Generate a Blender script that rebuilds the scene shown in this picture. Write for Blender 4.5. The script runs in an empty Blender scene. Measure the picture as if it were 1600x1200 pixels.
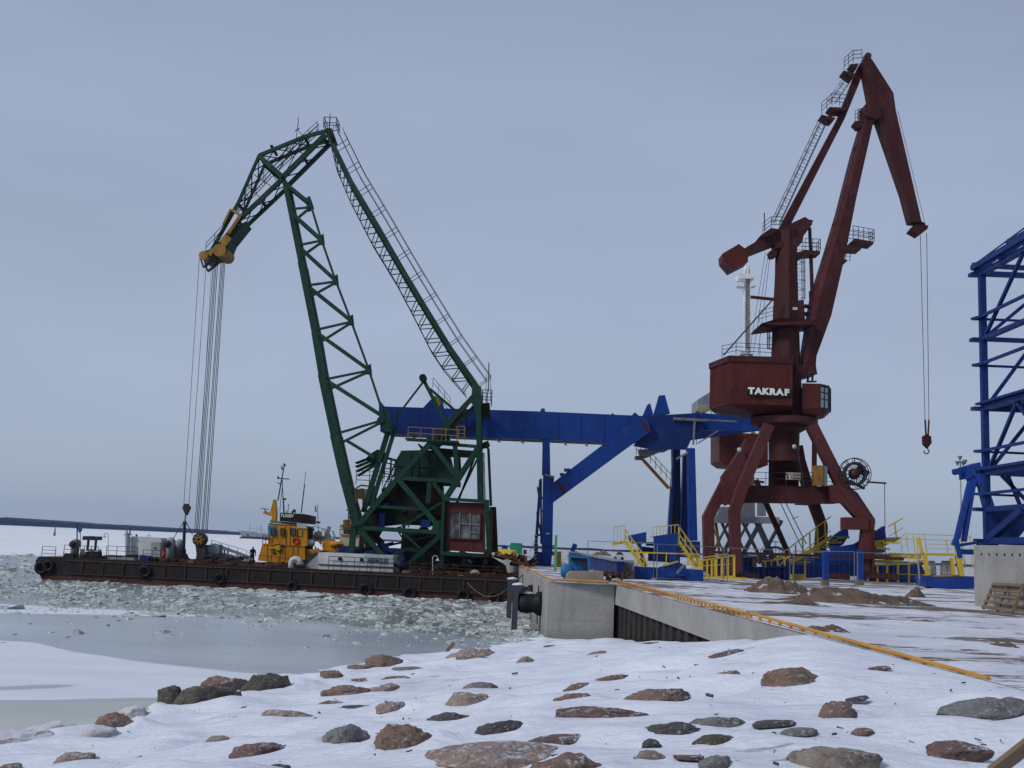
import bpy, math, random
import numpy as np
from mathutils import Vector, Matrix, noise as mnoise
random.seed(7); rng = np.random.default_rng(11)
S = bpy.context.scene
V = Vector
# ------------------------------------------------------------------ camera, sky, sun, exposure
F_PX = 1700.0; ROLL = math.atan(0.043); HOR = 251.5; H = 4.8; ZQ = 2.94
PITCH = math.atan(HOR*math.cos(ROLL)/F_PX)
fwd = V((0, math.cos(PITCH), math.sin(PITCH)))
up0 = V((0, -math.sin(PITCH), math.cos(PITCH)))
rgt = V((1, 0, 0))*math.cos(ROLL) + up0*math.sin(ROLL)
upv = up0*math.cos(ROLL) - V((1, 0, 0))*math.sin(ROLL)
EYE = V((0, 0, H))
cd = bpy.data.cameras.new('camera'); cam = bpy.data.objects.new('camera', cd)
S.collection.objects.link(cam); S.camera = cam
cd.sensor_width = 36; cd.lens = 36*F_PX/1600; cd.clip_end = 20000; cd.clip_start = 0.1
cam.matrix_world = Matrix(((rgt.x, upv.x, -fwd.x, EYE.x), (rgt.y, upv.y, -fwd.y, EYE.y), (rgt.z, upv.z, -fwd.z, EYE.z), (0, 0, 0, 1)))
S.view_settings.view_transform = 'Standard'; S.view_settings.look = 'None'
S.view_settings.exposure = 0; S.view_settings.gamma = 1
SUN_EL, SUN_AZ = math.radians(40), math.radians(-122)     # azimuth from +y, negative = left
wd = bpy.data.worlds.new('World'); S.world = wd; wd.use_nodes = True
nt = wd.node_tree; nt.nodes.clear(); N = nt.nodes.new; L = nt.links.new
out = N('ShaderNodeOutputWorld'); bg = N('ShaderNodeBackground'); bg.inputs[1].default_value = 0.1
sky = N('ShaderNodeTexSky'); sky.sky_type = 'NISHITA'; sky.sun_disc = False
sky.sun_elevation = SUN_EL; sky.sun_rotation = SUN_AZ; sky.dust_density = 2; sky.air_density = 1
tc = N('ShaderNodeTexCoord'); sep = N('ShaderNodeSeparateXYZ'); L(tc.outputs['Generated'], sep.inputs[0])
rmp = N('ShaderNodeValToRGB'); L(sep.outputs['Z'], rmp.inputs[0])
e = rmp.color_ramp.elements
e[0].position = 0.0; e[0].color = (0.37, 0.44, 0.56, 1)
e[1].position = 0.65; e[1].color = (0.255, 0.315, 0.445, 1)
x = rmp.color_ramp.elements.new(0.16); x.color = (0.375, 0.445, 0.59, 1)
x = rmp.color_ramp.elements.new(0.34); x.color = (0.355, 0.42, 0.575, 1)
mp = N('ShaderNodeMapping'); mp.inputs['Scale'].default_value = (1.6, 1.6, 5.5); L(tc.outputs['Generated'], mp.inputs[0])
nz = N('ShaderNodeTexNoise'); nz.inputs['Scale'].default_value = 1.3; nz.inputs['Detail'].default_value = 5; nz.inputs['Roughness'].default_value = .5
L(mp.outputs[0], nz.inputs['Vector'])
mr = N('ShaderNodeMapRange'); mr.inputs[1].default_value = .3; mr.inputs[2].default_value = .7; mr.inputs[3].default_value = .94*10; mr.inputs[4].default_value = 1.10*10
L(nz.outputs[0], mr.inputs[0])
vm = N('ShaderNodeVectorMath'); vm.operation = 'SCALE'; L(rmp.outputs[0], vm.inputs[0]); L(mr.outputs[0], vm.inputs['Scale'])
mx = N('ShaderNodeMix'); mx.data_type = 'RGBA'; mx.inputs[0].default_value = 0.9
L(sky.outputs[0], mx.inputs[6]); L(vm.outputs[0], mx.inputs[7]); L(mx.outputs[2], bg.inputs[0]); L(bg.outputs[0], out.inputs[0])
sd = bpy.data.lights.new('sun', 'SUN'); sd.energy = 2.0; sd.angle = math.radians(12); sd.color = (1, .965, .92)
sun = bpy.data.objects.new('sun', sd); S.collection.objects.link(sun)
sdir = V((math.sin(SUN_AZ)*math.cos(SUN_EL), math.cos(SUN_AZ)*math.cos(SUN_EL), math.sin(SUN_EL)))
sun.rotation_euler = sdir.to_track_quat('Z', 'Y').to_euler(); sun.location = (-60, 20, 80)

# ------------------------------------------------------------------ pixel -> world
def ray(px, py): return fwd + rgt*((px-800)/F_PX) - upv*((py-600)/F_PX)
def A(px, py, y, k=0.0):                 # the point at world depth y (plane y = y0 + k x)
    r = ray(px, py); return EYE + r*(y/(r.y-k*r.x))
def G(px, py, z=0.0):                    # the point at height z
    r = ray(px, py); return EYE + r*((z-H)/r.z)
def proj(p):
    d = V(p)-EYE; w = d.dot(fwd); return 800+F_PX*d.dot(rgt)/w, 600-F_PX*d.dot(upv)/w

# ------------------------------------------------------------------ materials
M = {}
def nodes(name):
    m = bpy.data.materials.new(name); m.use_nodes = True; t = m.node_tree
    return m, t, t.nodes.new, t.links.new, t.nodes['Principled BSDF']
def tnoise(t, scale, detail=4, vec=(1, 1, 1), rough=.55, coord='Object'):
    c = t.nodes.new('ShaderNodeTexCoord'); m = t.nodes.new('ShaderNodeMapping'); m.inputs['Scale'].default_value = vec
    n = t.nodes.new('ShaderNodeTexNoise'); n.inputs['Scale'].default_value = scale; n.inputs['Detail'].default_value = detail; n.inputs['Roughness'].default_value = rough
    t.links.new(c.outputs[coord], m.inputs[0]); t.links.new(m.outputs[0], n.inputs['Vector']); return n.outputs[0]
def remap(t, s, a, b, c=0., d=1.):
    m = t.nodes.new('ShaderNodeMapRange'); t.links.new(s, m.inputs[0])
    for i, v in enumerate((a, b, c, d)): m.inputs[i+1].default_value = v
    return m.outputs[0]
def mixc(t, fac, c1, c2):
    m = t.nodes.new('ShaderNodeMix'); m.data_type = 'RGBA'
    if isinstance(fac, float): m.inputs[0].default_value = fac
    else: t.links.new(fac, m.inputs[0])
    for i, c in ((6, c1), (7, c2)):
        if isinstance(c, tuple): m.inputs[i].default_value = (*c[:3], 1)
        else: t.links.new(c, m.inputs[i])
    return m.outputs[2]
def bump(t, b, s, dist, strength=1.):
    n = t.nodes.new('ShaderNodeBump'); n.inputs['Distance'].default_value = dist; n.inputs['Strength'].default_value = strength
    t.links.new(s, n.inputs['Height']); t.links.new(n.outputs[0], b.inputs['Normal'])
def paint(key, col, rough=.5, rust=.12, rustcol=(.07, .032, .018), var=.35, metal=0., spec=.22):
    m, t, n, l, b = nodes(key); M[key] = m
    dark = tuple(c*(1-var) for c in col)
    big = remap(t, tnoise(t, .55, 5, (1, 1, .5)), .35, .65)
    c = mixc(t, big, col, dark)
    fa_ = remap(t, tnoise(t, .9, 7, (1.2, 1.2, .6), .62), .52, .70, 0., .5)
    c = mixc(t, fa_, c, tuple(min(1, v*1.25+.018) for v in col))
    if rust:
        sk = tnoise(t, 1.1, 7, (2.6, 2.6, .16), .62)
        c = mixc(t, remap(t, sk, .60, .74, 0., .5), c, tuple((v+r_)*.35 for v, r_ in zip(col, rustcol)))
        st = tnoise(t, 2.3, 6, (1.6, 1.6, .35), .65)
        c = mixc(t, remap(t, st, .66-rust*.6, .72, 0., .85), c, rustcol)
    l(c, b.inputs['Base Color'])
    l(remap(t, tnoise(t, 3, 3), .3, .7, rough-.1, rough+.2), b.inputs['Roughness'])
    b.inputs['Metallic'].default_value = metal; b.inputs['Specular IOR Level'].default_value = spec
    return m
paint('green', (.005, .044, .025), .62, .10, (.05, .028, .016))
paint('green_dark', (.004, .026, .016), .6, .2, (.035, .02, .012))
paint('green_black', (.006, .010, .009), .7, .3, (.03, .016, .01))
paint('yellow_crane', (.33, .17, .03), .55, .25)
paint('yellow', (.60, .43, .035), .5, .05)
paint('yellow_pale', (.56, .47, .24), .5, .0)
paint('orange', (.56, .28, .045), .55, .16, (.30, .20, .12))
paint('tug_orange', (.62, .27, .012), .45, .16, (.16, .07, .02))
paint('redcab', (.08, .019, .015), .6, .12)
paint('crane_red', (.055, .012, .012), .6, .16, (.05, .018, .012))
paint('crane_red_light', (.095, .025, .026), .6, .10, (.09, .03, .022))
paint('house_red', (.085, .015, .012), .55, .1, (.08, .02, .014))
paint('blue', (.007, .046, .25), .45, .03, (.05, .03, .03), .3)
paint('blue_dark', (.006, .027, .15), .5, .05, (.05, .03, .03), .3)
paint('blue_light', (.02, .16, .36), .5, .08)
paint('white', (.55, .57, .58), .55, .06); paint('white_bright', (.82, .83, .82), .5, .03)
paint('whitegrey', (.33, .35, .36), .6, .12)
paint('greypaint', (.20, .215, .235), .6, .12)
paint('steel', (.24, .25, .27), .45, .05, metal=.4)
paint('darksteel', (.035, .036, .042), .6, .2)
paint('rusty', (.06, .028, .018), .8, .3, (.10, .045, .02))
paint('barge_black', (.014, .012, .013), .65, .20, (.045, .020, .014))
paint('barge_red', (.085, .024, .02), .7, .25, (.06, .025, .02))
paint('teal', (.03, .22, .36), .5, .03)
paint('lifered', (.5, .07, .02), .5, 0.)
paint('greenpole', (.10, .36, .16), .5, .0)
paint('container_green', (.02, .20, .13), .6, .1)
paint('rope', (.05, .05, .055), .7, 0.)
paint('hose', (.16, .10, .07), .8, .1)
paint('tarp', (.05, .05, .045), .8, 0.)
paint('ship_grey', (.24, .29, .35), .6, .05)
paint('cream', (.50, .43, .30), .6, .08)
paint('cloth_dark', (.015, .016, .02), .9, 0.)
paint('skin', (.4, .25, .19), .6, 0.)
paint('flag_blue', (.02, .12, .3), .8, 0.)
paint('rubber', (.012, .012, .014), .55, .06, (.04, .035, .03))
paint('pilesteel', (.030, .028, .026), .7, .15, (.055, .038, .028))
paint('panel_grey', (.055, .062, .078), .6, .05)
paint('wood', (.20, .145, .095), .85, .2, (.08, .055, .038))
paint('textwhite', (.8, .8, .74), .6, 0.)
paint('textdark', (.03, .04, .06), .6, 0.)
def glass(key, col, rough=.12):
    m, t, n, l, b = nodes(key); M[key] = m; b.inputs['Base Color'].default_value = (*col, 1)
    b.inputs['Roughness'].default_value = rough; b.inputs['Specular IOR Level'].default_value = .8
    bump(t, b, tnoise(t, 1.1, 2), .05, .6)
glass('glass', (.03, .035, .045)); glass('glass_pale', (.28, .32, .35), .2)
m, t, n, l, b = nodes('film_white'); M['film_white'] = m
l(mixc(t, remap(t, tnoise(t, 3, 5), .42, .62), (.25, .27, .30), (.62, .63, .65)), b.inputs['Base Color']); b.inputs['Roughness'].default_value = .25; bump(t, b, tnoise(t, 5, 3), .1, .8)
m, t, n, l, b = nodes('film'); M['film'] = m  # on the cabin window the grey blotches are reflections painted into the colour
l(mixc(t, remap(t, tnoise(t, .9, 5, (1, 1, .6)), .48, .66), (.030, .033, .032), (.17, .18, .18)), b.inputs['Base Color']); b.inputs['Roughness'].default_value = .22
bump(t, b, tnoise(t, 5, 3), .1, .8)
# concrete
def concrete(key, c1, c2):
    m, t, n, l, b = nodes(key); M[key] = m
    c = mixc(t, remap(t, tnoise(t, .45, 6, (1, 1, 1.4), .6), .32, .68), c1, c2)
    c = mixc(t, remap(t, tnoise(t, 1.6, 5, (1.5, 1.5, .25), .6), .58, .8, 0., .55), c, tuple(v*.5 for v in c2))
    c = mixc(t, remap(t, tnoise(t, 9, 3), .62, .75, 0., .35), c, tuple(v*.6 for v in c2))
    if key == 'concrete':
        g = n('ShaderNodeNewGeometry'); sp = n('ShaderNodeSeparateXYZ'); l(g.outputs['Position'], sp.inputs[0])
        q = n('ShaderNodeMath'); q.operation = 'MULTIPLY_ADD'; l(tnoise(t, 1.1, 5, (1, 1, .4)), q.inputs[0]); q.inputs[1].default_value = -.9; l(sp.outputs['Z'], q.inputs[2])
        c = mixc(t, remap(t, q.outputs[0], -.25, .25, .65, 0.), c, (.16, .16, .135))
        c = mixc(t, remap(t, tnoise(t, .8, 7, (2.4, 2.4, .12), .6), .60, .74, 0., .35), c, (.12, .115, .11))
    l(c, b.inputs['Base Color']); b.inputs['Roughness'].default_value = .9; bump(t, b, tnoise(t, 5, 7), .05, .7)
concrete('concrete', (.33, .325, .31), (.235, .23, .215)); concrete('concrete_block', (.30, .26, .20), (.21, .18, .14))
# snow over the slope, with wind-scoured dark streaks
m, t, n, l, b = nodes('snow'); M['snow'] = m
c = mixc(t, remap(t, tnoise(t, .5, 4, (1, .5, 1)), .35, .65), (.72, .75, .83), (.62, .655, .75))
dr = tnoise(t, 1.5, 7, (.42, 1.25, 1), .68)
c = mixc(t, remap(t, dr, .628, .69, 0., .75), c, (.20, .18, .18))
c = mixc(t, remap(t, tnoise(t, 2.1, 8, (.5, 1.2, 1), .72), .57, .72, 0., .38), c, (.40, .42, .50))
gr = tnoise(t, 13, 4, (1, 1, 1), .6)
c = mixc(t, remap(t, gr, .70, .78, 0., .35), c, (.3, .29, .3))
l(c, b.inputs['Base Color']); b.inputs['Roughness'].default_value = .75
b.inputs['Specular IOR Level'].default_value = .25
b.inputs['Subsurface Weight'].default_value = .0
n1 = tnoise(t, 1.7, 6, (.7, 1.5, 1), .6); n2_ = tnoise(t, 9, 6, (.7, 1.3, 1), .7); n3_ = n('ShaderNodeMath'); n3_.operation = 'MULTIPLY_ADD'; l(n2_, n3_.inputs[0]); n3_.inputs[1].default_value = .22; l(n1, n3_.inputs[2]); bump(t, b, n3_.outputs[0], .18, .8)
# yard: trampled snow on sand
m, t, n, l, b = nodes('yard_snow'); M['yard_snow'] = m
c = mixc(t, remap(t, tnoise(t, .3, 4), .35, .65), (.68, .70, .77), (.54, .56, .63))
d1 = tnoise(t, .26, 9, (.45, 1.3, 1), .66)
d2 = tnoise(t, 1.9, 6, (.55, 1.6, 1), .7)
mm = n('ShaderNodeMath'); mm.operation = 'MULTIPLY_ADD'; l(d2, mm.inputs[0]); mm.inputs[1].default_value = .55; l(d1, mm.inputs[2])
geo = n('ShaderNodeNewGeometry'); sp = n('ShaderNodeSeparateXYZ'); l(geo.outputs['Position'], sp.inputs[0])
near = remap(t, sp.outputs['Y'], 12, 48, .015, .085)
ad = n('ShaderNodeMath'); ad.operation = 'ADD'; l(mm.outputs[0], ad.inputs[0]); l(near, ad.inputs[1])
c = mixc(t, remap(t, ad.outputs[0], .862, .905), c, mixc(t, remap(t, tnoise(t, 3, 4), .35, .65), (.15, .112, .085), (.075, .058, .048)))
c = mixc(t, remap(t, tnoise(t, 4.2, 7, (.55, 1.5, 1), .72), .60, .66, 0., .75), c, (.16, .13, .115))
c = mixc(t, remap(t, tnoise(t, 1.6, 7, (.5, 1.2, 1), .7), .50, .68, 0., .45), c, (.36, .37, .42))
l(c, b.inputs['Base Color']); b.inputs['Roughness'].default_value = .85; bump(t, b, mm.outputs[0], .16, .7)
# sand
m, t, n, l, b = nodes('sand'); M['sand'] = m
c = mixc(t, remap(t, tnoise(t, 1.4, 6), .35, .65), (.155, .108, .078), (.075, .054, .042))
c = mixc(t, remap(t, tnoise(t, 2.2, 7, (.6, 1.3, 1), .7), .60, .66, 0., .8), c, (.6, .61, .66))
l(c, b.inputs['Base Color']); b.inputs['Roughness'].default_value = .95; bump(t, b, tnoise(t, 4, 6), .12, .8)
# rocks
def rock(key, c1, c2, sp=.5, spc=(.36, .33, .32), dust=.64):
    m, t, n, l, b = nodes(key); M[key] = m
    c = mixc(t, remap(t, tnoise(t, 2.2, 6), .38, .62), c1, c2)
    c = mixc(t, remap(t, tnoise(t, 24, 4, (1, 1, 1), .7), .54, .64, 0., sp), c, spc)
    c = mixc(t, remap(t, tnoise(t, 7, 5), .56, .66, 0., .6), c, tuple(v*.45 for v in c2))
    g = t.nodes.new('ShaderNodeNewGeometry'); s = t.nodes.new('ShaderNodeSeparateXYZ'); l(g.outputs['Normal'], s.inputs[0])
    q = t.nodes.new('ShaderNodeMath'); q.operation = 'MULTIPLY'; l(remap(t, s.outputs['Z'], .55, 1., .0, 1.), q.inputs[0])
    l(remap(t, tnoise(t, 6, 6, (1, 1, 1), .7), dust-.06, dust+.06), q.inputs[1])
    c = mixc(t, q.outputs[0], c, (.55, .56, .61))
    l(c, b.inputs['Base Color']); b.inputs['Roughness'].default_value = .85
    bump(t, b, tnoise(t, 11, 7, (1, 1, 1), .65), .06, .8)
rock('rock_brown', (.19, .118, .085), (.115, .082, .066), .55, (.36, .30, .26), .60); rock('rock_pink', (.27, .20, .175), (.19, .14, .12), .65, (.46, .42, .40), .58)
rock('rock_red', (.15, .085, .078), (.09, .055, .052), .5, (.34, .28, .27), .60); rock('rock_grey', (.17, .17, .17), (.10, .105, .105), .6, (.36, .36, .36))
rock('rock_dark', (.065, .062, .066), (.04, .04, .042), .3); rock('rock_moss', (.075, .068, .045), (.045, .038, .033), .35)
rock('rock_beige', (.25, .215, .18), (.16, .13, .11)); rock('rock_snowy', (.5, .5, .5), (.4, .4, .4), .6, (.6, .6, .62), .35)
# brash ice
m, t, n, l, b = nodes('ice_chunk'); M['ice_chunk'] = m
c = mixc(t, remap(t, tnoise(t, .8, 5), .4, .62), (.52, .55, .54), (.27, .31, .29))
l(c, b.inputs['Base Color']); b.inputs['Roughness'].default_value = .45
# smooth near ice / slush: masks come as attributes
m, t, n, l, b = nodes('ice_sheet'); M['ice_sheet'] = m
def attr(name):
    a = t.nodes.new('ShaderNodeAttribute'); a.attribute_name = name; return a.outputs['Fac']
def addn(a, bb, k):
    q = t.nodes.new('ShaderNodeMath'); q.operation = 'MULTIPLY_ADD'; l(bb, q.inputs[0]); q.inputs[1].default_value = k; l(a, q.inputs[2]); return q.outputs[0]
ns = tnoise(t, .5, 8, (.28, 1.1, 1), .62)
fine = tnoise(t, 3.2, 6, (.6, 1.8, 1), .7)
ice = mixc(t, remap(t, tnoise(t, .12, 5, (.5, 1.3, 1)), .35, .65), (.33, .375, .41), (.42, .455, .485))
ice = mixc(t, remap(t, fine, .6, .72, 0., .35), ice, (.46, .49, .52))
ol = mixc(t, remap(t, tnoise(t, .3, 4, (.5, 1.2, 1)), .35, .65), (.42, .43, .38), (.50, .51, .47))
slush = mixc(t, remap(t, tnoise(t, 1.2, 8, (.5, 1.3, 1), .7), .42, .62), (.135, .165, .145), (.33, .36, .345))
snw = mixc(t, remap(t, ns, .35, .65), (.60, .63, .70), (.68, .71, .78))
c = mixc(t, remap(t, addn(attr('olive'), ns, .6), .62, 1.05), ice, ol)
c = mixc(t, remap(t, addn(attr('brash'), fine, .7), .75, 1.0), c, slush)
c = mixc(t, remap(t, addn(attr('snowy'), ns, .9), .85, 1.05), c, snw)
l(c, b.inputs['Base Color'])
l(remap(t, addn(attr('snowy'), ns, .5), .4, .9, .24, .8), b.inputs['Roughness'])
bump(t, b, fine, .05, .5)
m, t, n, l, b = nodes('far_ice'); M['far_ice'] = m
c = mixc(t, remap(t, tnoise(t, .05, 8, (.25, 1.2, 1), .7, 'Object'), .36, .6), (.66, .69, .72), (.80, .82, .85))
l(c, b.inputs['Base Color']); b.inputs['Roughness'].default_value = .8
m, t, n, l, b = nodes('forest_far'); M['forest_far'] = m
c = mixc(t, remap(t, tnoise(t, .02, 4), .35, .65), (.010, .018, .045), (.018, .026, .055))  # blue of the hazy distance is put into the forest colour
l(c, b.inputs['Base Color']); b.inputs['Roughness'].default_value = 1.

# ------------------------------------------------------------------ mesh builder
class MB:
    def __init__(s): s.v = []; s.f = []
    def add(s, vs, fs):
        o = len(s.v); s.v += [tuple(p) for p in vs]; s.f += [tuple(i+o for i in f) for f in fs]; return s
    def beam(s, p, q, w, h=None, w2=None, h2=None, nrm=(0, 1, 0)):
        p, q = V(p), V(q); h = h or w; w2 = w2 or w; h2 = h2 or h
        d = (q-p)
        if d.length < 1e-6: return s
        d.normalize(); n = V(nrm); n = n-d*n.dot(d)
        if n.length < .05: n = V((0, 0, 1)); n = n-d*n.dot(d)
        n.normalize(); sd = d.cross(n)
        vs = []
        for c, a, bb in ((p, w, h), (q, w2, h2)):
            for i, j in ((-1, -1), (1, -1), (1, 1), (-1, 1)): vs.append(c+sd*(a/2*i)+n*(bb/2*j))
        return s.add(vs, [(0, 1, 2, 3), (7, 6, 5, 4), (0, 4, 5, 1), (1, 5, 6, 2), (2, 6, 7, 3), (3, 7, 4, 0)])
    def poly(s, pts, w, h=None, **k):
        for a, b_ in zip(pts, pts[1:]): s.beam(a, b_, w, h, **k)
        return s
    def box(s, lo, hi):
        (a, b_, c), (d, e_, f_) = lo, hi
        vs = [(a, b_, c), (d, b_, c), (d, e_, c), (a, e_, c), (a, b_, f_), (d, b_, f_), (d, e_, f_), (a, e_, f_)]
        return s.add(vs, [(3, 2, 1, 0), (4, 5, 6, 7), (0, 1, 5, 4), (1, 2, 6, 5), (2, 3, 7, 6), (3, 0, 4, 7)])
    def tube(s, p, q, r, r2=None, n=8, cap=True):
        p, q = V(p), V(q); r2 = r if r2 is None else r2; d = (q-p).normalized()
        a = d.orthogonal().normalized(); b_ = d.cross(a); vs = []
        for c, rr in ((p, r), (q, r2)):
            for i in range(n):
                t_ = 2*math.pi*i/n; vs.append(c+a*(rr*math.cos(t_))+b_*(rr*math.sin(t_)))
        fs = [(i, (i+1) % n, n+(i+1) % n, n+i) for i in range(n)]
        if cap: fs += [tuple(range(n))[::-1], tuple(range(n, 2*n))]
        return s.add(vs, fs)
    def tubes(s, pts, r, n=6):
        for a, b_ in zip(pts, pts[1:]): s.tube(a, b_, r, n=n)
        return s
    def lathe(s, prof, c, n=16, axis='z'):
        c = V(c); vs = []; fs = []
        for (r, h) in prof:
            for i in range(n):
                t_ = 2*math.pi*i/n; a, b_ = r*math.cos(t_), r*math.sin(t_)
                vs.append(c+(V((a, b_, h)) if axis == 'z' else V((h, a, b_)) if axis == 'x' else V((a, h, b_))))
        for k in range(len(prof)-1):
            for i in range(n): fs.append((k*n+i, k*n+(i+1) % n, (k+1)*n+(i+1) % n, (k+1)*n+i))
        fs += [tuple(range(n))[::-1], tuple(range((len(prof)-1)*n, len(prof)*n))]
        return s.add(vs, fs)
    def torus(s, c, R, r, ax='y', n=20, m_=8):
        c = V(c); vs = []; fs = []
        for i in range(n):
            t_ = 2*math.pi*i/n
            for j in range(m_):
                u = 2*math.pi*j/m_; rr = R+r*math.cos(u); a, b_, h = rr*math.cos(t_), rr*math.sin(t_), r*math.sin(u)
                vs.append(c+(V((a, h, b_)) if ax == 'y' else V((h, a, b_)) if ax == 'x' else V((a, b_, h))))
        for i in range(n):
            for j in range(m_): fs.append((i*m_+j, ((i+1) % n)*m_+j, ((i+1) % n)*m_+(j+1) % m_, i*m_+(j+1) % m_))
        return s.add(vs, fs)
    def prism(s, pts, ext):
        n = len(pts); ext = V(ext); P = [V(p) for p in pts]
        vs = P+[p+ext for p in P]
        return s.add(vs, [tuple(range(n)), tuple(range(2*n-1, n-1, -1))]+[(i, n+i, n+(i+1) % n, (i+1) % n) for i in range(n)])
    def out(s, pix, y, th, k=0., off=0.):           # outline traced at a real depth y, real thickness th
        return s.prism([A(a, b_, y+off, k) for a, b_ in pix], (0, th, 0))
    def mem(s, y, lst, k=0., th=None, offs=(0,)):    # members in a vertical plane: x1,y1,x2,y2,width px
        for o in offs:
            for i_, it in enumerate(lst):
                x1, y1, x2, y2, w = it[:5]; p = A(x1, y1, y, k)+V((0, o, 0)); q = A(x2, y2, y, k)+V((0, o, 0))
                wm = w*y/F_PX; s.beam(p, q, wm, (th or wm)*(1+.016*((i_*3) % 7)))
        return s
    def rail(s, pts, h=1.0, step=1.5, r=.03, mids=1):
        pts = [V(p) for p in pts]; upz = V((0, 0, 1))
        for a, b_ in zip(pts, pts[1:]):
            for j in range(mids+1): s.beam(a+upz*(h*(j+1)/(mids+1)), b_+upz*(h*(j+1)/(mids+1)), r*2)
            n = max(1, round((b_-a).length/step))
            for i in range(n+1):
                c = a.lerp(b_, i/n); s.beam(c, c+upz*h, r*2)
        return s
    def ladder(s, p, q, side, w=.45, step=.35, r=.025):
        p, q = V(p), V(q); sd = V(side).normalized()*w/2
        s.beam(p-sd, q-sd, 2*r); s.beam(p+sd, q+sd, 2*r); n = int((q-p).length/step)
        for i in range(1, n): c = p.lerp(q, i/n); s.beam(c-sd, c+sd, 1.4*r)
        return s
    def cage(s, p, q, side, outw, w=.7, step=.9, r=.02):
        p, q = V(p), V(q); sd = V(side).normalized()*w/2; o = V(outw).normalized()*w
        arc = [-sd, -sd*.95+o*.55, -sd*.5+o*.95, sd*.5+o*.95, sd*.95+o*.55, sd]
        n = max(1, int((q-p).length/step))
        for i in range(n+1):
            c = p.lerp(q, i/n)
            for a, b_ in zip(arc, arc[1:]): s.beam(c+a, c+b_, 2*r)
        for a in arc[1:-1]: s.beam(p+a, q+a, 2*r)
        return s
    def split(s):
        n = len(s.v); par = list(range(n))
        def find(a):
            while par[a] != a: par[a] = par[par[a]]; a = par[a]
            return a
        for f in s.f:
            r0 = find(f[0])
            for i in f[1:]: par[find(i)] = r0
        root = np.array([find(i) for i in range(n)]); u, isl = np.unique(root, return_inverse=True); k = len(u)
        if k < 2 or k > 900: return None
        pts = np.array(s.v, float); lo = np.full((k, 3), np.inf); hi = np.full((k, 3), -np.inf)
        np.minimum.at(lo, isl, pts); np.maximum.at(hi, isl, pts); size = (hi-lo).max(axis=1)
        gap = np.maximum(0, np.maximum(lo[:, None]-hi[None], lo[None]-hi[:, None]))
        near = np.sqrt((gap**2).sum(2)) <= np.maximum(.02, .49*np.maximum(size[:, None], size[None]))
        pc = -np.ones(k, int); c = 0
        for i in range(k):
            if pc[i] >= 0: continue
            st = [i]; pc[i] = c
            while st:
                a = st.pop()
                for b in np.nonzero(near[a] & (pc < 0))[0]: pc[b] = c; st.append(b)
            c += 1
        if c < 2: return None
        vp = pc[isl]; outl = []
        for q in range(c):
            idx = np.nonzero(vp == q)[0]; mp_ = {int(j): i for i, j in enumerate(idx)}; mb = MB(); mb.v = [s.v[j] for j in idx]
            mb.f = [tuple(mp_[i] for i in f) for f in s.f if vp[f[0]] == q]; outl.append(mb)
        return sorted(outl, key=lambda m_: -len(m_.v))
    def build(s, name, mat, parent=None, smooth=False, base=None):
        if parent is not None:
            ps = s.split()
            if ps:
                os_ = [m_.build1(name, mat, parent, smooth, base) for m_ in ps]; return os_[0]
        return s.build1(name, mat, parent, smooth, base)
    def sweep(s, pts, r, n=10):
        pts = [V(p) for p in pts]; vs = []; fs = []; m_ = len(pts); ref = None
        for i, p in enumerate(pts):
            d = (pts[min(i+1, m_-1)]-pts[max(i-1, 0)]).normalized()
            ref = d.orthogonal().normalized() if ref is None else (ref-d*ref.dot(d)).normalized(); b_ = d.cross(ref)
            for j in range(n): t_ = 2*math.pi*j/n; vs.append(p+ref*(r*math.cos(t_))+b_*(r*math.sin(t_)))
        for i in range(m_-1):
            for j in range(n): fs.append((i*n+j, i*n+(j+1) % n, (i+1)*n+(j+1) % n, (i+1)*n+j))
        fs += [tuple(range(n))[::-1], tuple(range((m_-1)*n, m_*n))]
        return s.add(vs, fs)
    def build1(s, name, mat, parent=None, smooth=False, base=None):
        me = bpy.data.meshes.new(name)
        o = bpy.data.objects.new(name, me)
        if parent is not None: b0 = V(parent['_b']); o.parent = parent; o['_b'] = tuple(b0)
        else:
            if base is None:
                a = np.array(s.v); b0 = V(((a[:, 0].min()+a[:, 0].max())/2, (a[:, 1].min()+a[:, 1].max())/2, a[:, 2].min()))
            else: b0 = V(base)
            o.location = b0; o['_b'] = tuple(b0)
        me.from_pydata([(x_-b0.x, y_-b0.y, z_-b0.z) for x_, y_, z_ in s.v], [], s.f); me.update()
        me.materials.append(M[mat] if isinstance(mat, str) else mat)
        if smooth: me.polygons.foreach_set('use_smooth', [True]*len(me.polygons))
        S.collection.objects.link(o); return o
def tag(o, label=None, cat=None, group=None, kind=None):
    for k_, v_ in (('label', label), ('category', cat), ('group', group), ('kind', kind)):
        if v_: o[k_] = v_
    return o
def E(name, base, label, cat, group=None):
    o = bpy.data.objects.new(name, None); o.location = base; o['_b'] = tuple(base); S.collection.objects.link(o); return tag(o, label, cat, group)
def copy_tree(o, parent=None, delta=None):
    c = o.copy(); S.collection.objects.link(c); c.parent = parent
    if parent is None and delta is not None: c.location = V(o.location)+V(delta)
    for ch in o.children: copy_tree(ch, c)
    return c
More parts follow.
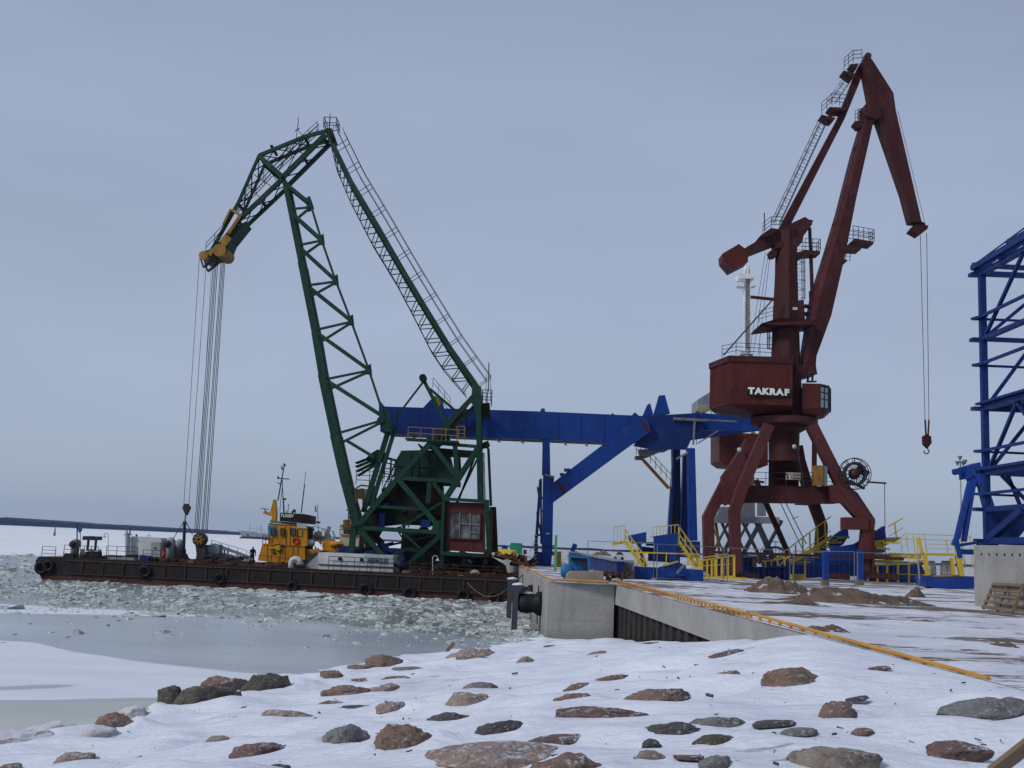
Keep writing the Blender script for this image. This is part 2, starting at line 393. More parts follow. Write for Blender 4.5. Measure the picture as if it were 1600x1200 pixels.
def text(body, size, loc, mat, parent, name, bold=.0, ext=.03, sx=1., rz=0., align='CENTER'):
    cu = bpy.data.curves.new(name, 'FONT'); cu.body = body; cu.size = size; cu.extrude = ext; cu.offset = bold; cu.align_x = align; cu.align_y = 'CENTER'
    tmp = bpy.data.objects.new(name, cu); S.collection.objects.link(tmp); bpy.context.view_layer.update()
    me = bpy.data.meshes.new_from_object(tmp.evaluated_get(bpy.context.evaluated_depsgraph_get())); bpy.data.objects.remove(tmp)
    R = Matrix.Rotation(rz, 4, 'Z') @ Matrix.Rotation(math.pi/2, 4, 'X') @ Matrix.Diagonal((sx, 1, 1, 1))
    b0 = V(parent['_b']); me.transform(Matrix.Translation(V(loc)-b0) @ R)
    me.materials.clear(); me.materials.append(M[mat]); me.name = name
    o = bpy.data.objects.new(name, me); S.collection.objects.link(o); o.parent = parent; o['_b'] = tuple(b0); return o
def struct(o): o['kind'] = 'structure'; return o

paint('rust_light', (.075, .040, .030), .8, .4, (.05, .03, .025))
paint('panel_blue', (.40, .46, .50), .6, .05)
paint('greydark', (.085, .088, .095), .6, .1)
# ================================================================== THE SETTING
# slope height field: thin-plate-like surface through surveyed points
zs = ZQ/3.3
ctl = [(0,1150,0),(120,1140,0),(250,1112,0),(380,1082,0),(450,1055,0),(560,1038,0),(700,1018,0),(840,998,0),(900,996,0),(957,1000,0),
 (1000,1001,.7),(1060,1003,1.5),(1120,1001,2.5),(1210,1000,3.2),
 (0,1200,.6),(200,1200,1.5),(400,1200,2.3),(600,1200,2.85),(800,1200,3.25),(1000,1200,3.45),(1200,1200,3.45),(1400,1200,3.4),(1600,1200,3.32),
 (300,1150,1.0),(500,1120,1.35),(700,1100,1.8),(900,1060,1.8),(1000,1060,2.4),(1150,1060,3.1),(1300,1060,3.3),(1450,1080,3.32),(1350,1030,3.28)]
P = []
for a, b_, z in ctl:
    g = G(a, b_, z*zs); P.append((g.x, g.y, z*zs))
P += [(-30, 40, -2.), (-20, 52, -2), (-12, 64, -1.8), (-2, 75, -1.5), (-30, 22, -1.6), (-30, 5, -.5), (0, -20, 3.2), (12, -20, 3.0), (-15, -12, 1.8), (3.9, 0, 3.25), (0, 3, 3.2)]
P = np.array(P); r_ = np.hypot(P[:, None, 0]-P[None, :, 0], P[:, None, 1]-P[None, :, 1]); n_ = len(P)
Am = np.zeros((n_+3, n_+3)); Am[:n_, :n_] = r_+np.eye(n_)*-.6; Am[:n_, n_] = 1; Am[:n_, n_+1:] = P[:, :2]; Am[n_:, :n_] = Am[:n_, n_:].T
wt = np.linalg.solve(Am, np.r_[P[:, 2], 0, 0, 0])
def hs(x_, y_):
    x_, y_ = np.asarray(x_, float), np.asarray(y_, float)
    d = np.hypot(x_[..., None]-P[:, 0], y_[..., None]-P[:, 1])
    z = d@wt[:n_]+wt[n_]+wt[n_+1]*x_+wt[n_+2]*y_
    return z+.05*np.sin(x_*1.3+y_*.5)*np.sin(y_*.9-x_*.4)+.025*np.sin(x_*3.1+1)*np.sin(y_*2.3)
# wing wall line
w0, w1 = G(957, 913, ZQ), G(1535, 1064, ZQ)
wdir = (w1-w0).normalized()
def wx(y_): return w0.x+(w1.x-w0.x)*(y_-w0.y)/(w1.y-w0.y)
C0, C1 = G(858, 911, ZQ), G(957, 913, ZQ)           # corner block front top edge
C0.y = C1.y = (C0.y+C1.y)/2
E1 = G(806, 882.5, ZQ)                                # far point of the waterside edge
edir = (E1-C0); 
def ex(y_): return C0.x+edir.x*(y_-C0.y)/edir.y
# yard: one sheet from behind the camera to the horizon
ysd = np.r_[np.linspace(-14, C0.y, 120), np.linspace(C0.y+1, 160, 80), np.linspace(170, 4000, 30)]
nx = 90; vs = []
for yy in ysd:
    xl = wx(yy)+.005 if yy <= C1.y else None
    if yy <= C1.y-.5: xl = wx(yy)
    else: xl = ex(max(yy, C0.y)) if yy > C0.y else C1.x
    if abs(yy-C0.y) < .01: xl = C0.x
    wdt = 60+max(0, yy)*1.6
    xx = xl+.02+wdt*np.linspace(0, 1, nx)**1.7
    zz = ZQ+.02+.045*np.sin(xx*1.1+yy*.35)*np.sin(yy*.8)*np.clip((xx-xl)/3, 0, 1)+.03*np.sin(xx*2.7)*np.sin(yy*1.9+xx)*np.clip((xx-xl)/3, 0, 1)
    vs.append(np.stack([xx, np.full(nx, yy), zz], 1))
vs = np.concatenate(vs); mb = MB(); mb.v = [tuple(p) for p in vs]
mb.f = [(j*nx+i, j*nx+i+1, (j+1)*nx+i+1, (j+1)*nx+i) for j in range(len(ysd)-1) for i in range(nx-1)]
struct(mb.build('ground', 'yard_snow', smooth=True, base=(20, 40, 0)))
# water / ice sheet near
brash_lo = lambda px: np.interp(px, [-400, 0, 200, 400, 560, 700, 780, 840, 1000], [934, 942, 952, 964, 978, 992, 1002, 1010, 1015])
gx = np.linspace(-75, 12, 260); gy = np.concatenate([np.linspace(18, 110, 330), np.linspace(111, 190, 60)])
X, Y = np.meshgrid(gx, gy); 
D = np.stack([X, Y, np.full_like(X, -H)], -1)
w_ = D@np.array(fwd); PXs = 800+F_PX*(D@np.array(rgt))/w_; PYs = 600-F_PX*(D@np.array(upv))/w_
bl = brash_lo(PXs)
brash = np.clip((bl-PYs)/10+.55, 0, 1)*np.clip(1-(Y-165)/12, 0, 1)
l1 = np.interp(PXs, [-400, 0, 50, 100, 200, 300, 400, 470, 520], [980, 1000, 1003, 1016, 1031, 1043, 1052, 1062, 1110])
l2 = np.interp(PXs, [-400, 0, 250, 400], [1090, 1094, 1090, 1086])
snow_ = np.clip((PYs-l1)/7+.5, 0, 1)*np.clip((l2-PYs)/8+.5, 0, 1)
st = np.exp(-((PYs-np.interp(PXs, [-100, 0, 90, 160], [1078, 1076, 1072, 1068]))/4)**2)*np.clip((190-PXs)/120, 0, 1); snow_ = snow_*(1-.8*st)
band = np.clip((PYs-bl)/3, 0, 1)*np.clip((bl+18-PYs-np.clip(PXs, 0, 500)*.035)/4, 0, 1)*np.clip((430-PXs)/160, 0, 1)
rim = np.clip((PYs-985)/10, 0, 1)*np.clip((PXs-755)/60, 0, 1)*.75
snow_ = np.clip(np.maximum(np.maximum(snow_, band), rim)+np.clip((Y-160)/12, 0, 1), 0, 1)
olive = np.clip((PYs-l2)/10, 0, 1)*np.clip((330-PXs)/60, 0, 1)
mb = MB(); mb.v = [(a, b_, 0.) for a, b_ in zip(X.ravel(), Y.ravel())]; nxx = len(gx)
mb.f = [(j*nxx+i, j*nxx+i+1, (j+1)*nxx+i+1, (j+1)*nxx+i) for j in range(len(gy)-1) for i in range(nxx-1)]
o = struct(mb.build('ice', 'ice_sheet', smooth=True, base=(0, 0, 0)))
for nm, arr in (('brash', brash), ('snowy', snow_), ('olive', olive)):
    at_ = o.data.attributes.new(nm, 'FLOAT', 'POINT'); at_.data.foreach_set('value', arr.ravel().astype(np.float32))
mb = MB(); mb.add([(-4500, -60, -.03), (4500, -60, -.03), (4500, 4500, -.03), (-4500, 4500, -.03)], [(0, 1, 2, 3)])
struct(mb.build('water', 'far_ice', base=(0, 0, 0)))
# far wooded shore
mb = MB(); pxs = np.arange(-500, 900, 2.0); n = len(pxs); top = []; bot = []
for i, p in enumerate(pxs):
    hh = np.interp(p, [-500, 0, 30, 100, 250, 380, 520, 900], [7, 11.5, 10.2, 8.6, 6.8, 4.5, 2.8, 2.0])+1.1*mnoise.noise((p*.03, 0, 0))+1.1*mnoise.noise((p*.21, 5, 0))+1.0*mnoise.noise((p*.7, 9, 0))
    c = A(p, 851.5+.043*(p-800), 2600+250*math.sin(p*.004)); d = (c-EYE).length
    top.append((c.x, c.y, 0+.5+hh*2600/F_PX)); bot.append((c.x, c.y, -.5))
vsn = []
for i in range(n): vsn += [bot[i], (top[i][0], top[i][1], top[i][2]*.8), (top[i][0], top[i][1]+15, top[i][2]), (top[i][0], top[i][1]+500, top[i][2]*.9), (top[i][0], top[i][1]+520, -.5)]
mb.add(vsn, [(i*5+j, (i+1)*5+j, (i+1)*5+j+1, i*5+j+1) for i in range(n-1) for j in range(4)])
struct(mb.build('hills', 'forest_far', base=(0, 2600, 0)))
# distant port horizon on the landward side
mb = MB()
for i in range(60):
    p = 770+i*14+random.uniform(-5, 5); dd = random.uniform(800, 1300); g = A(p, 856+.043*(p-800), dd)
    w = random.uniform(6, 28); h_ = random.uniform(.6, 2.4)
    mb.prism([(g.x-w, g.y, ZQ), (g.x+w, g.y, ZQ), (g.x+w*.7, g.y, ZQ+h_*.8), (g.x, g.y, ZQ+h_), (g.x-w*.6, g.y, ZQ+h_*.7)], (0, 30, 0))
struct(mb.build('terrain', 'forest_far', base=(100, 1000, ZQ)))
# brash ice: uncountable chunks afloat
cnt = 0; vv = []; ff = []
tv = [(-1, -1, 0), (1, -.8, 0), (.9, 1, 0), (-.8, .9, 0), (-.8, -.75, 1), (.75, -.7, .8), (.7, .7, 1), (-.6, .8, .7)]
tf = [(4, 5, 6, 7), (0, 1, 5, 4), (1, 2, 6, 5), (2, 3, 7, 6), (3, 0, 4, 7)]
tries = 0
while cnt < 7600 and tries < 120000:
    tries += 1
    px = random.uniform(-20, 845); py = random.uniform(862, 1012)
    near_edge = brash_lo(px)
    hull = np.interp(px, [57, 795], [905, 941])
    if px > 57 and py < hull-1 and px < 800: continue
    if py > near_edge+random.gauss(-3, 11): 
        if random.random() > .02: continue
    if py < 905 and random.random() < .45: continue
    if mnoise.noise((px*.012, py*.06, 4)) < -.12 and random.random() < .75: continue
    g = G(px, py, 0.)
    if g.x > ex(g.y)-.3 and g.y > C0.y-2: continue
    if g.y > 172: continue
    s_ = random.lognormvariate(math.log(.105), .62); s_ = min(s_, .6)*(g.y/85)
    if random.random() < .05: s_ *= 2.4
    hz_ = s_*random.uniform(.08, .5)*.5; a = random.uniform(0, 6.28); ca, sa = math.cos(a)*s_, math.sin(a)*s_; asp = random.uniform(.45, 1)
    tx, ty = random.gauss(0, .16), random.gauss(0, .16); o_ = len(vv)
    for (x_, y_, z_) in tv:
        x_ += random.uniform(-.3, .3); y_ = (y_+random.uniform(-.3, .3))*asp
        vv.append((g.x+x_*ca-y_*sa, g.y+x_*sa+y_*ca, .0+z_*hz_*random.uniform(.7, 1.2)+(x_*tx+y_*ty)*s_*(1 if z_ else 0)+(.015 if z_ else -.03)))
    ff += [tuple(i+o_ for i in f_) for f_ in tf]; cnt += 1
mb = MB(); mb.v = vv; mb.f = ff
tag(mb.build('brash_ice', 'ice_chunk', base=(0, 60, 0)), 'broken grey green and white brash ice floating around the barge', 'brash ice', kind='stuff')

# ================================================================== QUAY (concrete wall, wing wall, sheet piles)
q = E('quay_wall', (C0.x, C0.y, 0), 'grey concrete quay wall ending in a square corner block with a long wing wall', 'quay wall')
mb = MB(); zt = ZQ; zb = -1.5
mb.prism([(C0.x, C0.y, zb), (C1.x, C1.y, zb), (C1.x, C1.y+40, zb), (ex(C0.y+40), C0.y+40, zb)], (0, 0, zt-zb-.0))
mb.prism([(ex(C0.y+40), C0.y+40.001, zb), (C1.x, C1.y+40.001, zb), (C1.x, 260, zb), (ex(260), 260, zb)], (0, 0, zt-zb))
mb.build('block', 'concrete', q)
mb = MB()   # formwork joints and waterside recess ribs, proud by a few mm
mb.box((C0.x-.0, C0.y-.004, 1.05), (C1.x, C0.y+.05, 1.06))
mb.box((C0.x+(C1.x-C0.x)*.36, C0.y-.004, 1.061), (C0.x+(C1.x-C0.x)*.36+.012, C0.y+.05, zt-.02))
mb.build('joint', 'concrete_block', q)
# wing wall cap beam: side faces the slope
CAPH = 1.0
nw = V((-wdir.y, wdir.x, 0)); nw = nw if nw.x < 0 else -nw
mb = MB(); a = V((w0.x, w0.y, ZQ)); b_ = V((wx(18), 18, ZQ))
mb.prism([a, b_, b_-V((0, 0, CAPH)), a-V((0, 0, CAPH))], (.9, 0, 0))
mb.v = [(x_+.0, y_, z_) for x_, y_, z_ in mb.v]; mb.build('cap_beam', 'concrete', q)
# sheet piles: trapezoid profile below the cap
mb = MB(); pts = []; yy = w0.y-.3; k = 0
prof = [(.0, 0), (.58, 0), (.74, .45), (1.3, .45), (1.46, 0)]
while yy > 22:
    for dy, dx in prof[:-1]: pts.append((wx(yy-dy)+.12+dx, yy-dy))
    yy -= 1.46
vs2 = [(p[0], p[1], -1.5) for p in pts]+[(p[0], p[1], ZQ-CAPH+.1) for p in pts]; n = len(pts)
mb.add(vs2, [(i, i+1, n+i+1, n+i) for i in range(n-1)])
mb.build('sheet_piling', 'pilesteel', q)
mb = MB()   # ladder recess on the waterside face
for y0 in (C0.y+8.0, C0.y+30):
    mb.box((ex(y0)-.02, y0, .2), (ex(y0)+.1, y0+.9, ZQ-.55))
    mb.box((ex(y0)-.05, y0+.1, .2), (ex(y0)+.0, y0+.18, ZQ-.5)); mb.box((ex(y0)-.05, y0+.72, .2), (ex(y0)+.0, y0+.8, ZQ-.5))
mb.build('ladder_recess', 'darksteel', q)
# yellow / orange edge pipes
def pipe_run(p, q_, lab, r=.055, step=1.2, hgt=.16, mat='orange', h2=None):
    p, q_ = V(p), V(q_); mb = MB(); up = V((0, 0, hgt)); up2 = V((0, 0, hgt if h2 is None else h2)); mb.tube(p+up, q_+up2, r, n=8)
    n = max(2, int((q_-p).length/step))
    for i in range(n+1): c = p.lerp(q_, i/n); mb.beam(c-V((0, 0, .06)), c+up.lerp(up2, i/n), .07)
    o = mb.build('edge_pipe', mat); return tag(o, lab, 'guard pipe', 'guard pipes along the quay edges')
pipe_run((C0.x+.25, C0.y+.22, ZQ), (C1.x-.35, C1.y+.22, ZQ), 'straight yellow guard pipe on the front edge of the corner block', .06, 1.9, .14)
pa, pb, pc_ = G(958, 911, ZQ), G(1163, 967, ZQ), G(1168, 967.5, ZQ)
pipe_run(pa+V((.12, 0, 0)), pb+V((.08, 0, 0)), 'orange guard pipe on many short stubs running down the far half of the wing wall', .042, .62, .18)
pipe_run(pc_+V((.10, 0, .0)), w1+V((.10, 0, .0)), 'long yellow guard pipe half buried in snow on the near half of the wing wall', .043, .95, .17, h2=.035)
pipe_run((ex(C0.y+1)+.2, C0.y+1, ZQ), (ex(C0.y+22)+.2, C0.y+22, ZQ), 'orange guard pipe along the waterside edge nearest the corner', .06, 1.5, .10)
pipe_run((ex(C0.y+24)+.2, C0.y+24, ZQ), (ex(C0.y+44)+.2, C0.y+44, ZQ), 'orange guard pipe along the waterside edge beyond the mooring post', .06, 1.5, .10)
# fenders on the waterside face
def fender(py_y, lab, z=1.55):
    xf = ex(py_y); r0 = E('fender', (xf, py_y, .5), lab, 'fender', 'rubber fenders on the waterside quay face')
    mb = MB(); mb.lathe([(.68, 0), (.68, -.2), (.5, -.45), (.58, -.8), (.52, -1.2), (.4, -1.35)], (xf, py_y, z), 20, 'x'); mb.build('rubber_cone', 'rubber', r0, smooth=True)
    mb = MB(); mb.box((xf-1.66, py_y-.5, -.2), (xf-1.34, py_y+.5, 2.1)); mb.prism([(xf-1.66, py_y-.5, 2.101), (xf-1.34, py_y-.5, 2.101), (xf-1.0, py_y-.5, 2.55), (xf-1.72, py_y-.5, 2.55)], (0, 1.0, 0)); mb.build('face_panel', 'panel_grey', r0)
    mb = MB(); mb.prism([(xf-1.72, py_y-.5, 2.552), (xf-1.0, py_y-.5, 2.552), (xf-1.05, py_y-.48, 2.62), (xf-1.35, py_y-.46, 2.68), (xf-1.66, py_y-.48, 2.61)], (0, .98, 0)); o_ = mb.build('snow_cap', 'snow', r0, smooth=True)
    mb = MB(); mb.lathe([(.0, .0), (.34, .0), (.28, .07), (.1, .11)], (xf-.75, py_y, z+.54), 12); mb.build('snow_patch', 'snow', r0, smooth=True)
fender(C0.y+5.2, 'nearest black cone fender with dark upright face panel on the waterside wall')
fender(C0.y+15.5, 'second black cone fender, between the nearest fender and the barge end')
# concrete pedestal on the right carrying the blue tower
base = G(1523, 949, ZQ); yb = base.y
def AX(px, py, x_): r = ray(px, py); return EYE+r*(x_/r.x)      # the point on a plane x = const
bx0 = base.x; ZB = A(1523, 852, yb).z
r0 = E('concrete_pedestal', (bx0+4, yb-4, ZQ), 'large pale grey concrete block under the blue steel tower at the right edge', 'concrete block')
MB().box((bx0, yb-13, ZQ-.3), (bx0+9, yb, ZB)).build('block', 'concrete', r0)
for i in range(6): c = AX(1534+i*12, 866+.2*i, bx0); MB().tube((bx0-.03, c.y, c.z), (bx0+.05, c.y, c.z), .055).build('tie_hole', 'darksteel', r0)
# wooden pallet leaning on the block
p0, p1 = AX(1533, 951, bx0-.75), AX(1550, 911, bx0-.10); q1 = AX(1597, 913, bx0-.10); q0 = AX(1581, 958, bx0-.75)
r0 = E('wooden_pallet', p0, 'weathered wooden pallet leaning against the pale concrete block', 'pallet')
pn = (p1-p0).cross(q0-p0).normalized()
for k in range(5): a, b_ = p0.lerp(p1, .08+k*.22), q0.lerp(q1, .08+k*.22); MB().beam(a, b_, .13, .03, nrm=pn).build('deck_board', 'wood', r0)
for k in (0.02, .5, .98): a, b_ = p0.lerp(q0, k)+V((.07, 0, 0)), p1.lerp(q1, k)+V((.07, 0, 0)); MB().beam(a, b_, .09, .09, nrm=pn).build('bearer', 'wood', r0)

# ================================================================== ROCKS
def hit(px, py):
    r = ray(px, py); t_ = 3.
    while t_ < 90:
        p = EYE+r*t_; zg = float(hs(p.x, p.y))
        if p.x > wx(p.y): zg = max(zg, ZQ)
        if p.z < max(zg, 0): return p, t_
        t_ += .04
    return G(px, py, 0), 60
ico = None
FOOT = []
def snorm(x_, y_):
    e = .25; return V((-(float(hs(x_+e, y_))-float(hs(x_-e, y_)))/(2*e), -(float(hs(x_, y_+e))-float(hs(x_, y_-e)))/(2*e), 1)).normalized()
def boulder(px, py, w, h_, mat, lab, tilt=0., rise=1., seed=None, name='boulder', cat='boulder'):
    import bmesh
    p, d = hit(px, py+h_*.36); sc = p.y/F_PX; wm = w*sc; hm = h_*sc
    nrm = snorm(p.x, p.y) if p.x < wx(p.y) else V((0, 0, 1))
    view = (EYE-p).normalized(); sth = max(.06, view.dot(nrm))
    a = wm/2*1.06; b_ = min(wm*.42, hm*.42/sth); c = max(hm-b_*sth, hm*.45)*.66*rise
    bm = bmesh.new(); bmesh.ops.create_icosphere(bm, subdivisions=5 if w > 70 else 4, radius=1)
    sd_ = V((seed or px*.37, py*.53, 3)); FOOT.append((p.x, p.y, a, b_, c))
    rp = random.Random(int(px*7+py)); cuts = []
    for _ in range(9):
        cn = V((rp.gauss(0, 1), rp.gauss(0, 1), abs(rp.gauss(0, .8)))).normalized(); cuts.append((cn, rp.uniform(.66, .93)))
    for v in bm.verts:
        n = v.co.copy()
        for cn, cdist in cuts:
            dd = n.dot(cn)
            if dd > cdist: n -= cn*((dd-cdist)*.9)
        q_ = n*1.0+sd_
        k = 1+.20*mnoise.noise(q_)+.13*mnoise.noise(q_*2.1)+.07*mnoise.noise(q_*4.5)+.035*mnoise.noise(q_*10)+.018*mnoise.noise(q_*22)
        zz = math.copysign(abs(n.z)**.72, n.z)
        z_ = zz*c*(1+.16*mnoise.noise(q_*1.7+V((7, 7, 7))))*(k*.5+.5)+(.16*mnoise.noise(q_*2.9+V((4, 1, 2)))+.07*mnoise.noise(q_*7))*c
        v.co = V((n.x*a*k, n.y*b_*k, z_))
    R_ = V((0, 0, 1)).rotation_difference(nrm).to_matrix()
    if tilt: R_ = R_ @ Matrix.Rotation(-tilt*.35, 3, 'Y')
    bmesh.ops.rotate(bm, verts=bm.verts, cent=(0, 0, 0), matrix=R_)
    me = bpy.data.meshes.new(name); bm.to_mesh(me); bm.free(); me.materials.append(M[mat]); me.polygons.foreach_set('use_smooth', [True]*len(me.polygons))
    o = bpy.data.objects.new(name, me); o.location = p; o['_b'] = tuple(p); S.collection.objects.link(o)
    return tag(o, lab, cat, 'boulders showing through the shore snow')
RK = [
 (418,1064,80,44,'rock_moss','grey green boulder beside the large mossy boulder at the left shore',-.25,1.1),
 (182,1126,54,40,'rock_brown','orange brown boulder capped with snow, low on the left shore',-.45,1.1),
 (600,1031,60,25,'rock_brown','rounded brown boulder on the waterline, left of the twin pink boulder',-.1,1.1),
 (519,1051,38,15,'rock_brown','small brown boulder at the waterline, right of the grey green boulder',-.2,1),
 (560,1040,44,8,'rock_brown','thin brown sliver of rock on the waterline between two rounder boulders',-.15,1),
 (736,1018,72,22,'rock_pink','pink grey back half of the twin boulder by the water, left of the quay corner',-.1,1),
 (742,1027,62,14,'rock_brown','orange front half of the twin boulder by the water',-.1,1),
 (542,1076,78,24,'rock_brown','long brown rock joined to a rounder grey pink one',-.2,1),
 (601,1073,42,18,'rock_pink','rounded grey pink rock at the right end of the long brown one',-.1,1),
 (560,1062,42,9,'rock_brown','small brown rock just above the long brown one',-.15,1),
 (619,1058,42,8,'rock_brown','flat brown rock right of centre above the rounded grey pink one',-.1,1),
 (642,1044,56,9,'rock_grey','thin grey rock below the rounded brown shore boulder',-.25,1),
 (516,1096,34,8,'rock_brown','small flat rock below the left end of the long brown rock',-.1,1),
 (555,1102,64,8,'rock_dark','thin dark sliver of rock under the long brown rock',-.15,1),
 (611,1101,50,17,'rock_pink','small pinkish rock with a pointed right end',-.25,1),
 (452,1113,80,15,'rock_pink','slim slanting pink rock low left of centre',-.22,1),
 (408,1168,96,26,'rock_red','reddish slanting rock near the bottom left with a thin curved tail',-.3,1),
 (538,1148,80,46,'rock_grey','black and white speckled grey boulder near the bottom',-.2,1.15),
 (627,1154,92,44,'rock_brown','big rounded brown boulder right of the speckled grey one',.05,1.2),
 (735,1092,76,30,'rock_pink','pinkish oval boulder above the dark grey ones',-.25,1),
 (754,1070,54,17,'rock_grey','small grey speckled rock above the pinkish oval boulder',-.2,1),
 (702,1121,84,28,'rock_dark','dark grey rock with a snow bite on its right side',-.25,1),
 (784,1134,74,26,'rock_dark','charcoal rounded rock right of the snow bitten dark one',-.15,1.1),
 (785,1167,200,38,'rock_pink','longest pale pink brown boulder at the bottom centre',-.12,1),
 (872,1151,90,14,'rock_red','narrow red brown tail rock at the right end of the longest boulder',-.05,1),
 (880,1192,112,46,'rock_brown','red brown boulder cut by the bottom edge of the picture',0.02,1.1),
 (820,1031,28,13,'rock_beige','small beige cone shaped rock below the quay corner',0,1.1),
 (860,1009,26,5,'rock_dark','tiny dark flat rock close under the quay corner',0,1),
 (931,1020,32,8,'rock_beige','small beige rock below the concrete corner block',0,1),
 (976,1014,13,4,'rock_dark','tiny dark pebble right of the small beige rock',0,1),
 (1009,1005,38,5,'rock_dark','flat dark sliver at the foot of the steel sheet piles',0,1),
 (998,1035,17,4,'rock_dark','tiny dark flat rock standing alone in the middle of the snow',0,1),
 (1133,1019,66,11,'rock_red','purple red flat rock under the end of the wing wall',.03,1),
 (1132,1053,48,12,'rock_brown','small brown rock below the purple red one',.05,1),
 (956,1058,56,12,'rock_brown','small low brown rock above the stacked pair',0,1),
 (903,1071,40,13,'rock_brown','upper small rock of the stacked brown pair',0,1),
 (898,1087,58,22,'rock_brown','lower rounder rock of the stacked brown pair',-.05,1),
 (1027,1081,96,25,'rock_brown','wide smooth brown rock right of the stacked pair',.08,1),
 (940,1111,128,24,'rock_red','long dark red rock under the stacked pair',-.02,1),
 (1048,1137,92,30,'rock_dark','dark grey rock with brown right end, first of three in a chain',.08,1),
 (1116,1124,84,24,'rock_grey','grey streaky rock half veiled by snow, above the chain of three',.05,.9),
 (1118,1153,66,22,'rock_moss','olive grey rock at the right end of the chain',.25,1),
 (1018,1158,30,13,'rock_dark','small dark grey stone below the chain of three',.15,1),
 (1015,1177,50,18,'rock_beige','smooth pale grey stone near the bottom, below the small dark stone',-.1,1),
 (1077,1181,54,8,'rock_red','thin dark red sliver at the bottom, left of a grey boulder',0,1),
 (1120,1192,52,32,'rock_grey','angular grey boulder at the bottom edge right of centre',.2,1.2),
 (1236,1056,94,36,'rock_brown','broad tan brown boulder below the yellow guard pipe',.08,1.1),
 (1309,1106,64,31,'rock_brown','rounded grey brown boulder right of the broad tan one and lower',.1,1.1),
 (1205,1126,70,12,'rock_dark','streaky dark patch of rock scoured clear of snow',.1,.8),
 (1247,1139,58,13,'rock_grey','small grey flat rock beside the streaky dark patch',.1,.9),
 (1303,1176,126,32,'rock_beige','long beige boulder with dark underside at the bottom right',-.05,1.1),
 (1532,1099,134,32,'rock_grey','largest flat grey boulder at the right edge',.12,1),
 (1494,1166,84,28,'rock_red','dark red speckled boulder at the bottom right',.15,1.15),
 (1440,1060,60,10,'rock_red','slim purple brown rock just under the guard pipe end',.1,1),
 (1376,1042,34,5,'rock_red','tiny reddish sliver between the pipe and the slim purple brown rock',.05,1),
 (1348,1141,32,12,'rock_brown','small brown wedge above the long beige boulder',.3,1),
 (1340,1089,36,8,'rock_dark','thin dark twig like sliver of rock above the rounded grey brown boulder',.3,.8),
 (1278,1034,17,6,'rock_dark','small dark pebble above the broad tan boulder',.1,1),
 (340,1158,56,22,'rock_beige','grey beige slanting rock low on the left slope',-.45,1),
 (118,1181,66,18,'rock_pink','rough pinkish brown rock near the lower left corner',-.3,1),
 (14,1197,44,12,'rock_brown','brown rock cut by the lower left corner',-.1,1),
 (440,1196,34,6,'rock_dark','thin dark sliver at the bottom edge below the reddish slanting rock',-.3,1),
 (75,1138,92,26,'rock_snowy','wide ice covered white boulder at the left shore edge',0,1.1),
 (18,1150,120,30,'rock_snowy','ice covered boulder cut by the left edge of the picture',0,1),
 (150,1140,60,22,'rock_snowy','small ice covered boulder left of the orange brown one',-.1,1.1),
 (208,1110,50,20,'rock_snowy','snow domed boulder behind the orange brown one',0,1.1),
]
RKX = [(350,1066,74,34,'rock_brown','rounded brown top lobe of the large boulder heap on the left shore',-.1,1.0),
 (318,1084,112,44,'rock_moss','largest dark mossy boulder on the left shore',-.15,1.05),
 (266,1090,42,42,'rock_moss','upright mossy block at the left end of the largest boulder',.1,1.25)]
for r in RK+RKX: boulder(*r)
def wx_arr(y_): return w0.x+(w1.x-w0.x)*(y_-w0.y)/(w1.y-w0.y)
# snow slope sheet
nx, ny = 330, 560
xs = np.linspace(0, 1, nx)**.8; ys = -14+84*np.linspace(0, 1, ny)**1.25
vs = []; 
for j in range(ny):
    yy = ys[j]; xr = wx(yy)-.02 if yy < C1.y-.02 else C1.x-.02
    if yy > C1.y: xr = min(xr, ex(max(yy, C0.y))-.05) if yy > C0.y else C1.x
    xx = -32+(xr+32)*np.linspace(0, 1, nx)
    zz = hs(xx, np.full(nx, yy))
    # ease into yard height along the wall where the wall is buried
    if yy < 27:
        k = np.clip(1-(xr-xx)/2.5, 0, 1)**2; zz = zz*(1-k)+(ZQ+.02)*k
    vs.append(np.stack([xx, np.full(nx, yy), zz], 1))
vs = np.concatenate(vs)
# wind drifts: crusty relief, and snow banked up around every boulder with a lee tail to the upper right
X_, Y_ = vs[:, 0], vs[:, 1]; rr = np.random.default_rng(5); dz = np.zeros(len(vs))
for q in range(26):
    lam = rr.uniform(.5, 3.2); an = rr.normal(1.25, .55); dz += .0072*lam**.8*np.sin((X_*math.cos(an)+Y_*math.sin(an))*2*math.pi/lam+rr.uniform(0, 6.28)+1.3*np.sin(X_*rr.uniform(.3, .9)+Y_*rr.uniform(.2, .7)))
for (fx, fy, fa, fb, fc) in FOOT:
    m_ = (abs(X_-fx) < fa*3.4+.3) & (abs(Y_-fy) < fb*4+.5)
    u, v = (X_[m_]-fx)/fa, (Y_[m_]-fy)/fb; r2 = np.hypot(u, v); lee = np.clip((u*.75+v*.66)/(r2+1e-6), -1, 1)
    dz[m_] += fc*(.16+.32*np.clip(lee, 0, 1))*np.exp(-((r2-1.08)/(.26+.65*np.clip(lee, 0, 1)*(r2 > 1.08)))**2)
sh = np.clip((wx_arr(Y_)-X_)/1.2, 0, 1); vs[:, 2] += dz*sh
mb = MB(); mb.v = [tuple(p) for p in vs]
mb.f = [(j*nx+i, j*nx+i+1, (j+1)*nx+i+1, (j+1)*nx+i) for j in range(ny-1) for i in range(nx-1)]
struct(mb.build('snow_slope', 'snow', smooth=True, base=(0, 20, 0)))
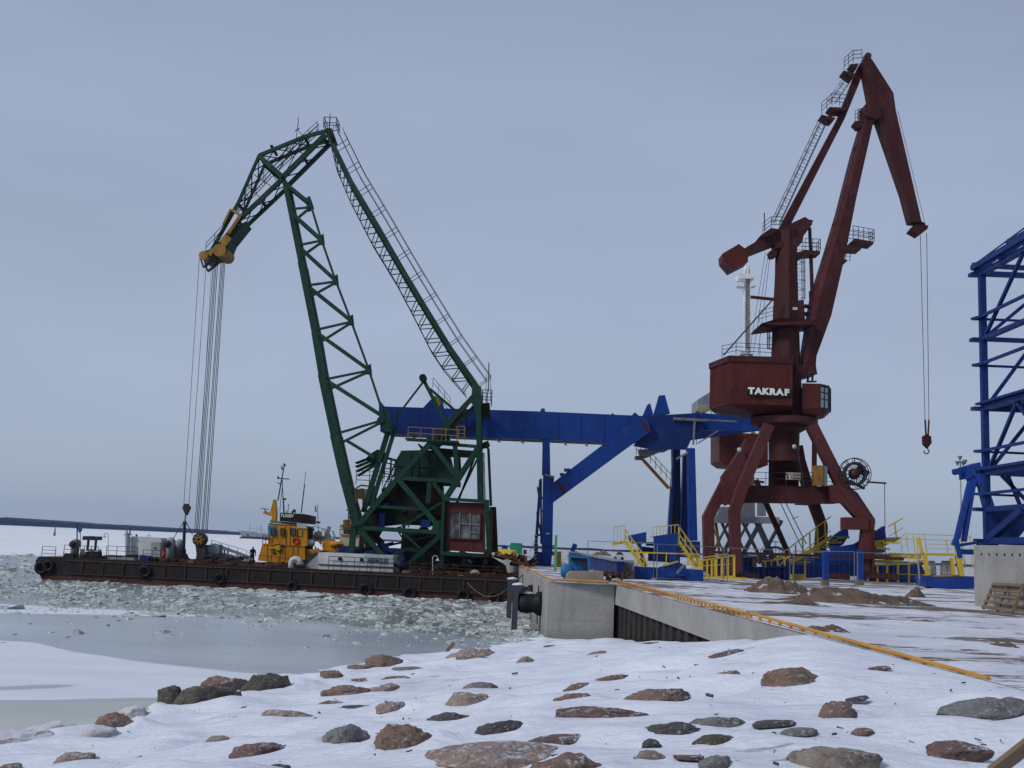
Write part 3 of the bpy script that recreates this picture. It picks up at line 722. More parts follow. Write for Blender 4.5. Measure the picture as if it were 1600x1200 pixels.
# board lying at the lower right corner
a, b_ = A(1552, 1206, 8.9), A(1625, 1150, 8.4)
tag(MB().beam(a, b_, .10, .05).build('wooden_plank', 'wood'), 'pale weathered wooden plank sticking into the lower right corner', 'plank')
a, b_ = G(697, 1019, .05), A(706, 1008, G(697, 1019, .05).y)
tag(MB().beam(a, b_+V((.1, 0, .1)), .16, .05).build('wood_scrap', 'wood'), 'small brown upright scrap of wood at the waterline', 'wood scrap')

mb = MB()
for i in range(330):
    px, py = random.uniform(60, 1590), random.uniform(1008, 1196)
    if py < 1150-(px-60)*.25: continue
    p_, d_ = hit(px, py)
    if p_.z < .15 or p_.x > wx(p_.y)-.3: continue
    r = random.lognormvariate(math.log(.0065), .5)*(1+p_.y/30); a_ = random.uniform(0, 3.1); e_ = random.uniform(1, 3.5)
    q_ = p_+V((0, 0, .012)); mb.beam(q_-V((math.cos(a_), math.sin(a_), 0))*r*e_, q_+V((math.cos(a_), math.sin(a_), random.uniform(0, .3)))*r*e_, r*1.1, r*.8)
tag(mb.build('grit', 'rock_dark', base=(0, 15, 2)), 'dark grit and twig fragments sprinkled over the snow slope', 'grit', kind='stuff')
# ================================================================== BARGE
gL, gR = G(60, 905, 0), G(797, 941, 0); KB = (gR.y-gL.y)/(gR.x-gL.x); YB = gL.y-KB*gL.x
bu = V((gR.x-gL.x, gR.y-gL.y, 0)).normalized(); bn = V((-bu.y, bu.x, 0))
def B(px, py, off=0): return A(px, py, YB+off*math.sqrt(1+KB*KB), KB)
ZD = B(400, 887).z; BW = 15.5
barge = E('barge', (gL+gR)/2+bn*BW/2, 'long low black crane barge with red waterline, hung with old tyres', 'barge')
LB = (gR-gL).length
def bp(u, off, z): return gL+bu*u+bn*off+V((0, 0, z))
mb = MB()
# hull with raked bow at the left end
pr = [(-.2, ZD+.1), (-.45, ZD-.3), (-.4, 1.2), (.6, -.5), (LB, -.5), (LB, ZD+.1)]
mb.prism([bp(u, 0, z) for u, z in pr], bn*BW); mb.build('hull', 'barge_black', barge)
mb = MB(); mb.prism([bp(0.2, -.01, .36), bp(.75, -.01, -.3), bp(LB, -.01, -.3), bp(LB, -.01, .30)], bn*.05); mb.build('boot_top', 'barge_red', barge)
mb = MB()
for z, w in ((ZD-.12, .10), (.62, .07)): mb.beam(bp(2.5, -.04, z), bp(LB, -.04, z), w, .10, nrm=bn)
u = 4.; 
while u < LB: mb.beam(bp(u, -.04, .6), bp(u, -.04, ZD-.1), .08, .12, nrm=bn); u += 1.9
mb.build('rubbing_strake', 'rust_light', barge)
def brail(x1, y1, x2, y2, off, h, mat='darksteel', step=1.0, mids=2, name='railing', par=barge):
    a, b_ = B(x1, y1, off), B(x2, y2, off); a.z = ZD+.1; b_.z = ZD+.1
    return MB().rail([a, b_], h, step, .022, mids).build(name, mat, par)
brail(65, 868, 86, 869, .2, .9); brail(99, 870, 152, 872, .3, 1.1, step=.65); brail(165, 876, 213, 880, .2, 1.2)
brail(222, 881, 250, 882, .2, 1.0); brail(640, 905, 790, 912, .2, .9, 'rusty')
mb = MB(); 
for u0, w, h_, o_ in ((1.5, 1.1, .5, 1), (3.2, 1.3, .75, 1.5), (4.6, 1.8, .45, 2), (6.6, 1.1, .6, 2.4), (9.5, .8, .5, 1), (29.5, 1.4, .6, 2), (33, .9, .8, 1.5)):
    mb.prism([bp(u0, o_, ZD), bp(u0+w, o_, ZD), bp(u0+w*.9, o_, ZD+h_), bp(u0+w*.15, o_, ZD+h_*.9)], bn*.8)
mb.build('bollard', 'barge_black', barge)
# deck clutter of rusty steel, ropes
mb = MB()
for i in range(190):
    u = random.uniform(10, LB-.5); o_ = random.uniform(.5, 5); 
    if 22.5 < u < 32.5: continue
    l_ = random.uniform(.3, 1.6); a = random.uniform(-.6, .6); zz = ZD+random.uniform(.05, .3)
    p = bp(u, o_, zz); mb.beam(p, p+(bu*math.cos(a)+bn*math.sin(a))*l_+V((0, 0, random.uniform(-.1, .3))), random.uniform(.08, .3), random.uniform(.08, .3))
mb.build('deck_gear', 'rusty', barge)
# name house
def bbox(name, x1, x2, y1, y2, off, dep, mat, par=barge, k2=None):
    return MB().prism([B(x1, y2[0], off), B(x2, y2[1], off), B(x2, y1[1], off), B(x1, y1[0], off)], bn*dep).build(name, mat, par)
hse = bbox('deckhouse', 497, 614, (863, 868), (901, 906), 1.2, 3.0, 'white')
bbox('deckhouse_end', 569, 614.5, (864.6, 868), (884, 887), 1.16, .03, 'panel_blue', hse)
bbox('rail_band', 497, 614, (881, 886), (882.5, 887.5), 1.1, .1, 'darksteel', hse)
a, b_ = B(512, 902, .9), B(614, 906, .9); a.z = b_.z = ZD+.1
MB().rail([a, b_], 1.15, 1.25, .025, 2).build('railing', 'darksteel', hse)
for x_, y_ in ((531, 872.8), (565, 874.5)):
    c = B(x_, y_, 1.13); MB().lathe([(.0, 0), (.17, 0), (.17, .05), (.11, .05), (.1, .02)], c-V((0, .08, 0)), 14, 'y').build('porthole', 'darksteel', hse, True)
rzb = math.atan2(bu.y, bu.x)
text('HERACLES', .62, B(590, 876.3, 1.1), 'textdark', hse, 'ship_name', .012, .008, .64, rzb)
mb = MB(); mb.prism([B(478, 884, 1.6), B(497, 866, 1.6), B(497, 897, 1.6), B(480, 896, 1.6)], bn*1.5); mb.build('wheel_guard', 'whitegrey', hse)
mb = MB(); mb.prism([B(480, 867, 4), B(506, 860, 4), B(506, 866, 4), B(497, 890, 4), B(470, 890, 4)], bn*.8)
for i in range(14): c = B(random.uniform(468, 498), random.uniform(872, 896), 3); mb.beam(c, c+V((random.uniform(-.6, .6), .2, random.uniform(-.5, .6))), .14)
mb.build('winch_gear', 'darksteel', barge)
for i_, (x_, y_, off_, r_c, mt, lb) in enumerate(((302, 884, 1.2, .45, 'hose', 'coil of brown rope on deck left of the person'), (360, 887, 1.0, .5, 'rope', 'coil of dark rope on deck in front of the lying boom'), (430, 891, 1.2, .42, 'hose', 'coil of brown rope on deck in front of the tug'), (636, 903, .8, .45, 'hose', 'coil of brown hose beside the grey deckhouse end'))):
    c = B(x_, y_, off_); mb = MB()
    for k_ in range(3): mb.torus((c.x, c.y, ZD+.15+.07*k_), r_c-.03*k_, .045, 'z', 18, 6)
    tag(mb.build('rope_coil', mt, smooth=True), lb, 'rope coil')
# tyres
def thing1(mb, name, mat, lab, cat, group=None, smooth=False):
    return tag(mb.build(name, mat, smooth=smooth), lab, cat, group)
TY = [(64, 887, .62, 'tyre fender hanging off the bow corner of the barge', -1), (75, 884, .55, 'tyre fender just right of the bow corner', 0), (226, 893, .58, 'tyre fender below the yellow blue box on deck', 0), (343, 904, .5, 'tyre fender under the hook block with the yellow wheel', 0), (457, 916, .5, 'tyre fender under the tug wheelhouse', 0), (571, 922, .62, 'tyre fender under the grey deckhouse', 0), (640, 927, .62, 'tyre fender under the green crane base', 0), (724, 931, .62, 'large tyre fender under the red cabin', 0), (772, 934, .6, 'tyre fender near the quay end of the barge', 0)]
for x_, y_, R, lab, fl in TY:
    c = B(x_, y_, -.2); mb = MB(); mb.torus(c, R*.72, R*.27, 'y', 20, 8); o = thing1(mb, 'tyre_fender', 'rubber', lab, 'tyre', 'tyre fenders along the barge side', True)
# deckhouse on the bow part
dh = E('deck_cabin', B(235, 884, 4), 'white steel deck cabin with a pale round cornered door on the barge bow', 'deck cabin')
MB().prism([B(203, 884, 4), B(252, 886, 4), B(252, 841, 4), B(206, 838, 4), B(203, 840, 4)], bn*3).build('body', 'white', dh)
d_ = MB().prism([B(236, 879, 3.9), B(250, 880, 3.9), B(250, 847, 3.9), B(236, 847, 3.9)], bn*.08).build('door', 'whitegrey', dh)
MB().beam(B(240, 856, 3.85), B(243, 856, 3.85), .09).beam(B(238, 874, 3.85), B(248, 874.5, 3.85), .05).build('handle', 'darksteel', d_)
MB().prism([B(252, 884, 4.4), B(266, 886, 4.4), B(264, 848, 4.4), B(252, 846, 4.4)], bn*2).build('annex', 'greypaint', dh)
MB().prism([B(251, 868, 4.0), B(256, 858, 4.0), B(257, 866, 4.0), B(254, 870, 4.0)], bn*.3).build('red_lamp', 'lifered', dh)
mb = MB(); mb.tube(B(199, 882, 3.6), B(199.5, 833, 3.6), .22); mb.beam(B(194, 835, 3.6), B(206, 835.5, 3.6), .12); mb.beam(B(198, 829, 3.6), B(198, 834, 3.6), .14); mb.beam(B(203, 829, 3.6), B(203, 834, 3.6), .14); mb.build('vent_pipe', 'whitegrey', dh)
mb = MB(); mb.torus(B(232.5, 838, 4.5), .14, .025, 'y'); mb.tube(B(213, 839, 4.5), B(213.5, 835, 4.5), .1); mb.build('lifting_ring', 'darksteel', dh)
MB().prism([B(236, 848, 4.5), B(248, 849, 4.5), B(247, 845, 4.5), B(237, 841, 4.5)], bn*1.).build('roof_box', 'darksteel', dh)
# ventilators
def vent(x_, y1, y2, off, mat, lab, open_=False):
    r0 = E('ventilator', B(x_, y2, off), lab, 'ventilator', 'cowl ventilators on the barge deck')
    c = B(x_, y2, off); t_ = B(x_, y1, off); R = .38; hh = t_.z-c.z
    MB().lathe([(R*.9, 0), (R*.9, hh*.55), (R*1.15, hh*.65), (R*1.15, hh*.86), (R*.7, hh*.97), (0.02, hh)], c, 14).build('cowl', mat, r0, True)
    if open_: MB().lathe([(.0, -.02), (R*.9, 0), (R*.9, .06)], (c.x-R*.35, c.y-R*1.15, c.z+hh*.72), 12, 'y').build('mouth', 'darksteel', r0, True)
vent(277.5, 842, 880, 6, 'whitegrey', 'round topped pale ventilator beside the dark upright post')
vent(264, 839, 878, 4, 'whitegrey', 'ventilator with dark open mouth right of the white deck cabin', True)
vent(116.5, 842, 872, 3, 'greypaint', 'grey cowl ventilator near the barge bow', True)
thing1(MB().tube(B(287.5, 880, 5), B(287, 858, 5), .22).tube(B(287, 858, 5), B(288.5, 815, 5), .15).beam(B(290, 866, 5), B(297, 884, 5), .25), 'mooring_post', 'darksteel', 'dark upright post under the small hook block', 'post')
thing1(MB().prism([B(217, 893, .6), B(233, 893, .6), B(232, 869, .6), B(218, 867, .6)], bn*.9), 'equipment_box', 'blue_dark', 'dark blue equipment box in front of the white deck cabin', 'box')
thing1(MB().beam(B(218, 880, .5), B(227, 881, .5), .12, .1), 'yellow_strap', 'yellow', 'bright yellow strap lying on the dark blue box', 'strap')
thing1(MB().box(B(170, 884, 1.5)-V((0, 0, 0)), B(208, 872, 1.5)+V((0, 1.5, 0))), 'deck_tank', 'whitegrey', 'low pale deck tank behind the bow railing', 'tank')
fl = E('flag_mast', B(120.5, 873, 1), 'thin mast with a small limp flag at the barge bow', 'flag mast')
MB().tube(B(120.5, 874, 1), B(120.5, 818, 1), .06).tube(B(126, 874, 1), B(125.5, 828, 1), .03).build('mast', 'darksteel', fl)
MB().prism([B(121, 824, 1), B(128.5, 825, 1), B(128, 829, 1), B(124.5, 833, 1), B(122, 830, 1)], bn*.03).build('flag', 'flag_blue', fl)
fl2 = E('deck_lamp', B(168, 875, 1), 'white swan necked deck lamp behind the bow railing', 'deck lamp')
def swan(root, x_, yb_, yt, off, dx, mat='white'):
    p = B(x_, yb_, off); t_ = B(x_, yt, off); s_ = (1 if dx > 0 else -1); R = abs(dx)*.5*p.y/F_PX
    pts = [p, t_]+[t_+V((s_*R*(1-math.cos(a)), 0, R*math.sin(a))) for a in np.linspace(.4, math.pi, 6)]
    MB().tubes(pts, .035).build('pole', mat, root); MB().lathe([(.03, .1), (.16, -.06), (.2, -.12), (.02, -.13)], pts[-1]-V((0, 0, .1)), 10).build('lamp_shade', mat, root, True)
swan(fl2, 169, 876, 836, 1, -6)
fl3 = E('deck_lamp', B(673, 905, 1.2), 'white swan necked deck lamp under the green crane beside the red cabin', 'deck lamp'); swan(fl3, 676, 906, 872, 1.2, 8)
# winches on the bow
def winch(x_, y_, off, lab):
    c = B(x_, y_, off); r0 = E('winch', (c.x, c.y, ZD), lab, 'winch', 'winches on the barge bow')
    MB().lathe([(.5, -.5), (.5, -.42), (.25, -.4), (.25, .4), (.5, .42), (.5, .5)], (c.x, c.y, c.z), 14, 'x').build('drum', 'whitegrey', r0, True)
    mb = MB(); 
    for s_ in (-.55, .55): mb.beam((c.x+s_, c.y-.4, ZD), (c.x+s_, c.y, c.z+.2), .14); mb.beam((c.x+s_, c.y+.4, ZD), (c.x+s_, c.y, c.z+.2), .14)
    mb.build('frame', 'darksteel', r0)
    mb = MB(); mb.tube((c.x, c.y, c.z+.3), (c.x, c.y, c.z+1.4), .12); mb.beam((c.x-.5, c.y, c.z+1.45), (c.x+.5, c.y, c.z+1.5), .35); mb.build('head', 'darksteel', r0)
winch(136, 866, 3, 'left winch of the barge bow with a dark head on a post'); winch(148, 866, 5, 'right winch of the barge bow, slightly behind the other')
# long pipe boom lying on deck
r0 = E('deck_boom', B(340, 880, 6), 'grey lattice arm lying aslant on the barge deck behind the yellow wheel block', 'boom')
mb = MB(); mb.mem(YB+6, [(330, 850, 390, 872, 3), (333, 866, 392, 880, 9), (350, 856, 352, 872, 2.5), (370, 863, 372, 876, 2.5)], KB, offs=(0, 1.2)); mb.mem(YB+5, [(322, 858, 345, 858, 14)], KB, 1.0); mb.build('arm', 'ship_grey', r0)
mb = MB(); mb.out([(313, 884), (322, 862), (345, 868), (362, 872), (378, 884)], YB+4, 1.6, KB)
for i in range(40): c = B(random.uniform(312, 378), random.uniform(868, 884), 3.6); mb.beam(c, c+V((random.uniform(-.8, .8), .2, random.uniform(-.3, .3))), .16)
mb.build('hose_heap', 'darksteel', r0)
mb = MB(); mb.rail([A(330, 850, YB+6, KB), A(385, 866, YB+6, KB)], .35, .9, .02, 0); mb.build('railing', 'darksteel', r0)
# orange / yellow clutter below crane
def can(x_, y_, off, r, w, mat, lab, name='drum', cat='drum'):
    c = B(x_, y_, off); thing1(MB().lathe([(r*.9, -w/2), (r, -w/2+.05), (r, w/2-.05), (r*.9, w/2)], c, 16, 'y'), name, mat, lab, cat, None, True)
can(720, 904, .6, .36, .5, 'yellow_crane', 'yellow drum on the barge deck left of the sagging hose')
can(700, 900, 2, .42, .9, 'whitegrey', 'white drum on deck left of the yellow drum'); can(742, 899, 2.2, .5, .8, 'whitegrey', 'larger pale drum on deck right of the yellow drum')
thing1(MB().out([(646, 886), (654, 884), (656, 890), (647, 892)], YB+3, .5, KB), 'yellow_bin', 'yellow_pale', 'small yellow bin on deck under the green frame', 'bin')
# ventilation elbow
r0 = E('vent_elbow', B(455, 893, 1), 'white hooked ventilation pipe on deck in front of the tug', 'vent pipe')
c = B(455, 893, 1); pts = [c, B(454.5, 880, 1)]+[B(454.5, 880, 1)+V((.42-.42*math.cos(a), 0, .42*math.sin(a))) for a in np.linspace(.3, 3.0, 7)]
mb = MB(); mb.sweep(pts, .24, 12); mb.build('pipe', 'white', r0, True)
c = pts[-1]; MB().lathe([(.26, .12), (.36, 0), (.36, -.1), (.3, -.1)], c-V((0, 0, .08)), 12).build('mouth', 'greypaint', r0, True)
# sagging hose from barge to quay
a, b_ = B(728, 908, .2), V((ex(C0.y+30)+.5, C0.y+30, ZQ+.15)); pts = [a.lerp(b_, i/14)-V((0, 0, 2.1*math.sin(math.pi*i/14)*(1-.35*i/14))) for i in range(15)]
thing1(MB().tubes(pts, .05, 6), 'mooring_hose', 'hose', 'brown hose sagging from the barge deck up to the quay', 'hose', None, True)

# person on deck
import bmesh
def person(loc, hgt, lab, mats, facing=0.):
    s_ = hgt/1.75; J = {}; vs = []; es = []; rad = []
    def j(n, x_, y_, z_, r, par=None):
        J[n] = len(vs); vs.append((x_*s_, y_*s_, z_*s_)); rad.append(r*s_)
        if par: es.append((J[par], J[n]))
    j('pel', 0, 0, .92, .15); j('wst', 0, 0, 1.08, .14, 'pel'); j('chs', 0, -.02, 1.32, .17, 'wst'); j('nk', 0, -.02, 1.48, .07, 'chs'); j('hd', 0, -.04, 1.60, .09, 'nk'); j('top', 0, -.04, 1.72, .07, 'hd')
    for s, q_ in ((1, 'r'), (-1, 'l')):
        j('hp'+q_, .10*s, 0, .86, .11, 'pel'); j('kn'+q_, .12*s, -.03, .48, .075, 'hp'+q_); j('an'+q_, .13*s, 0, .08, .055, 'kn'+q_); j('ft'+q_, .14*s, -.15, .04, .04, 'an'+q_)
        j('sh'+q_, .20*s, -.01, 1.40, .075, 'chs'); j('el'+q_, .26*s, .0, 1.13, .055, 'sh'+q_); j('wr'+q_, .24*s, -.14, .93, .04, 'el'+q_); j('hn'+q_, .23*s, -.19, .86, .035, 'wr'+q_)
    me = bpy.data.meshes.new('person'); me.from_pydata(vs, es, []); o = bpy.data.objects.new('person', me); S.collection.objects.link(o)
    md = o.modifiers.new('s', 'SKIN'); sv = me.skin_vertices[0].data
    for i, r in enumerate(rad): sv[i].radius = (r, r)
    sv[0].use_root = True; o.modifiers.new('d', 'SUBSURF').levels = 1; o.modifiers['d'].render_levels = 1
    bpy.context.view_layer.update(); m2 = bpy.data.meshes.new_from_object(o.evaluated_get(bpy.context.evaluated_depsgraph_get())); o.modifiers.clear(); o.data = m2
    m2.materials.clear(); m2.materials.append(M[mats[0]]); o.location = loc; o.rotation_euler.z = facing; o['_b'] = tuple(loc)
    m2.polygons.foreach_set('use_smooth', [True]*len(m2.polygons)); tag(o, lab, 'person')
    # face and hood are small parts
    mb = MB(); mb.lathe([(.02, -.09), (.07, -.06), (.085, 0), (.07, .06), (.02, .09)], (loc[0], loc[1]-.07*s_, loc[2]+1.62*s_), 10); f_ = mb.build('face', mats[1], o, True); f_.rotation_euler.z = 0
    return o
pb_ = B(393, 887, 2); person((pb_.x, pb_.y, ZD+.1), 1.72, 'person in dark work clothes standing on the barge deck left of the tug', ('cloth_dark', 'skin'), .5)

# ================================================================== GREEN FLOATING CRANE
OC = 3.5
YC = YB+OC; KC = KB
gc = E('floating_crane', B(640, 890, OC+4), 'tall dark green lattice level luffing crane standing on the black barge', 'crane')
def m_(lst, name, mat='green', par=gc, offs=(0,), th=None, y=YC): return MB().mem(y, lst, KC, th, offs).build(name, mat, par)
PX = YC/F_PX
# ---- boom
lc = [(445, 284), (470, 410), (492, 520), (503, 585), (523, 680), (540, 755), (558, 822)]
rc = [(483, 312), (502, 374), (524, 437), (548, 500), (576, 577), (600, 650), (610, 668)]
wl = [7.5, 9, 10, 12, 13.5, 13]
L1 = [(*lc[i], *lc[i+1], wl[i]) for i in range(6)]
R1 = [(*rc[i], *rc[i+1], 3.4) for i in range(6)]
web = [(448,288,482,316,5.5),(483,324,462,326,2.6),(483,326,466,340,3),(502,374,463,339,5.5),(502,376,472,382,2.8),(502,379,478,396,3),
 (524,437,477,394,5),(524,440,487,445,3),(524,442,493,459,3.2),(548,500,493,456,5),(548,503,500,514,3),(548,505,508,530,3.3),
 (576,577,506,527,5),(576,579,517,591,3.2),(576,581,524,604,3.5),(601,652,521,601,5.5),(600,656,535,675,3.4),(600,658,541,688,3.5),(541,688,584,714,5)]
boom = m_([(a, b_, c, d, w) for a, b_, c, d, w in L1], 'boom')
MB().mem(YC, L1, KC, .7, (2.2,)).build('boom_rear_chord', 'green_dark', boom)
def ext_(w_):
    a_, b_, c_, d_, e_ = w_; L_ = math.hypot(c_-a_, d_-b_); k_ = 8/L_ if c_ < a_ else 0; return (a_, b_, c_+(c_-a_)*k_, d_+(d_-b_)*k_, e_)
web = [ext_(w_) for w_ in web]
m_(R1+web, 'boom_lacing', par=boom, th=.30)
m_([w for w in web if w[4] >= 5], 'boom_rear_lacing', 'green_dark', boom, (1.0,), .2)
mb = MB()
for x_, y_ in rc[1:-1]: mb.out([(x_+3, y_-9), (x_-5, y_-3), (x_-4, y_+7), (x_+5, y_+9)], YC, .36, KC, -.03)
mb.out([(478, 309), (484, 306), (490, 324), (481, 330), (478, 318)], YC, .4, KC, -.05); mb.out([(596, 640), (606, 640), (614, 672), (604, 676), (590, 660)], YC, .6, KC, -.05); mb.build('gusset', 'green', boom)
# boom lower strut pair and machinery at the foot
m_([(609, 660, 566, 800, 8), (617, 665, 578, 790, 6)], 'luffing_strut', 'green', gc, (.8,))
m_([(612, 672, 572, 805, 3)], 'luffing_rack', 'green_dark', gc, (2.6,), .5)
mb = MB(); mb.out([(577, 710), (590, 702), (601, 706), (597, 722), (578, 722), (570, 718)], YC, 1.2, KC, 1)
mb.mem(YC, [(553, 722, 582, 711, 2), (553, 728, 582, 716, 2), (554, 735, 584, 720, 2), (556, 742, 584, 724, 1.6), (597, 712, 617, 718, 3)], KC, .3, (1, 2)); mb.build('sheave_gallery', 'green_dark', gc)
MB().rail([A(556, 757, YC+1.5, KC), A(618, 760, YC+1.5, KC)], 1.3, 1.1, .03, 2).rail([A(600, 748, YC+3, KC), A(618, 752, YC+3, KC)], 2.0, .6, .05, 3).build('gallery_railing', 'green_dark', gc)
mb = MB(); mb.mem(YC+5, [(598, 765, 622, 715, 2), (604, 765, 628, 715, 2)], KC)
mb.build('stair', 'green_dark', gc)
# ---- top jib: near and far trusses
fj = [(509,205,478,213,5.5),(478,213,405,243,5.5),(405,243,372,318,4.5),(372,318,330,392,5),(406,245,442,277,7.5),(443,276,509,210,7.5),(441,280,372,345,6.5),(372,345,340,388,6)]
fjo = m_(fj, 'top_jib')
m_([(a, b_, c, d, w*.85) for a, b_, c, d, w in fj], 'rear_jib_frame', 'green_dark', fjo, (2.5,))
cross = MB()
for x_, y_ in ((405, 243), (442, 277), (476, 214), (372, 318), (372, 345), (505, 212), (475, 245), (408, 312), (424, 228)):
    a = A(x_, y_, YC, KC); cross.beam(a, a+V((0, 2.5, 0)), .22)
for (x1, y1), (x2, y2) in (((405, 243), (372, 318)), ((372, 318), (405, 243)), ((442, 277), (405, 243)), ((405, 243), (478, 213)), ((442, 277), (372, 345)), ((372, 345), (442, 277)), ((478, 213), (405, 243)), ((442, 277), (505, 212))):
    n = 3
    for i in range(n):
        a = A(x1+(x2-x1)*i/n, y1+(y2-y1)*i/n, YC, KC); b_ = A(x1+(x2-x1)*(i+1)/n, y1+(y2-y1)*(i+1)/n, YC, KC)+V((0, 2.5, 0)); cross.beam(a, b_, .08)
cross.mem(YC+1.2, [(412, 250, 432, 282, 1.1), (396, 272, 425, 292, 1.1), (388, 292, 410, 312, 1.1), (462, 222, 430, 275, 1.1), (475, 216, 447, 268, 1.1), (440, 229, 475, 240, 1.1)], KC)
cross.build('jib_bracing', 'green_black', fjo)
# walkway inside the jib: grating on stringers with handrails
mb = MB(); a0, a1, a2 = A(375, 342, YC+1.2, KC), A(430, 283, YC+1.2, KC), A(500, 218, YC+1.2, KC)
for a, b_ in ((a0, a1), (a1, a2)):
    a = a+V((-.3, 0, .7)); b_ = b_+V((-.3, 0, .7)); n = int((b_-a).length/.28)
    for s_ in (-.35, .35): mb.beam(a+V((0, s_, 0)), b_+V((0, s_, 0)), .05)
    for i in range(n): c = a.lerp(b_, i/n); mb.beam(c-V((0, .35, 0)), c+V((0, .35, 0)), .04)
    mb.rail([a+V((0, -.35, 0)), b_+V((0, -.35, 0))], 1.0, 1.2, .022, 1); mb.rail([a+V((0, .35, 0)), b_+V((0, .35, 0))], 1.0, 1.2, .022, 1)
mb.build('jib_walkway', 'green_black', fjo)
# head of the jib
hd = MB().out([(362, 362), (372, 352), (384, 346), (360, 376), (352, 396), (340, 400), (318, 402), (322, 394)], YC, 2.5, KC, 0).build('jib_head', 'green', fjo)
mb = MB(); mb.mem(YC, [(362, 328, 350, 352, 3.2), (366, 330, 375, 338, 3), (378, 336, 358, 366, 5), (362, 330, 377, 338, 2)], KC, .3, (-.2,))
mb.out([(343, 376), (352, 365), (361, 372), (350, 388)], YC, .3, KC, -.4); mb.out([(322, 396), (332, 387), (336, 391), (328, 400)], YC, .4, KC, -.45); mb.build('yellow_plate', 'yellow_crane', hd)
mb = MB()
for x_, y_, r in ((343, 391, .62), (318, 399, .42)):
    mb.lathe([(r, -.08), (r, .08), (r*.8, .03), (r*.8, -.03)], A(x_, y_, YC-.6, KC), 16, 'y'); mb.lathe([(r, 0), (r, 2.6)], A(x_+3, y_+1, YC, KC), 12, 'y')
mb.build('sheave', 'yellow_crane', hd, False)
mb = MB(); mb.mem(YC, [(318, 397, 330, 392, 5), (312, 399, 318, 418, 1.4), (318, 418, 336, 404, 2)], KC, .4, (0, 1.5)); mb.rail([A(321, 394, YC-.2, KC), A(348, 365, YC-.2, KC)], .9, 1.2, .025, 1); mb.build('head_frame', 'darksteel', hd)
# wind vane and basket at the apex
mb = MB(); mb.mem(YC+1, [(463, 217, 466, 190, 1), (466, 183, 466, 195, 1), (465, 202, 473, 212, .9), (461, 205, 468, 200, 1.6), (516, 178, 514, 200, 1), (480, 212, 486, 204, .8), (486, 204, 490, 207, .8)], KC, .05); mb.build('wind_vane', 'darksteel', fjo)
apx = MB(); apx.out([(508, 200), (518, 200), (523, 215), (512, 214)], YC, 2.2, KC, 0); apx.build('apex_box', 'green_black', fjo)
mb = MB(); c = A(510, 200, YC, KC); mb.rail([c+V((-.3, 0, 0)), c+V((.9, 0, 0)), c+V((.9, 2, 0)), c+V((-.3, 2, 0)), c+V((-.3, 0, 0))], 1.1, .6, .028, 1); mb.build('apex_basket', 'darksteel', fjo)
# ---- backstay truss
bs = m_([(512, 212, 545, 280, 4.5), (545, 280, 630, 425, 4.6), (630, 425, 700, 540, 5), (700, 540, 748, 608, 7)], 'backstay')
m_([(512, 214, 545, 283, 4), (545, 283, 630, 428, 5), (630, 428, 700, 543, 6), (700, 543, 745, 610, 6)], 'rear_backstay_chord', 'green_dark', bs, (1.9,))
thin = [(516, 222), (527, 268), (545, 310), (580, 378), (618, 440), (648, 497), (672, 545), (692, 575), (728, 617)]
main = [(512, 212), (545, 280), (588, 352), (630, 425), (665, 483), (700, 540), (722, 571), (748, 608)]
def along(pl, t_):
    d = [math.dist(a, b_) for a, b_ in zip(pl, pl[1:])]; s_ = t_*sum(d)
    for (a, b_), q_ in zip(zip(pl, pl[1:]), d):
        if s_ <= q_: return (a[0]+(b_[0]-a[0])*s_/q_, a[1]+(b_[1]-a[1])*s_/q_)
        s_ -= q_
    return pl[-1]
mb = MB(); mb.mem(YC, [(*a, *b_, 1.2) for a, b_ in zip(thin, thin[1:])], KC, .09, (0, 1.9))
nz_ = 17
for i in range(nz_):
    a, b_ = along(thin, .05+.93*i/nz_), along(main, .05+.93*(i+.5)/nz_); c = along(thin, .05+.93*(i+1)/nz_)
    mb.mem(YC, [(*a, *b_, 1.3), (*b_, *c, 1.3)], KC, .09, (0, 1.9))
    p = A(*a, YC, KC); mb.beam(p, p+V((0, 1.9, 0)), .06); p = A(*b_, YC, KC); mb.beam(p, p+V((0, 1.9, 0)), .08)
mb.build('backstay_lacing', 'green_black', bs)
mb = MB()   # stair treads between chords
for i in range(120):
    a = along(main, .03+.95*i/120); p = A(a[0]+1, a[1], YC, KC)+V((.12, .3, .1)); mb.beam(p, p+V((0, 1.3, 0)), .22, .03)
mb.build('tread', 'greypaint', bs)
mb = MB(); ra = [A(*along(main, t_), YC, KC)+V((.38, .2, .25)) for t_ in np.linspace(.0, .985, 24)]
for o_ in (0, 1.3):
    pts = [p+V((0, o_, 0)) for p in ra]; nrm_ = V((.80, 0, .60))
    for h_ in (.62, 1.15): mb.poly([p+nrm_*h_ for p in pts], .055)
    for p in pts[1::2]: mb.beam(p-nrm_*.2, p+nrm_*1.15, .05)
mb.build('backstay_handrail', 'darksteel', bs)
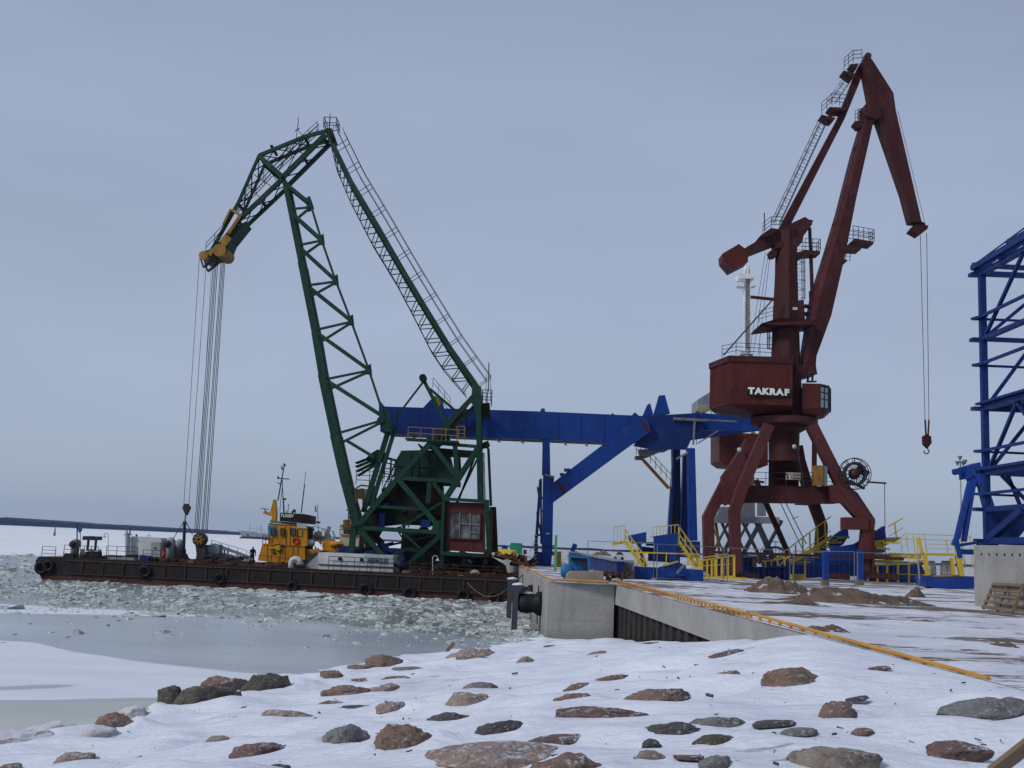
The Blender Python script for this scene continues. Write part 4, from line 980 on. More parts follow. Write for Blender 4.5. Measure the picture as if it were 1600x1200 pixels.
# ---- tower
T = [(742,617,681,683,7.5),(681,683,615,755,8.5),(615,755,561,820,9),(747,618,750,780,8),(749,697,694,783,9),(694,783,690,890,7),
 (675,692,748,698,5),(673,692,714,745,7),(711,695,714,743,7.5),(620,747,712,752,6),(624,751,687,824,8),(671,754,669,786,7),(677,754,694,777,6),
 (585,791,665,796,4.5),(556,824,691,832,6.5),(690,785,628,823,4),(566,832,602,872,7),(553,820,549,864,9),(691,834,633,886,7),(628,831,658,858,3.5),(686,822,693,836,6),(560,822,548,806,8)]
tw = m_(T, 'tower_frame')
T2 = [t_ for t_ in T if t_ not in (T[4], T[12], T[19], T[15])]
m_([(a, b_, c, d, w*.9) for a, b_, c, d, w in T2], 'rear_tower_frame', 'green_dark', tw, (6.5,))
mb = MB()
for x_, y_ in ((742, 617), (681, 683), (561, 820), (748, 698), (620, 747), (712, 752), (691, 832), (690, 884), (550, 862), (694, 783), (665, 796), (625, 751)):
    p = A(x_, y_, YC, KC); mb.beam(p, p+V((0, 6.5, 0)), .42)
for (a, b_) in (((561, 820), (681, 683)), ((681, 683), (742, 617)), ((691, 832), (748, 698)), ((550, 862), (691, 834))):
    p, q_ = A(*a, YC, KC), A(*b_, YC, KC); mb.beam(p, q_+V((0, 6.5, 0)), .18); mb.beam(p+V((0, 6.5, 0)), q_, .18)
mb.build('tower_bracing', 'green_black', tw)
mb = MB(); mb.out([(555, 812), (570, 818), (572, 836), (548, 836), (547, 822)], YC, .8, KC, -.1); mb.out([(678, 816), (690, 812), (696, 830), (684, 838), (674, 828)], YC, .4, KC, -.1); mb.out([(665, 680), (690, 682), (684, 700), (670, 702)], YC, .4, KC, .1)
mb.out([(738, 600), (752, 604), (753, 628), (744, 640), (736, 628)], YC, .9, KC, -.2); mb.build('gusset', 'green', tw)
# small A frame behind the tower head
af = m_([(660, 592, 612, 655, 3), (661, 592, 697, 662, 6), (670, 604, 712, 640, 4), (697, 660, 700, 690, 5)], 'a_frame', offs=(1.5,))
mb = MB(); mb.lathe([(.35, -.4), (.35, .4)], A(661, 591, YC+1.5, KC), 12, 'y'); mb.rail([A(676, 605, YC+1.3, KC), A(703, 637, YC+1.3, KC)], .9, .9, .022, 1); mb.ladder(A(680, 612, YC+1.2, KC), A(704, 645, YC+1.2, KC), (0, 1, 0)); mb.build('ladder', 'green_black', af)
mb = MB().out([(680, 617), (686, 618), (690, 628), (684, 636)], YC+2.5, .5, KC); mb.build('yellow_box', 'yellow', af)
# tie at the right
m_([(752, 697, 764, 692, 9), (763, 700, 767, 790, 4.2), (760, 700, 762, 694, 6)], 'tie_rod', 'green_dark', gc, (.5,))
m_([(755, 705, 757, 782, 3)], 'piston_rod', 'white', gc, (1.8,))
# head platform with rail and antenna
hp = MB().out([(753, 630), (765, 629), (766, 650), (753, 651)], YC, 2.2, KC, .6).build('head_platform', 'green_black', gc)
c = A(753, 631, YC+.6, KC); MB().rail([c, c+V((.85, 0, 0)), c+V((.85, 2, 0)), c+V((0, 2, 0)), c], 1.3, .5, .03, 1).mem(YC+1, [(763, 612, 764, 566, 1.6), (759, 628, 760, 585, .8), (766, 628, 767, 585, .8)], KC, .06).build('antenna', 'darksteel', hp)
# mid platform
mp_ = m_([(634, 686, 717, 691, 3)], 'mid_platform', offs=(-.4, 1))
a, b_ = A(637, 685, YC-.6, KC), A(716, 690, YC-.6, KC); MB().rail([a, b_], 1.05, 1.1, .03, 1).rail([a+V((4.4, 0, 0)), a+V((5.1, 0, 0))], 1.3, .5, .03, 3).build('railing', 'yellow_crane', mp_)
m_([(652, 692, 663, 700, 2), (652, 692, 665, 712, 2), (676, 703, 748, 706, 4), (680, 708, 744, 710, 3)], 'platform_truss', 'green_black', mp_, (1, 3))
# machinery house
mh = MB().prism([A(616, 748, YC+1, KC), A(713, 752, YC+1, KC), A(708, 735, YC+1, KC), A(700, 706, YC+1, KC), A(667, 703, YC+1, KC), A(627, 704, YC+1, KC), A(616, 724, YC+1, KC)], (0, 5, 0)).build('machinery_house', 'green_dark', gc)
mb = MB()
for x_ in (640, 652, 668): mb.mem(YC, [(x_, 706, x_, 748, 1.2)], KC, .1, (.93,))
mb.mem(YC, [(616, 726, 706, 730, 1)], KC, .1, (.93,)); mb.build('panel_rib', 'green', mh)
# slewing body and column, dark
sl = MB().out([(596, 764), (622, 752), (690, 754), (693, 800), (688, 822), (650, 820), (600, 818)], YC, 3.5, KC, 2.2)
sl.out([(628, 832), (690, 836), (690, 870), (676, 888), (640, 886), (626, 860)], YC, 3, KC, 2.6); sl.build('slewing_body', 'green_black', gc)
mb = MB(); mb.lathe([(1.7, 0), (1.7, .5), (1.2, .9), (1.1, 3.0), (1.6, 3.4), (1.6, 3.9)], V((A(652, 890, YC+4, KC).x, A(652, 890, YC+4, KC).y, ZD)), 20); mb.build('slew_column', 'green_dark', gc, False)
mb = MB(); c0 = A(632, 888, YC+.8, KC)
for t_ in range(9):
    a, b_ = math.pi*t_/9, math.pi*(t_+1)/9; R = 2.0; cc = A(640, 893, YC+.8, KC)
    mb.beam(cc+V((-R*math.cos(a), 0, R*math.sin(a))), cc+V((-R*math.cos(b_), 0, R*math.sin(b_))), .35, .8)
mb.build('base_arch', 'green_dark', gc)
mb = MB(); mb.out([(672, 756), (688, 758), (690, 800), (686, 806), (672, 780)], YC, .4, KC, 1.9)
for i in range(9): mb.mem(YC, [(674, 760+i*5, 688, 763+i*5, 1.6)], KC, .2, (1.8,))
mb.build('rope_drum', 'rusty', gc)
mb = MB(); 
for i in range(60):
    c = A(random.uniform(575, 690), random.uniform(800, 888), YC+random.uniform(1, 6), KC); mb.beam(c, c+V((random.uniform(-1, 1), random.uniform(-.5, .5), random.uniform(-.8, .8))), random.uniform(.1, .35))
for i in range(14): c = A(random.uniform(690, 780), random.uniform(868, 902), YC+random.uniform(-1, 4), KC); mb.beam(c, c+V((random.uniform(-1.4, 1.4), .3, random.uniform(-.3, .3))), random.uniform(.2, .6))
mb.build('under_gear', 'green_black', gc)
for (x1, y1, x2, y2) in ((600, 786, 608, 791), (649, 787, 661, 795), (658, 812, 672, 824), (590, 848, 606, 864), (766, 866, 752, 876), (593, 801, 600, 822)):
    a, b_ = A(x1, y1, YC+1.6, KC), A(x2, y2, YC+1.6, KC); mb = MB(); mb.box((min(a.x, b_.x), a.y, min(a.z, b_.z)), (max(a.x, b_.x), a.y+.5, max(a.z, b_.z))); mb.build('motor_box', 'blue', gc)
mb = MB(); mb.out([(692, 868), (768, 870), (790, 884), (796, 908), (640, 903), (640, 886), (690, 886)], YC, 3, KC, 1.5)
for i in range(46):
    c = A(random.uniform(690, 792), random.uniform(866, 905), YC+random.uniform(-2, 1.3), KC); mb.beam(c, c+V((random.uniform(-1., 1.), .3, random.uniform(-.5, .5))), random.uniform(.12, .4))
for i in range(26):
    c = A(random.uniform(600, 690), random.uniform(875, 902), YC+random.uniform(-2, .5), KC); mb.beam(c, c+V((random.uniform(-.8, .8), .3, random.uniform(-.4, .5))), random.uniform(.1, .3))
mb.build('winch_gear', 'green_black', gc)
MB().out([(575, 800), (600, 775), (640, 775), (640, 818), (600, 822), (585, 850), (572, 860), (566, 832)], YC+4.5, 1, KC, 0).build('rear_plating', 'green_black', gc)
# red cabin with big window
rcab = MB().prism([A(696, 860, YC-.3, KC), A(757, 864, YC-.3, KC), A(757, 786, YC-.3, KC), A(697, 784, YC-.3, KC)], (0, 4.5, 0)).build('red_cabin', 'redcab', gc)
wf = MB().prism([A(702, 840, YC-.36, KC), A(750, 842, YC-.36, KC), A(751, 802, YC-.36, KC), A(704, 799, YC-.36, KC)], (0, .1, 0)).build('window', 'film', rcab)  # dark glazing, its pale reflections painted in by the material
MB().mem(YC, [(719, 801, 718, 840, 1.4), (735, 802, 734, 841, 1.4), (719, 818, 750, 820, 1.2), (735, 832, 750, 833, 1.2)], KC, .06, (-.45,)).build('glazing_bar', 'greypaint', wf)
MB().mem(YC, [(703, 799, 751, 802, 2), (703, 799, 702, 841, 1.5), (751, 802, 750, 842, 1.5), (702, 841, 750, 843, 2)], KC, .1, (-.42,)).build('window_frame', 'redcab', wf)
MB().mem(YC, [(693, 780, 764, 784, 5), (761, 784, 764, 866, 7), (690, 864, 768, 869, 6), (694, 784, 691, 866, 4)], KC, .5, (-.5,)).build('cabin_frame', 'green', rcab)
MB().out([(765, 792), (775, 792), (778, 862), (765, 864)], YC, 3, KC, 0).build('side_screen', 'green_black', rcab)
mb = MB()
for i in range(16): mb.mem(YC, [(766.5, 795+i*4.2, 769.5, 798+i*4.2, 1.6)], KC, .08, (-.06,))
mb.build('chain', 'yellow_crane', rcab)
# yellow operator cabin at the foot of the boom
oc = MB(); oc.mem(YC, [(553, 762, 561, 757, 2), (561, 757, 585, 760, 2.5), (553, 762, 553, 786, 3), (562, 762, 562, 776, 6), (574, 762, 574, 776, 4), (553, 777, 572, 778, 3)], KC, .3, (1.3,)); oc.out([(577, 762), (585, 760), (584, 782), (578, 790), (566, 790), (566, 779), (577, 778)], YC, 2.2, KC, 1.3)
occ = oc.build('operator_cabin', 'yellow_crane', gc)
MB().out([(554, 764), (576, 764), (576, 776), (554, 776)], YC, 2.0, KC, 1.45).build('window', 'glass_pale', occ)
# ---- ropes and hook blocks
mb = MB(); yr = YC+.6
for xt, xb in ((334, 304), (336.5, 306.5), (338.5, 308.5), (341, 311), (346, 315.5), (348, 317.5), (350, 321), (352, 323.5)):
    mb.tube(A(xt, 401, yr+ (xt % 3)*.3, KC), A(xb, 832, yr+(xt % 3)*.2, KC), .034, n=5, cap=False)
mb.build('hoist_rope', 'rope', gc)
mb = MB()
for xt, xb in ((311.5, 287), (323, 295)): mb.tube(A(xt, 403, yr, KC), A(xb, 790, yr, KC), .024, n=5, cap=False)
mb.tube(A(331, 404, yr, KC), A(313, 735, yr, KC), .014, n=4, cap=False); mb.build('auxiliary_rope', 'rope', gc)
hb = MB(); c = A(313, 843, yr, KC); hb.lathe([(.62, -.45), (.62, .45)], c, 10, 'y'); hb.out([(305, 850), (320, 852), (322, 864), (312, 886), (304, 884), (307, 866)], yr, .7, KC, -.3); h1 = hb.build('hook_block', 'darksteel', gc)
mb = MB()
for i in range(7): a = 2*math.pi*i/7; mb.beam(c+V((.12*math.cos(a), -.5, .12*math.sin(a))), c+V((.46*math.cos(a), -.5, .46*math.sin(a))), .17, .06)
mb.build('wheel_spoke', 'yellow_crane', h1)
hb = MB(); hb.out([(288, 787), (293, 787), (297, 793), (291.5, 805), (289.5, 805), (284.5, 793)], yr, .4, KC, -.2); hb.mem(yr, [(290, 805, 289, 812, 1.6)], KC); h2 = hb.build('small_hook_block', 'darksteel', gc)
MB().mem(yr, [(289, 812, 270, 843, .9), (289, 812, 301, 836, 1.1)], KC, .06).build('sling', 'rope', h2)
# ================================================================== DARK RED PORTAL CRANE
YT = 92.0; ST = YT/F_PX
rcn = E('portal_crane', (A(1225, 900, YT).x, YT, ZQ), 'tall dark red portal jib crane with an angular house, standing on the quay', 'crane')
def o_(pix, th, off, name, mat='crane_red', par=rcn, y=YT): return MB().out(pix, y+off, th).build(name, mat, par)
# portal: legs front and rear, cross beam, ring
def leg(pts, w, off, name='leg', th=.9, mat='crane_red_light', cont=None):
    mb = MB()
    for i_, (a, b_) in enumerate(zip(pts, pts[1:])): mb.mem(YT+off, [(*a, *b_, w)], 0, th*(1-.02*(i_ % 2)))
    for x_, y_ in pts[1:-1]:
        c = A(x_, y_, YT+off); mb.tube(c-V((0, th*.507, 0)), c+V((0, th*.507, 0)), w*.5*ST, n=20)
    return mb.build(name, mat, rcn)
legB = leg([(1201, 664), (1174, 728), (1157, 768), (1147, 800), (1150, 896)], 16, -4.5)
legC = leg([(1172, 690), (1140, 742), (1106, 808), (1108, 893)], 16, -1)
legD = leg([(1267, 664), (1296, 722), (1318, 764), (1356, 816), (1348, 893)], 17, -4)
legE = leg([(1243, 700), (1262, 762), (1284, 822), (1279, 888)], 15, 4.5, mat='crane_red')
MB().out([(1128, 745), (1160, 700), (1172, 735), (1163, 786), (1143, 786), (1134, 790)], YT-2.2, .9).build('leg_web', 'crane_red_light', rcn)
MB().out([(1296, 758), (1318, 755), (1340, 770), (1368, 812), (1362, 826), (1336, 806), (1318, 786), (1300, 786)], YT-4.4, .95).build('leg_web', 'crane_red_light', rcn)
mb = MB(); mb.out([(1150, 758), (1305, 760), (1306, 787), (1150, 785)], YT-3.6, 1.0); mb.out([(1170, 762), (1292, 764), (1292, 784), (1172, 782)], YT+3.6, 1.0)
p1_, p2_ = A(1165, 772, YT-3.6), A(1290, 773, YT-3.6); mb.beam(p1_+V((0, 1, 0)), p1_+V((0, 7.2, 0)), 1.2); mb.beam(p2_+V((0, 1, 0)), p2_+V((0, 7.2, 0)), 1.2); mb.build('cross_beam', 'crane_red', rcn)
MB().mem(YT, [(1187, 748, 1240, 868, 7.5), (1200, 752, 1185, 750, 3)], 0, .4, (1.5,)).build('brace', 'crane_red', rcn)
MB().mem(YT, [(1265, 680, 1264, 762, 6)], 0, .4, (-1.5,)).build('strut', 'crane_red', rcn)
MB().mem(YT, [(1262, 640+52, 1274, 762, 8)], 0, .5, (2.5,)).build('strut', 'crane_red', rcn)
o_([(1320, 808), (1357, 809), (1357, 828), (1320, 827)], 1.2, -4.6, 'equipment_box', 'crane_red_light')
mb = MB(); mb.mem(YT, [(1336, 829, 1335, 893, 3), (1095, 862, 1380, 872, 4), (1095, 896, 1165, 899, 9), (1262, 897, 1300, 899, 9), (1330, 896, 1372, 899, 9)], 0, .8, (-4.4,)); mb.mem(YT, [(1120, 888, 1290, 890, 4)], 0, .5, (4.4,)); mb.build('bogie', 'crane_red', rcn)
cx = A(1225, 660, YT)
MB().lathe([(2.75, -.32), (2.8, -.25), (2.8, .25), (2.75, .32)], cx, 32).build('slewing_ring', 'crane_red_light', rcn, True)
mb = MB(); mb.lathe([(1.25, 0), (1.25, 2.2), (1.32, 2.2), (1.32, 2.35), (1.25, 2.35), (1.3, 4.7), (2.3, 5.3)], (cx.x, cx.y, cx.z-5.6), 24); mb.build('pedestal_column', 'crane_red', rcn, True)
# lamps, signs, cabinet
for x_, y_, off in ((1241, 698, -1.6), (1155, 703, -4.6)):
    c = A(x_, y_, YT+off); MB().lathe([(.05, .15), (.17, 0), (.2, -.08), (.03, -.1)], c, 12, 'y').build('flood_lamp', 'white', rcn, True)
sg = o_([(1228, 738), (1251, 739), (1251, 750), (1228, 749)], .05, -4.05, 'weight_sign', 'cream')
text('М 1:12,5м', .30, A(1239.5, 741.6, YT-4.07), 'textdark', sg, 'sign_text', .008, .01); text('Ф 1:0,5м', .30, A(1239.5, 746.8, YT-4.07), 'textdark', sg, 'sign_text', .008, .01)
cb = o_([(1274, 727), (1286, 727), (1286, 758), (1274, 758)], 1.0, -4.4, 'cabinet', 'yellow_crane'); o_([(1286, 727.5), (1293, 728), (1293, 759), (1286, 758)], 1.0, -4.3, 'cabinet_side', 'greypaint', cb)
MB().rail([A(1252, 757, YT-3.9), A(1300, 759, YT-3.9)], 1.0, 1.0, .02, 2).rail([A(1165, 757, YT-3.9), A(1228, 758, YT-3.9)], 1.0, 1.4, .02, 1).build('portal_railing', 'darksteel', rcn)
# cable reel
rl = E('cable_reel', A(1337, 740, YT-5), 'x', 'x'); bpy.data.objects.remove(rl)
c = A(1337, 740, YT-5); R = 23*ST
rim = MB().torus(c, R, .035, 'y', 36, 6).torus(c, R*.68, .11, 'y', 32, 6).torus(c+V((0, .5, 0)), R, .035, 'y', 36, 6).torus(c+V((0, .5, 0)), R*.68, .09, 'y', 32, 6).build('cable_reel', 'darksteel', rcn)
mb = MB()
for i in range(12): a = 2*math.pi*i/12+.1; d_ = V((math.cos(a), 0, math.sin(a))); mb.beam(c+d_*.15, c+d_*R, .06).beam(c+V((0, .5, 0))+d_*.15, c+V((0, .5, 0))+d_*R*.9, .05)
mb.build('spoke', 'darksteel', rim)
MB().lathe([(.34, -.12), (.4, .1), (.45, .5), (.2, .8)], c, 14, 'y').build('hub', 'crane_red', rim, True)
MB().mem(YT, [(1314, 738, 1330, 746, 9)], 0, .5, (-4.2,)).mem(YT, [(1326, 758, 1354, 760, 2.2), (1300, 756, 1322, 768, 3)], 0, .3, (-4.7,)).mem(YT, [(1352, 758, 1353, 868, .8)], 0, .04, (-4.7,)).build('reel_arm', 'crane_red', rim)
# machinery house: angular plan, chamfered belly
def lift(pts, z): return [V((x_, y_, z)) for x_, y_ in pts]
h = [A(1109, 600, YT+1.2), A(1140, 600, YT-3), A(1238, 600, YT-3.4), A(1240, 600, YT+3), A(1118, 600, YT+4)]
pl = [(p.x, p.y) for p in h]; zT, zB, zC = A(1190, 558, YT-3.2).z, A(1190, 632, YT-3.2).z, A(1200, 650, YT).z
zT2 = A(1140, 557, YT-3).z
mb = MB(); n = 5; top = [V((x_, y_, zT)) for x_, y_ in pl]; bot = [V((x_, y_, zB)) for x_, y_ in pl]; ce = V((cx.x, cx.y, 0))
low = [V((ce.x+(x_-ce.x)*.62, ce.y+(y_-ce.y)*.55, zC)) for x_, y_ in pl]
mb.add(top+bot+low, [(0, 1, 2, 3, 4)[::-1], (10, 11, 12, 13, 14)]+[(i, n+i, n+(i+1) % n, (i+1) % n) for i in range(n)]+[(n+i, 2*n+i, 2*n+(i+1) % n, n+(i+1) % n) for i in range(n)])
hsx = mb.build('machinery_house', 'house_red', rcn)
mb = MB()   # corrugation ribs and roof band, proud of the walls
for (a, b_) in ((0, 1), (1, 2)):
    p, q_ = V((*pl[a], 0)), V((*pl[b_], 0)); L_ = (q_-p).length; nn = V(((q_-p).y, -(q_-p).x, 0)).normalized(); k = int(L_/.28)
    for i in range(1, k):
        c = p.lerp(q_, i/k)+nn*.012; mb.beam(c+V((0, 0, zB+.15)), c+V((0, 0, zT-.5)), .07, .04, nrm=nn)
mb.build('corrugation', 'house_red', hsx)
mb = MB()
for (a, b_) in ((0, 1), (1, 2)):
    p, q_ = V((*pl[a], zT-.2)), V((*pl[b_], zT-.2)); nn = V(((q_-p).y, -(q_-p).x, 0)).normalized(); mb.beam(p+nn*.06, q_+nn*.06, .5, .12, nrm=nn)
mb.build('roof_band', 'crane_red', hsx)
p, q_ = V((*pl[1], 0)), V((*pl[2], 0)); fa = math.atan2((q_-p).y, (q_-p).x); nn = V(((q_-p).y, -(q_-p).x, 0)).normalized()
tx = A(1201.5, 613, YT-3.3)+nn*.10
mpl = MB().prism([A(1167, 605, YT-3.3)+nn*.06, A(1235.5, 608, YT-3.38)+nn*.06, A(1235.5, 621.5, YT-3.38)+nn*.06, A(1167, 618, YT-3.3)+nn*.06], nn*.03).build('name_plate', 'green_black', hsx)
for i_, ch_ in enumerate('TAKRAF'): text(ch_, .70, A(1173.5+i_*11.1, 611.3+i_*.50, YT-3.3-i_*.014)+nn*.12, 'textwhite', mpl, 'letter', .045, .02, 1.12, fa)
MB().rail([A(1128, 557, YT-2)+V((0, 0, -.1)), A(1150, 554, YT-2.5), A(1206, 557, YT-2.5)], 1.0, .9, .022, 2).mem(YT, [(1207, 467, 1125, 560, 2.2)], 0, .1, (-1.5,)).build('roof_railing', 'darksteel', hsx)
# upper column
zl = A(1228, 575, YT).z; zm = A(1228, 430, YT).z; zt_ = A(1228, 372, YT).z; ccx = A(1228.5, 560, YT)
MB().lathe([(1.28, 0), (1.22, (zm-zl)*.5), (1.0, zm-zl), (1.0, zt_-zl)], (ccx.x, YT, zl-4), 8).lathe([(1.28, 0), (1.25, 5)], (ccx.x, YT, zl-4.6), 8).build('mast', 'crane_red', rcn)
MB().lathe([(1.28, 0), (1.12, (zm-zl)*.6), (.98, zm-zl), (.95, zt_-zl+.6)], (ccx.x-.05, YT, zl), 8).build('mast_top', 'crane_red', rcn)
c = A(1228, 505, YT); pf = MB().prism([A(1185, 512, YT-1.2), A(1190, 505, YT-1.6), A(1217, 497, YT-1.9), A(1275, 500, YT-1.9), A(1273, 507, YT-1.9), A(1218, 508, YT-1.9)], (0, 3.2, 0)).build('mast_platform', 'crane_red', rcn)
MB().rail([A(1186, 504, YT-1.2), A(1208, 498, YT-1.8)], 1.0, .8, .02, 2).build('railing', 'darksteel', pf)
mb = MB(); mb.out([(1244, 470), (1256, 468), (1258, 500), (1244, 500)], YT-.8, 1.2); mb.mem(YT, [(1256, 478, 1268, 480, 3), (1256, 490, 1268, 492, 3)], 0, .8); mb.build('luffing_gear', 'crane_red', pf)
MB().out([(1239, 480), (1246, 480), (1246, 484), (1239, 484)], YT-1.45, .1).build('plate', 'white', pf)
pf2 = MB().out([(1240, 396), (1260, 390), (1266, 391), (1282, 392), (1281, 397), (1260, 398), (1243, 405)], YT-.5, 1.4).out([(1203, 392), (1215, 391), (1213, 400), (1206, 400)], YT-.6, 1.2).build('upper_platform', 'crane_red', rcn)
MB().rail([A(1258, 391, YT-.5), A(1282, 392, YT-.5), A(1282, 392, YT-.5)+V((0, 1.3, 0)), A(1250, 390, YT-.5)+V((0, 1.3, 0))], 1.05, .6, .022, 2).build('railing', 'darksteel', pf2)
MB().ladder(A(1250, 466, YT-.3), A(1249, 396, YT-.3), (1, 0, 0), .4, .33, .02).cage(A(1250, 466, YT-.3), A(1249, 396, YT-.3), (0, 1, 0), (1, 0, 0), .45, .75, .018).build('mast_ladder', 'darksteel', rcn)
MB().ladder(A(1206, 545, YT-.3), A(1206, 512, YT-.3), (1, 0, 0), .4, .33, .02).cage(A(1206, 545, YT-.3), A(1206, 512, YT-.3), (0, 1, 0), (-1, 0, 0), .4, .75, .018).build('lower_ladder', 'darksteel', rcn)
MB().mem(YT, [(1173, 464, 1211, 468, 4)], 0, .3).build('bracket', 'crane_red', rcn)
mb = MB()
for x1, x2 in ((1198, 1172), (1203, 1178), (1206, 1186)): mb.mem(YT, [(x1, 392, x2, 556, .6)], 0, .03, (.5,))
mb.build('stay_rope', 'rope', rcn)
# counterweight beam
cwb = o_([(1258, 338.6), (1264, 343), (1270.6, 344), (1268.7, 351), (1256, 368), (1248, 373), (1236, 374), (1213, 381), (1169, 398), (1158, 392), (1163, 388), (1190, 372), (1215, 359)], 1.1, -.55, 'counterweight_beam')
o_([(1129, 396), (1154.6, 381), (1163, 387.5), (1169, 398), (1169, 408.6), (1143, 422), (1130, 407)], 1.9, -.95, 'counterweight', 'house_red', cwb)
o_([(1241, 372), (1256, 366), (1254, 378), (1240, 386), (1212, 388), (1212, 380)], 1.6, -.8, 'pivot_head', 'crane_red', cwb)
o_([(1188, 368), (1205, 356), (1217, 358), (1204, 368), (1192, 371)], 2.0, -1, 'beam_platform', 'crane_red', cwb)
MB().rail([A(1192, 367, YT-1), A(1205, 357, YT-1), A(1222, 357, YT-1)], 1.05, .7, .022, 2).mem(YT, [(1190, 338, 1191, 366, 1.4)], 0, .08, (-1,)).build('railing', 'darksteel', cwb)
MB().mem(YT, [(1265, 356, 1267, 400, 4), (1267, 400, 1269, 458, 4.5), (1266, 455, 1267, 475, 3.5)], 0, .3).build('push_rod', 'crane_red', rcn)
# main jib
jb = [(1253, 572), (1264, 500), (1272, 457), (1290, 400), (1311, 330), (1335, 236), (1351, 182), (1366, 185), (1338, 310), (1321, 397), (1299, 493), (1276, 556), (1274, 583), (1262, 584)]
mj = o_(jb, 1.3, -.65, 'main_jib')
o_([(1273.5, 456.8), (1291.2, 399.7), (1312.2, 329.7), (1336, 236.5), (1351.5, 184), (1355, 184.3), (1341, 237), (1319, 331), (1299, 401), (1283, 458), (1262, 566), (1255, 570)], .02, -.672, 'lit_chamfer_strip', 'crane_red_light', mj)  # flat strip; the chamfer's brighter side is painted on in lighter red
jp = MB().out([(1330, 378), (1336, 372), (1366, 378), (1364, 382), (1338, 378)], YT-.9, 1.5).out([(1322, 384), (1347, 387), (1344, 391), (1322, 390)], YT-.9, 1.3).out([(1318, 404), (1325, 407), (1316, 415)], YT-.6, 1.2).build('jib_platform', 'crane_red', mj)
MB().rail([A(1333, 371, YT-.9), A(1366, 377, YT-.9), A(1366, 377, YT-.9)+V((0, 1.4, 0)), A(1333, 371, YT-.9)+V((0, 1.4, 0))], 1.05, .5, .022, 2).ladder(A(1324, 408, YT-.3), A(1327, 385, YT-.3), (1, 0, 0), .4).build('railing', 'darksteel', jp)
MB().out([(1345, 188), (1349, 190), (1347, 198), (1342, 199), (1335, 192), (1336, 189)], YT-.6, 1.0).rail([A(1336, 190, YT-.6), A(1346, 186, YT-.6), A(1346, 186, YT-.6)+V((0, 1, 0))], 1.0, .4, .022, 2).build('head_walkway', 'crane_red', mj)
for x_, y_ in ((1302, 351), (1335, 232), (1282, 431)):
    c = A(x_, y_, YT-.3); MB().lathe([(.05, .1), (.18, 0), (.05, -.12)], c, 10, 'x').build('jib_lamp', 'crane_red', mj)
# fly jib
fj2 = o_([(1353, 86), (1359, 88), (1363.5, 94), (1396, 145), (1400, 173), (1437, 332), (1440, 348), (1424, 346), (1412, 301), (1372, 185), (1361, 160), (1351, 107), (1347, 97)], 1.2, -.6, 'fly_jib')
o_([(1352, 163), (1362, 155), (1374, 162), (1378, 182), (1370, 186), (1352, 181)], 1.7, -.85, 'jib_joint', 'crane_red', fj2)
mb = MB(); mb.lathe([(.3, -.3), (.3, .3)], A(1355, 89, YT), 14, 'y'); mb.lathe([(.48, -.4), (.48, .4)], A(1436, 356, YT), 14, 'y'); mb.out([(1422, 360), (1428, 352), (1451, 352), (1449, 358), (1436, 368)], YT-.5, 1.0); mb.build('head_sheave', 'crane_red', fj2)
MB().mem(YT, [(1400, 173, 1441, 345, .7), (1404, 172, 1447, 350, .5)], 0, .03, (.2,)).build('jib_rope', 'rope', fj2)
# back stay with ladder cage and landings
st_ = o_([(1346, 96), (1354, 104), (1350, 112), (1320, 185), (1232, 358), (1218, 356), (1310, 184), (1340, 108)], .8, .3, 'back_stay')
mb = MB()
for a, b_ in (((1213, 350), (1287, 190)), ((1301, 160), (1327, 122))):
    p, q_ = A(*a, YT+.2), A(*b_, YT+.2); mb.ladder(p+V((.3, 0, 0)), q_+V((.3, 0, 0)), (0, 1, 0), .45, .35, .02); mb.cage(p, q_, (0, 1, 0), (-.85, 0, .5), .5, .75, .016); mb.ladder(p, q_, (.9, 0, -.4), .4, .35, .018)
mb.build('caged_ladder', 'darksteel', st_)
lp = MB().out([(1284, 179), (1306, 184), (1302, 188), (1294, 186)], YT-.3, 1.4).out([(1296, 167), (1324, 168), (1320, 172), (1304, 173)], YT-.3, 1.4).out([(1318, 110), (1338, 115), (1333, 121)], YT-.3, 1.4).out([(1329, 100), (1342, 99), (1338, 108)], YT-.3, 1.2).build('landing', 'crane_red', st_)
MB().rail([A(1284, 179, YT-.3), A(1300, 164, YT-.3), A(1324, 167, YT-.3)], 1.1, .6, .022, 2).rail([A(1319, 109, YT-.3), A(1333, 97, YT-.3), A(1347, 96, YT-.3)], 1.1, .6, .022, 2).rail([A(1319, 109, YT+1), A(1333, 97, YT+1), A(1347, 96, YT+1)], 1.1, .6, .022, 2).build('railing', 'darksteel', lp)
# operator cabin
pc1 = [A(1253, 630, YT-.6), A(1253, 630, YT-2.6), A(1281, 630, YT-2.8), A(1294, 630, YT-2.0), A(1297, 630, YT-.4), A(1290, 630, YT+.6)]
z1, z2 = A(1275, 603, YT-1.5).z, A(1275, 650, YT-1.5).z
ocb = MB().add([V((p.x, p.y, z1)) for p in pc1]+[V((p.x, p.y, z2+.5)) for p in pc1]+[V((pc1[0].x+(p.x-pc1[0].x)*.8, p.y+.2, z2)) for p in pc1], [(5, 4, 3, 2, 1, 0), (12, 13, 14, 15, 16, 17)]+[(i, 6+i, 6+(i+1) % 6, (i+1) % 6) for i in range(6)]+[(6+i, 12+i, 12+(i+1) % 6, 6+(i+1) % 6) for i in range(6)]).build('operator_cabin', 'house_red', rcn)
mb = MB()
for i in (2, 3, 4):
    if i > 3: continue
    p, q_ = pc1[i], pc1[i+1]; nn = V(((q_-p).y, -(q_-p).x, 0)).normalized()*.02; mb.add([V((p.x, p.y, z2+.55))+nn, V((q_.x, q_.y, z2+.55))+nn, V((q_.x, q_.y, z1-.25))+nn, V((p.x, p.y, z1-.25))+nn], [(0, 1, 2, 3)])
gl = mb.build('cabin_glazing', 'glass_pale', ocb)
mb = MB()
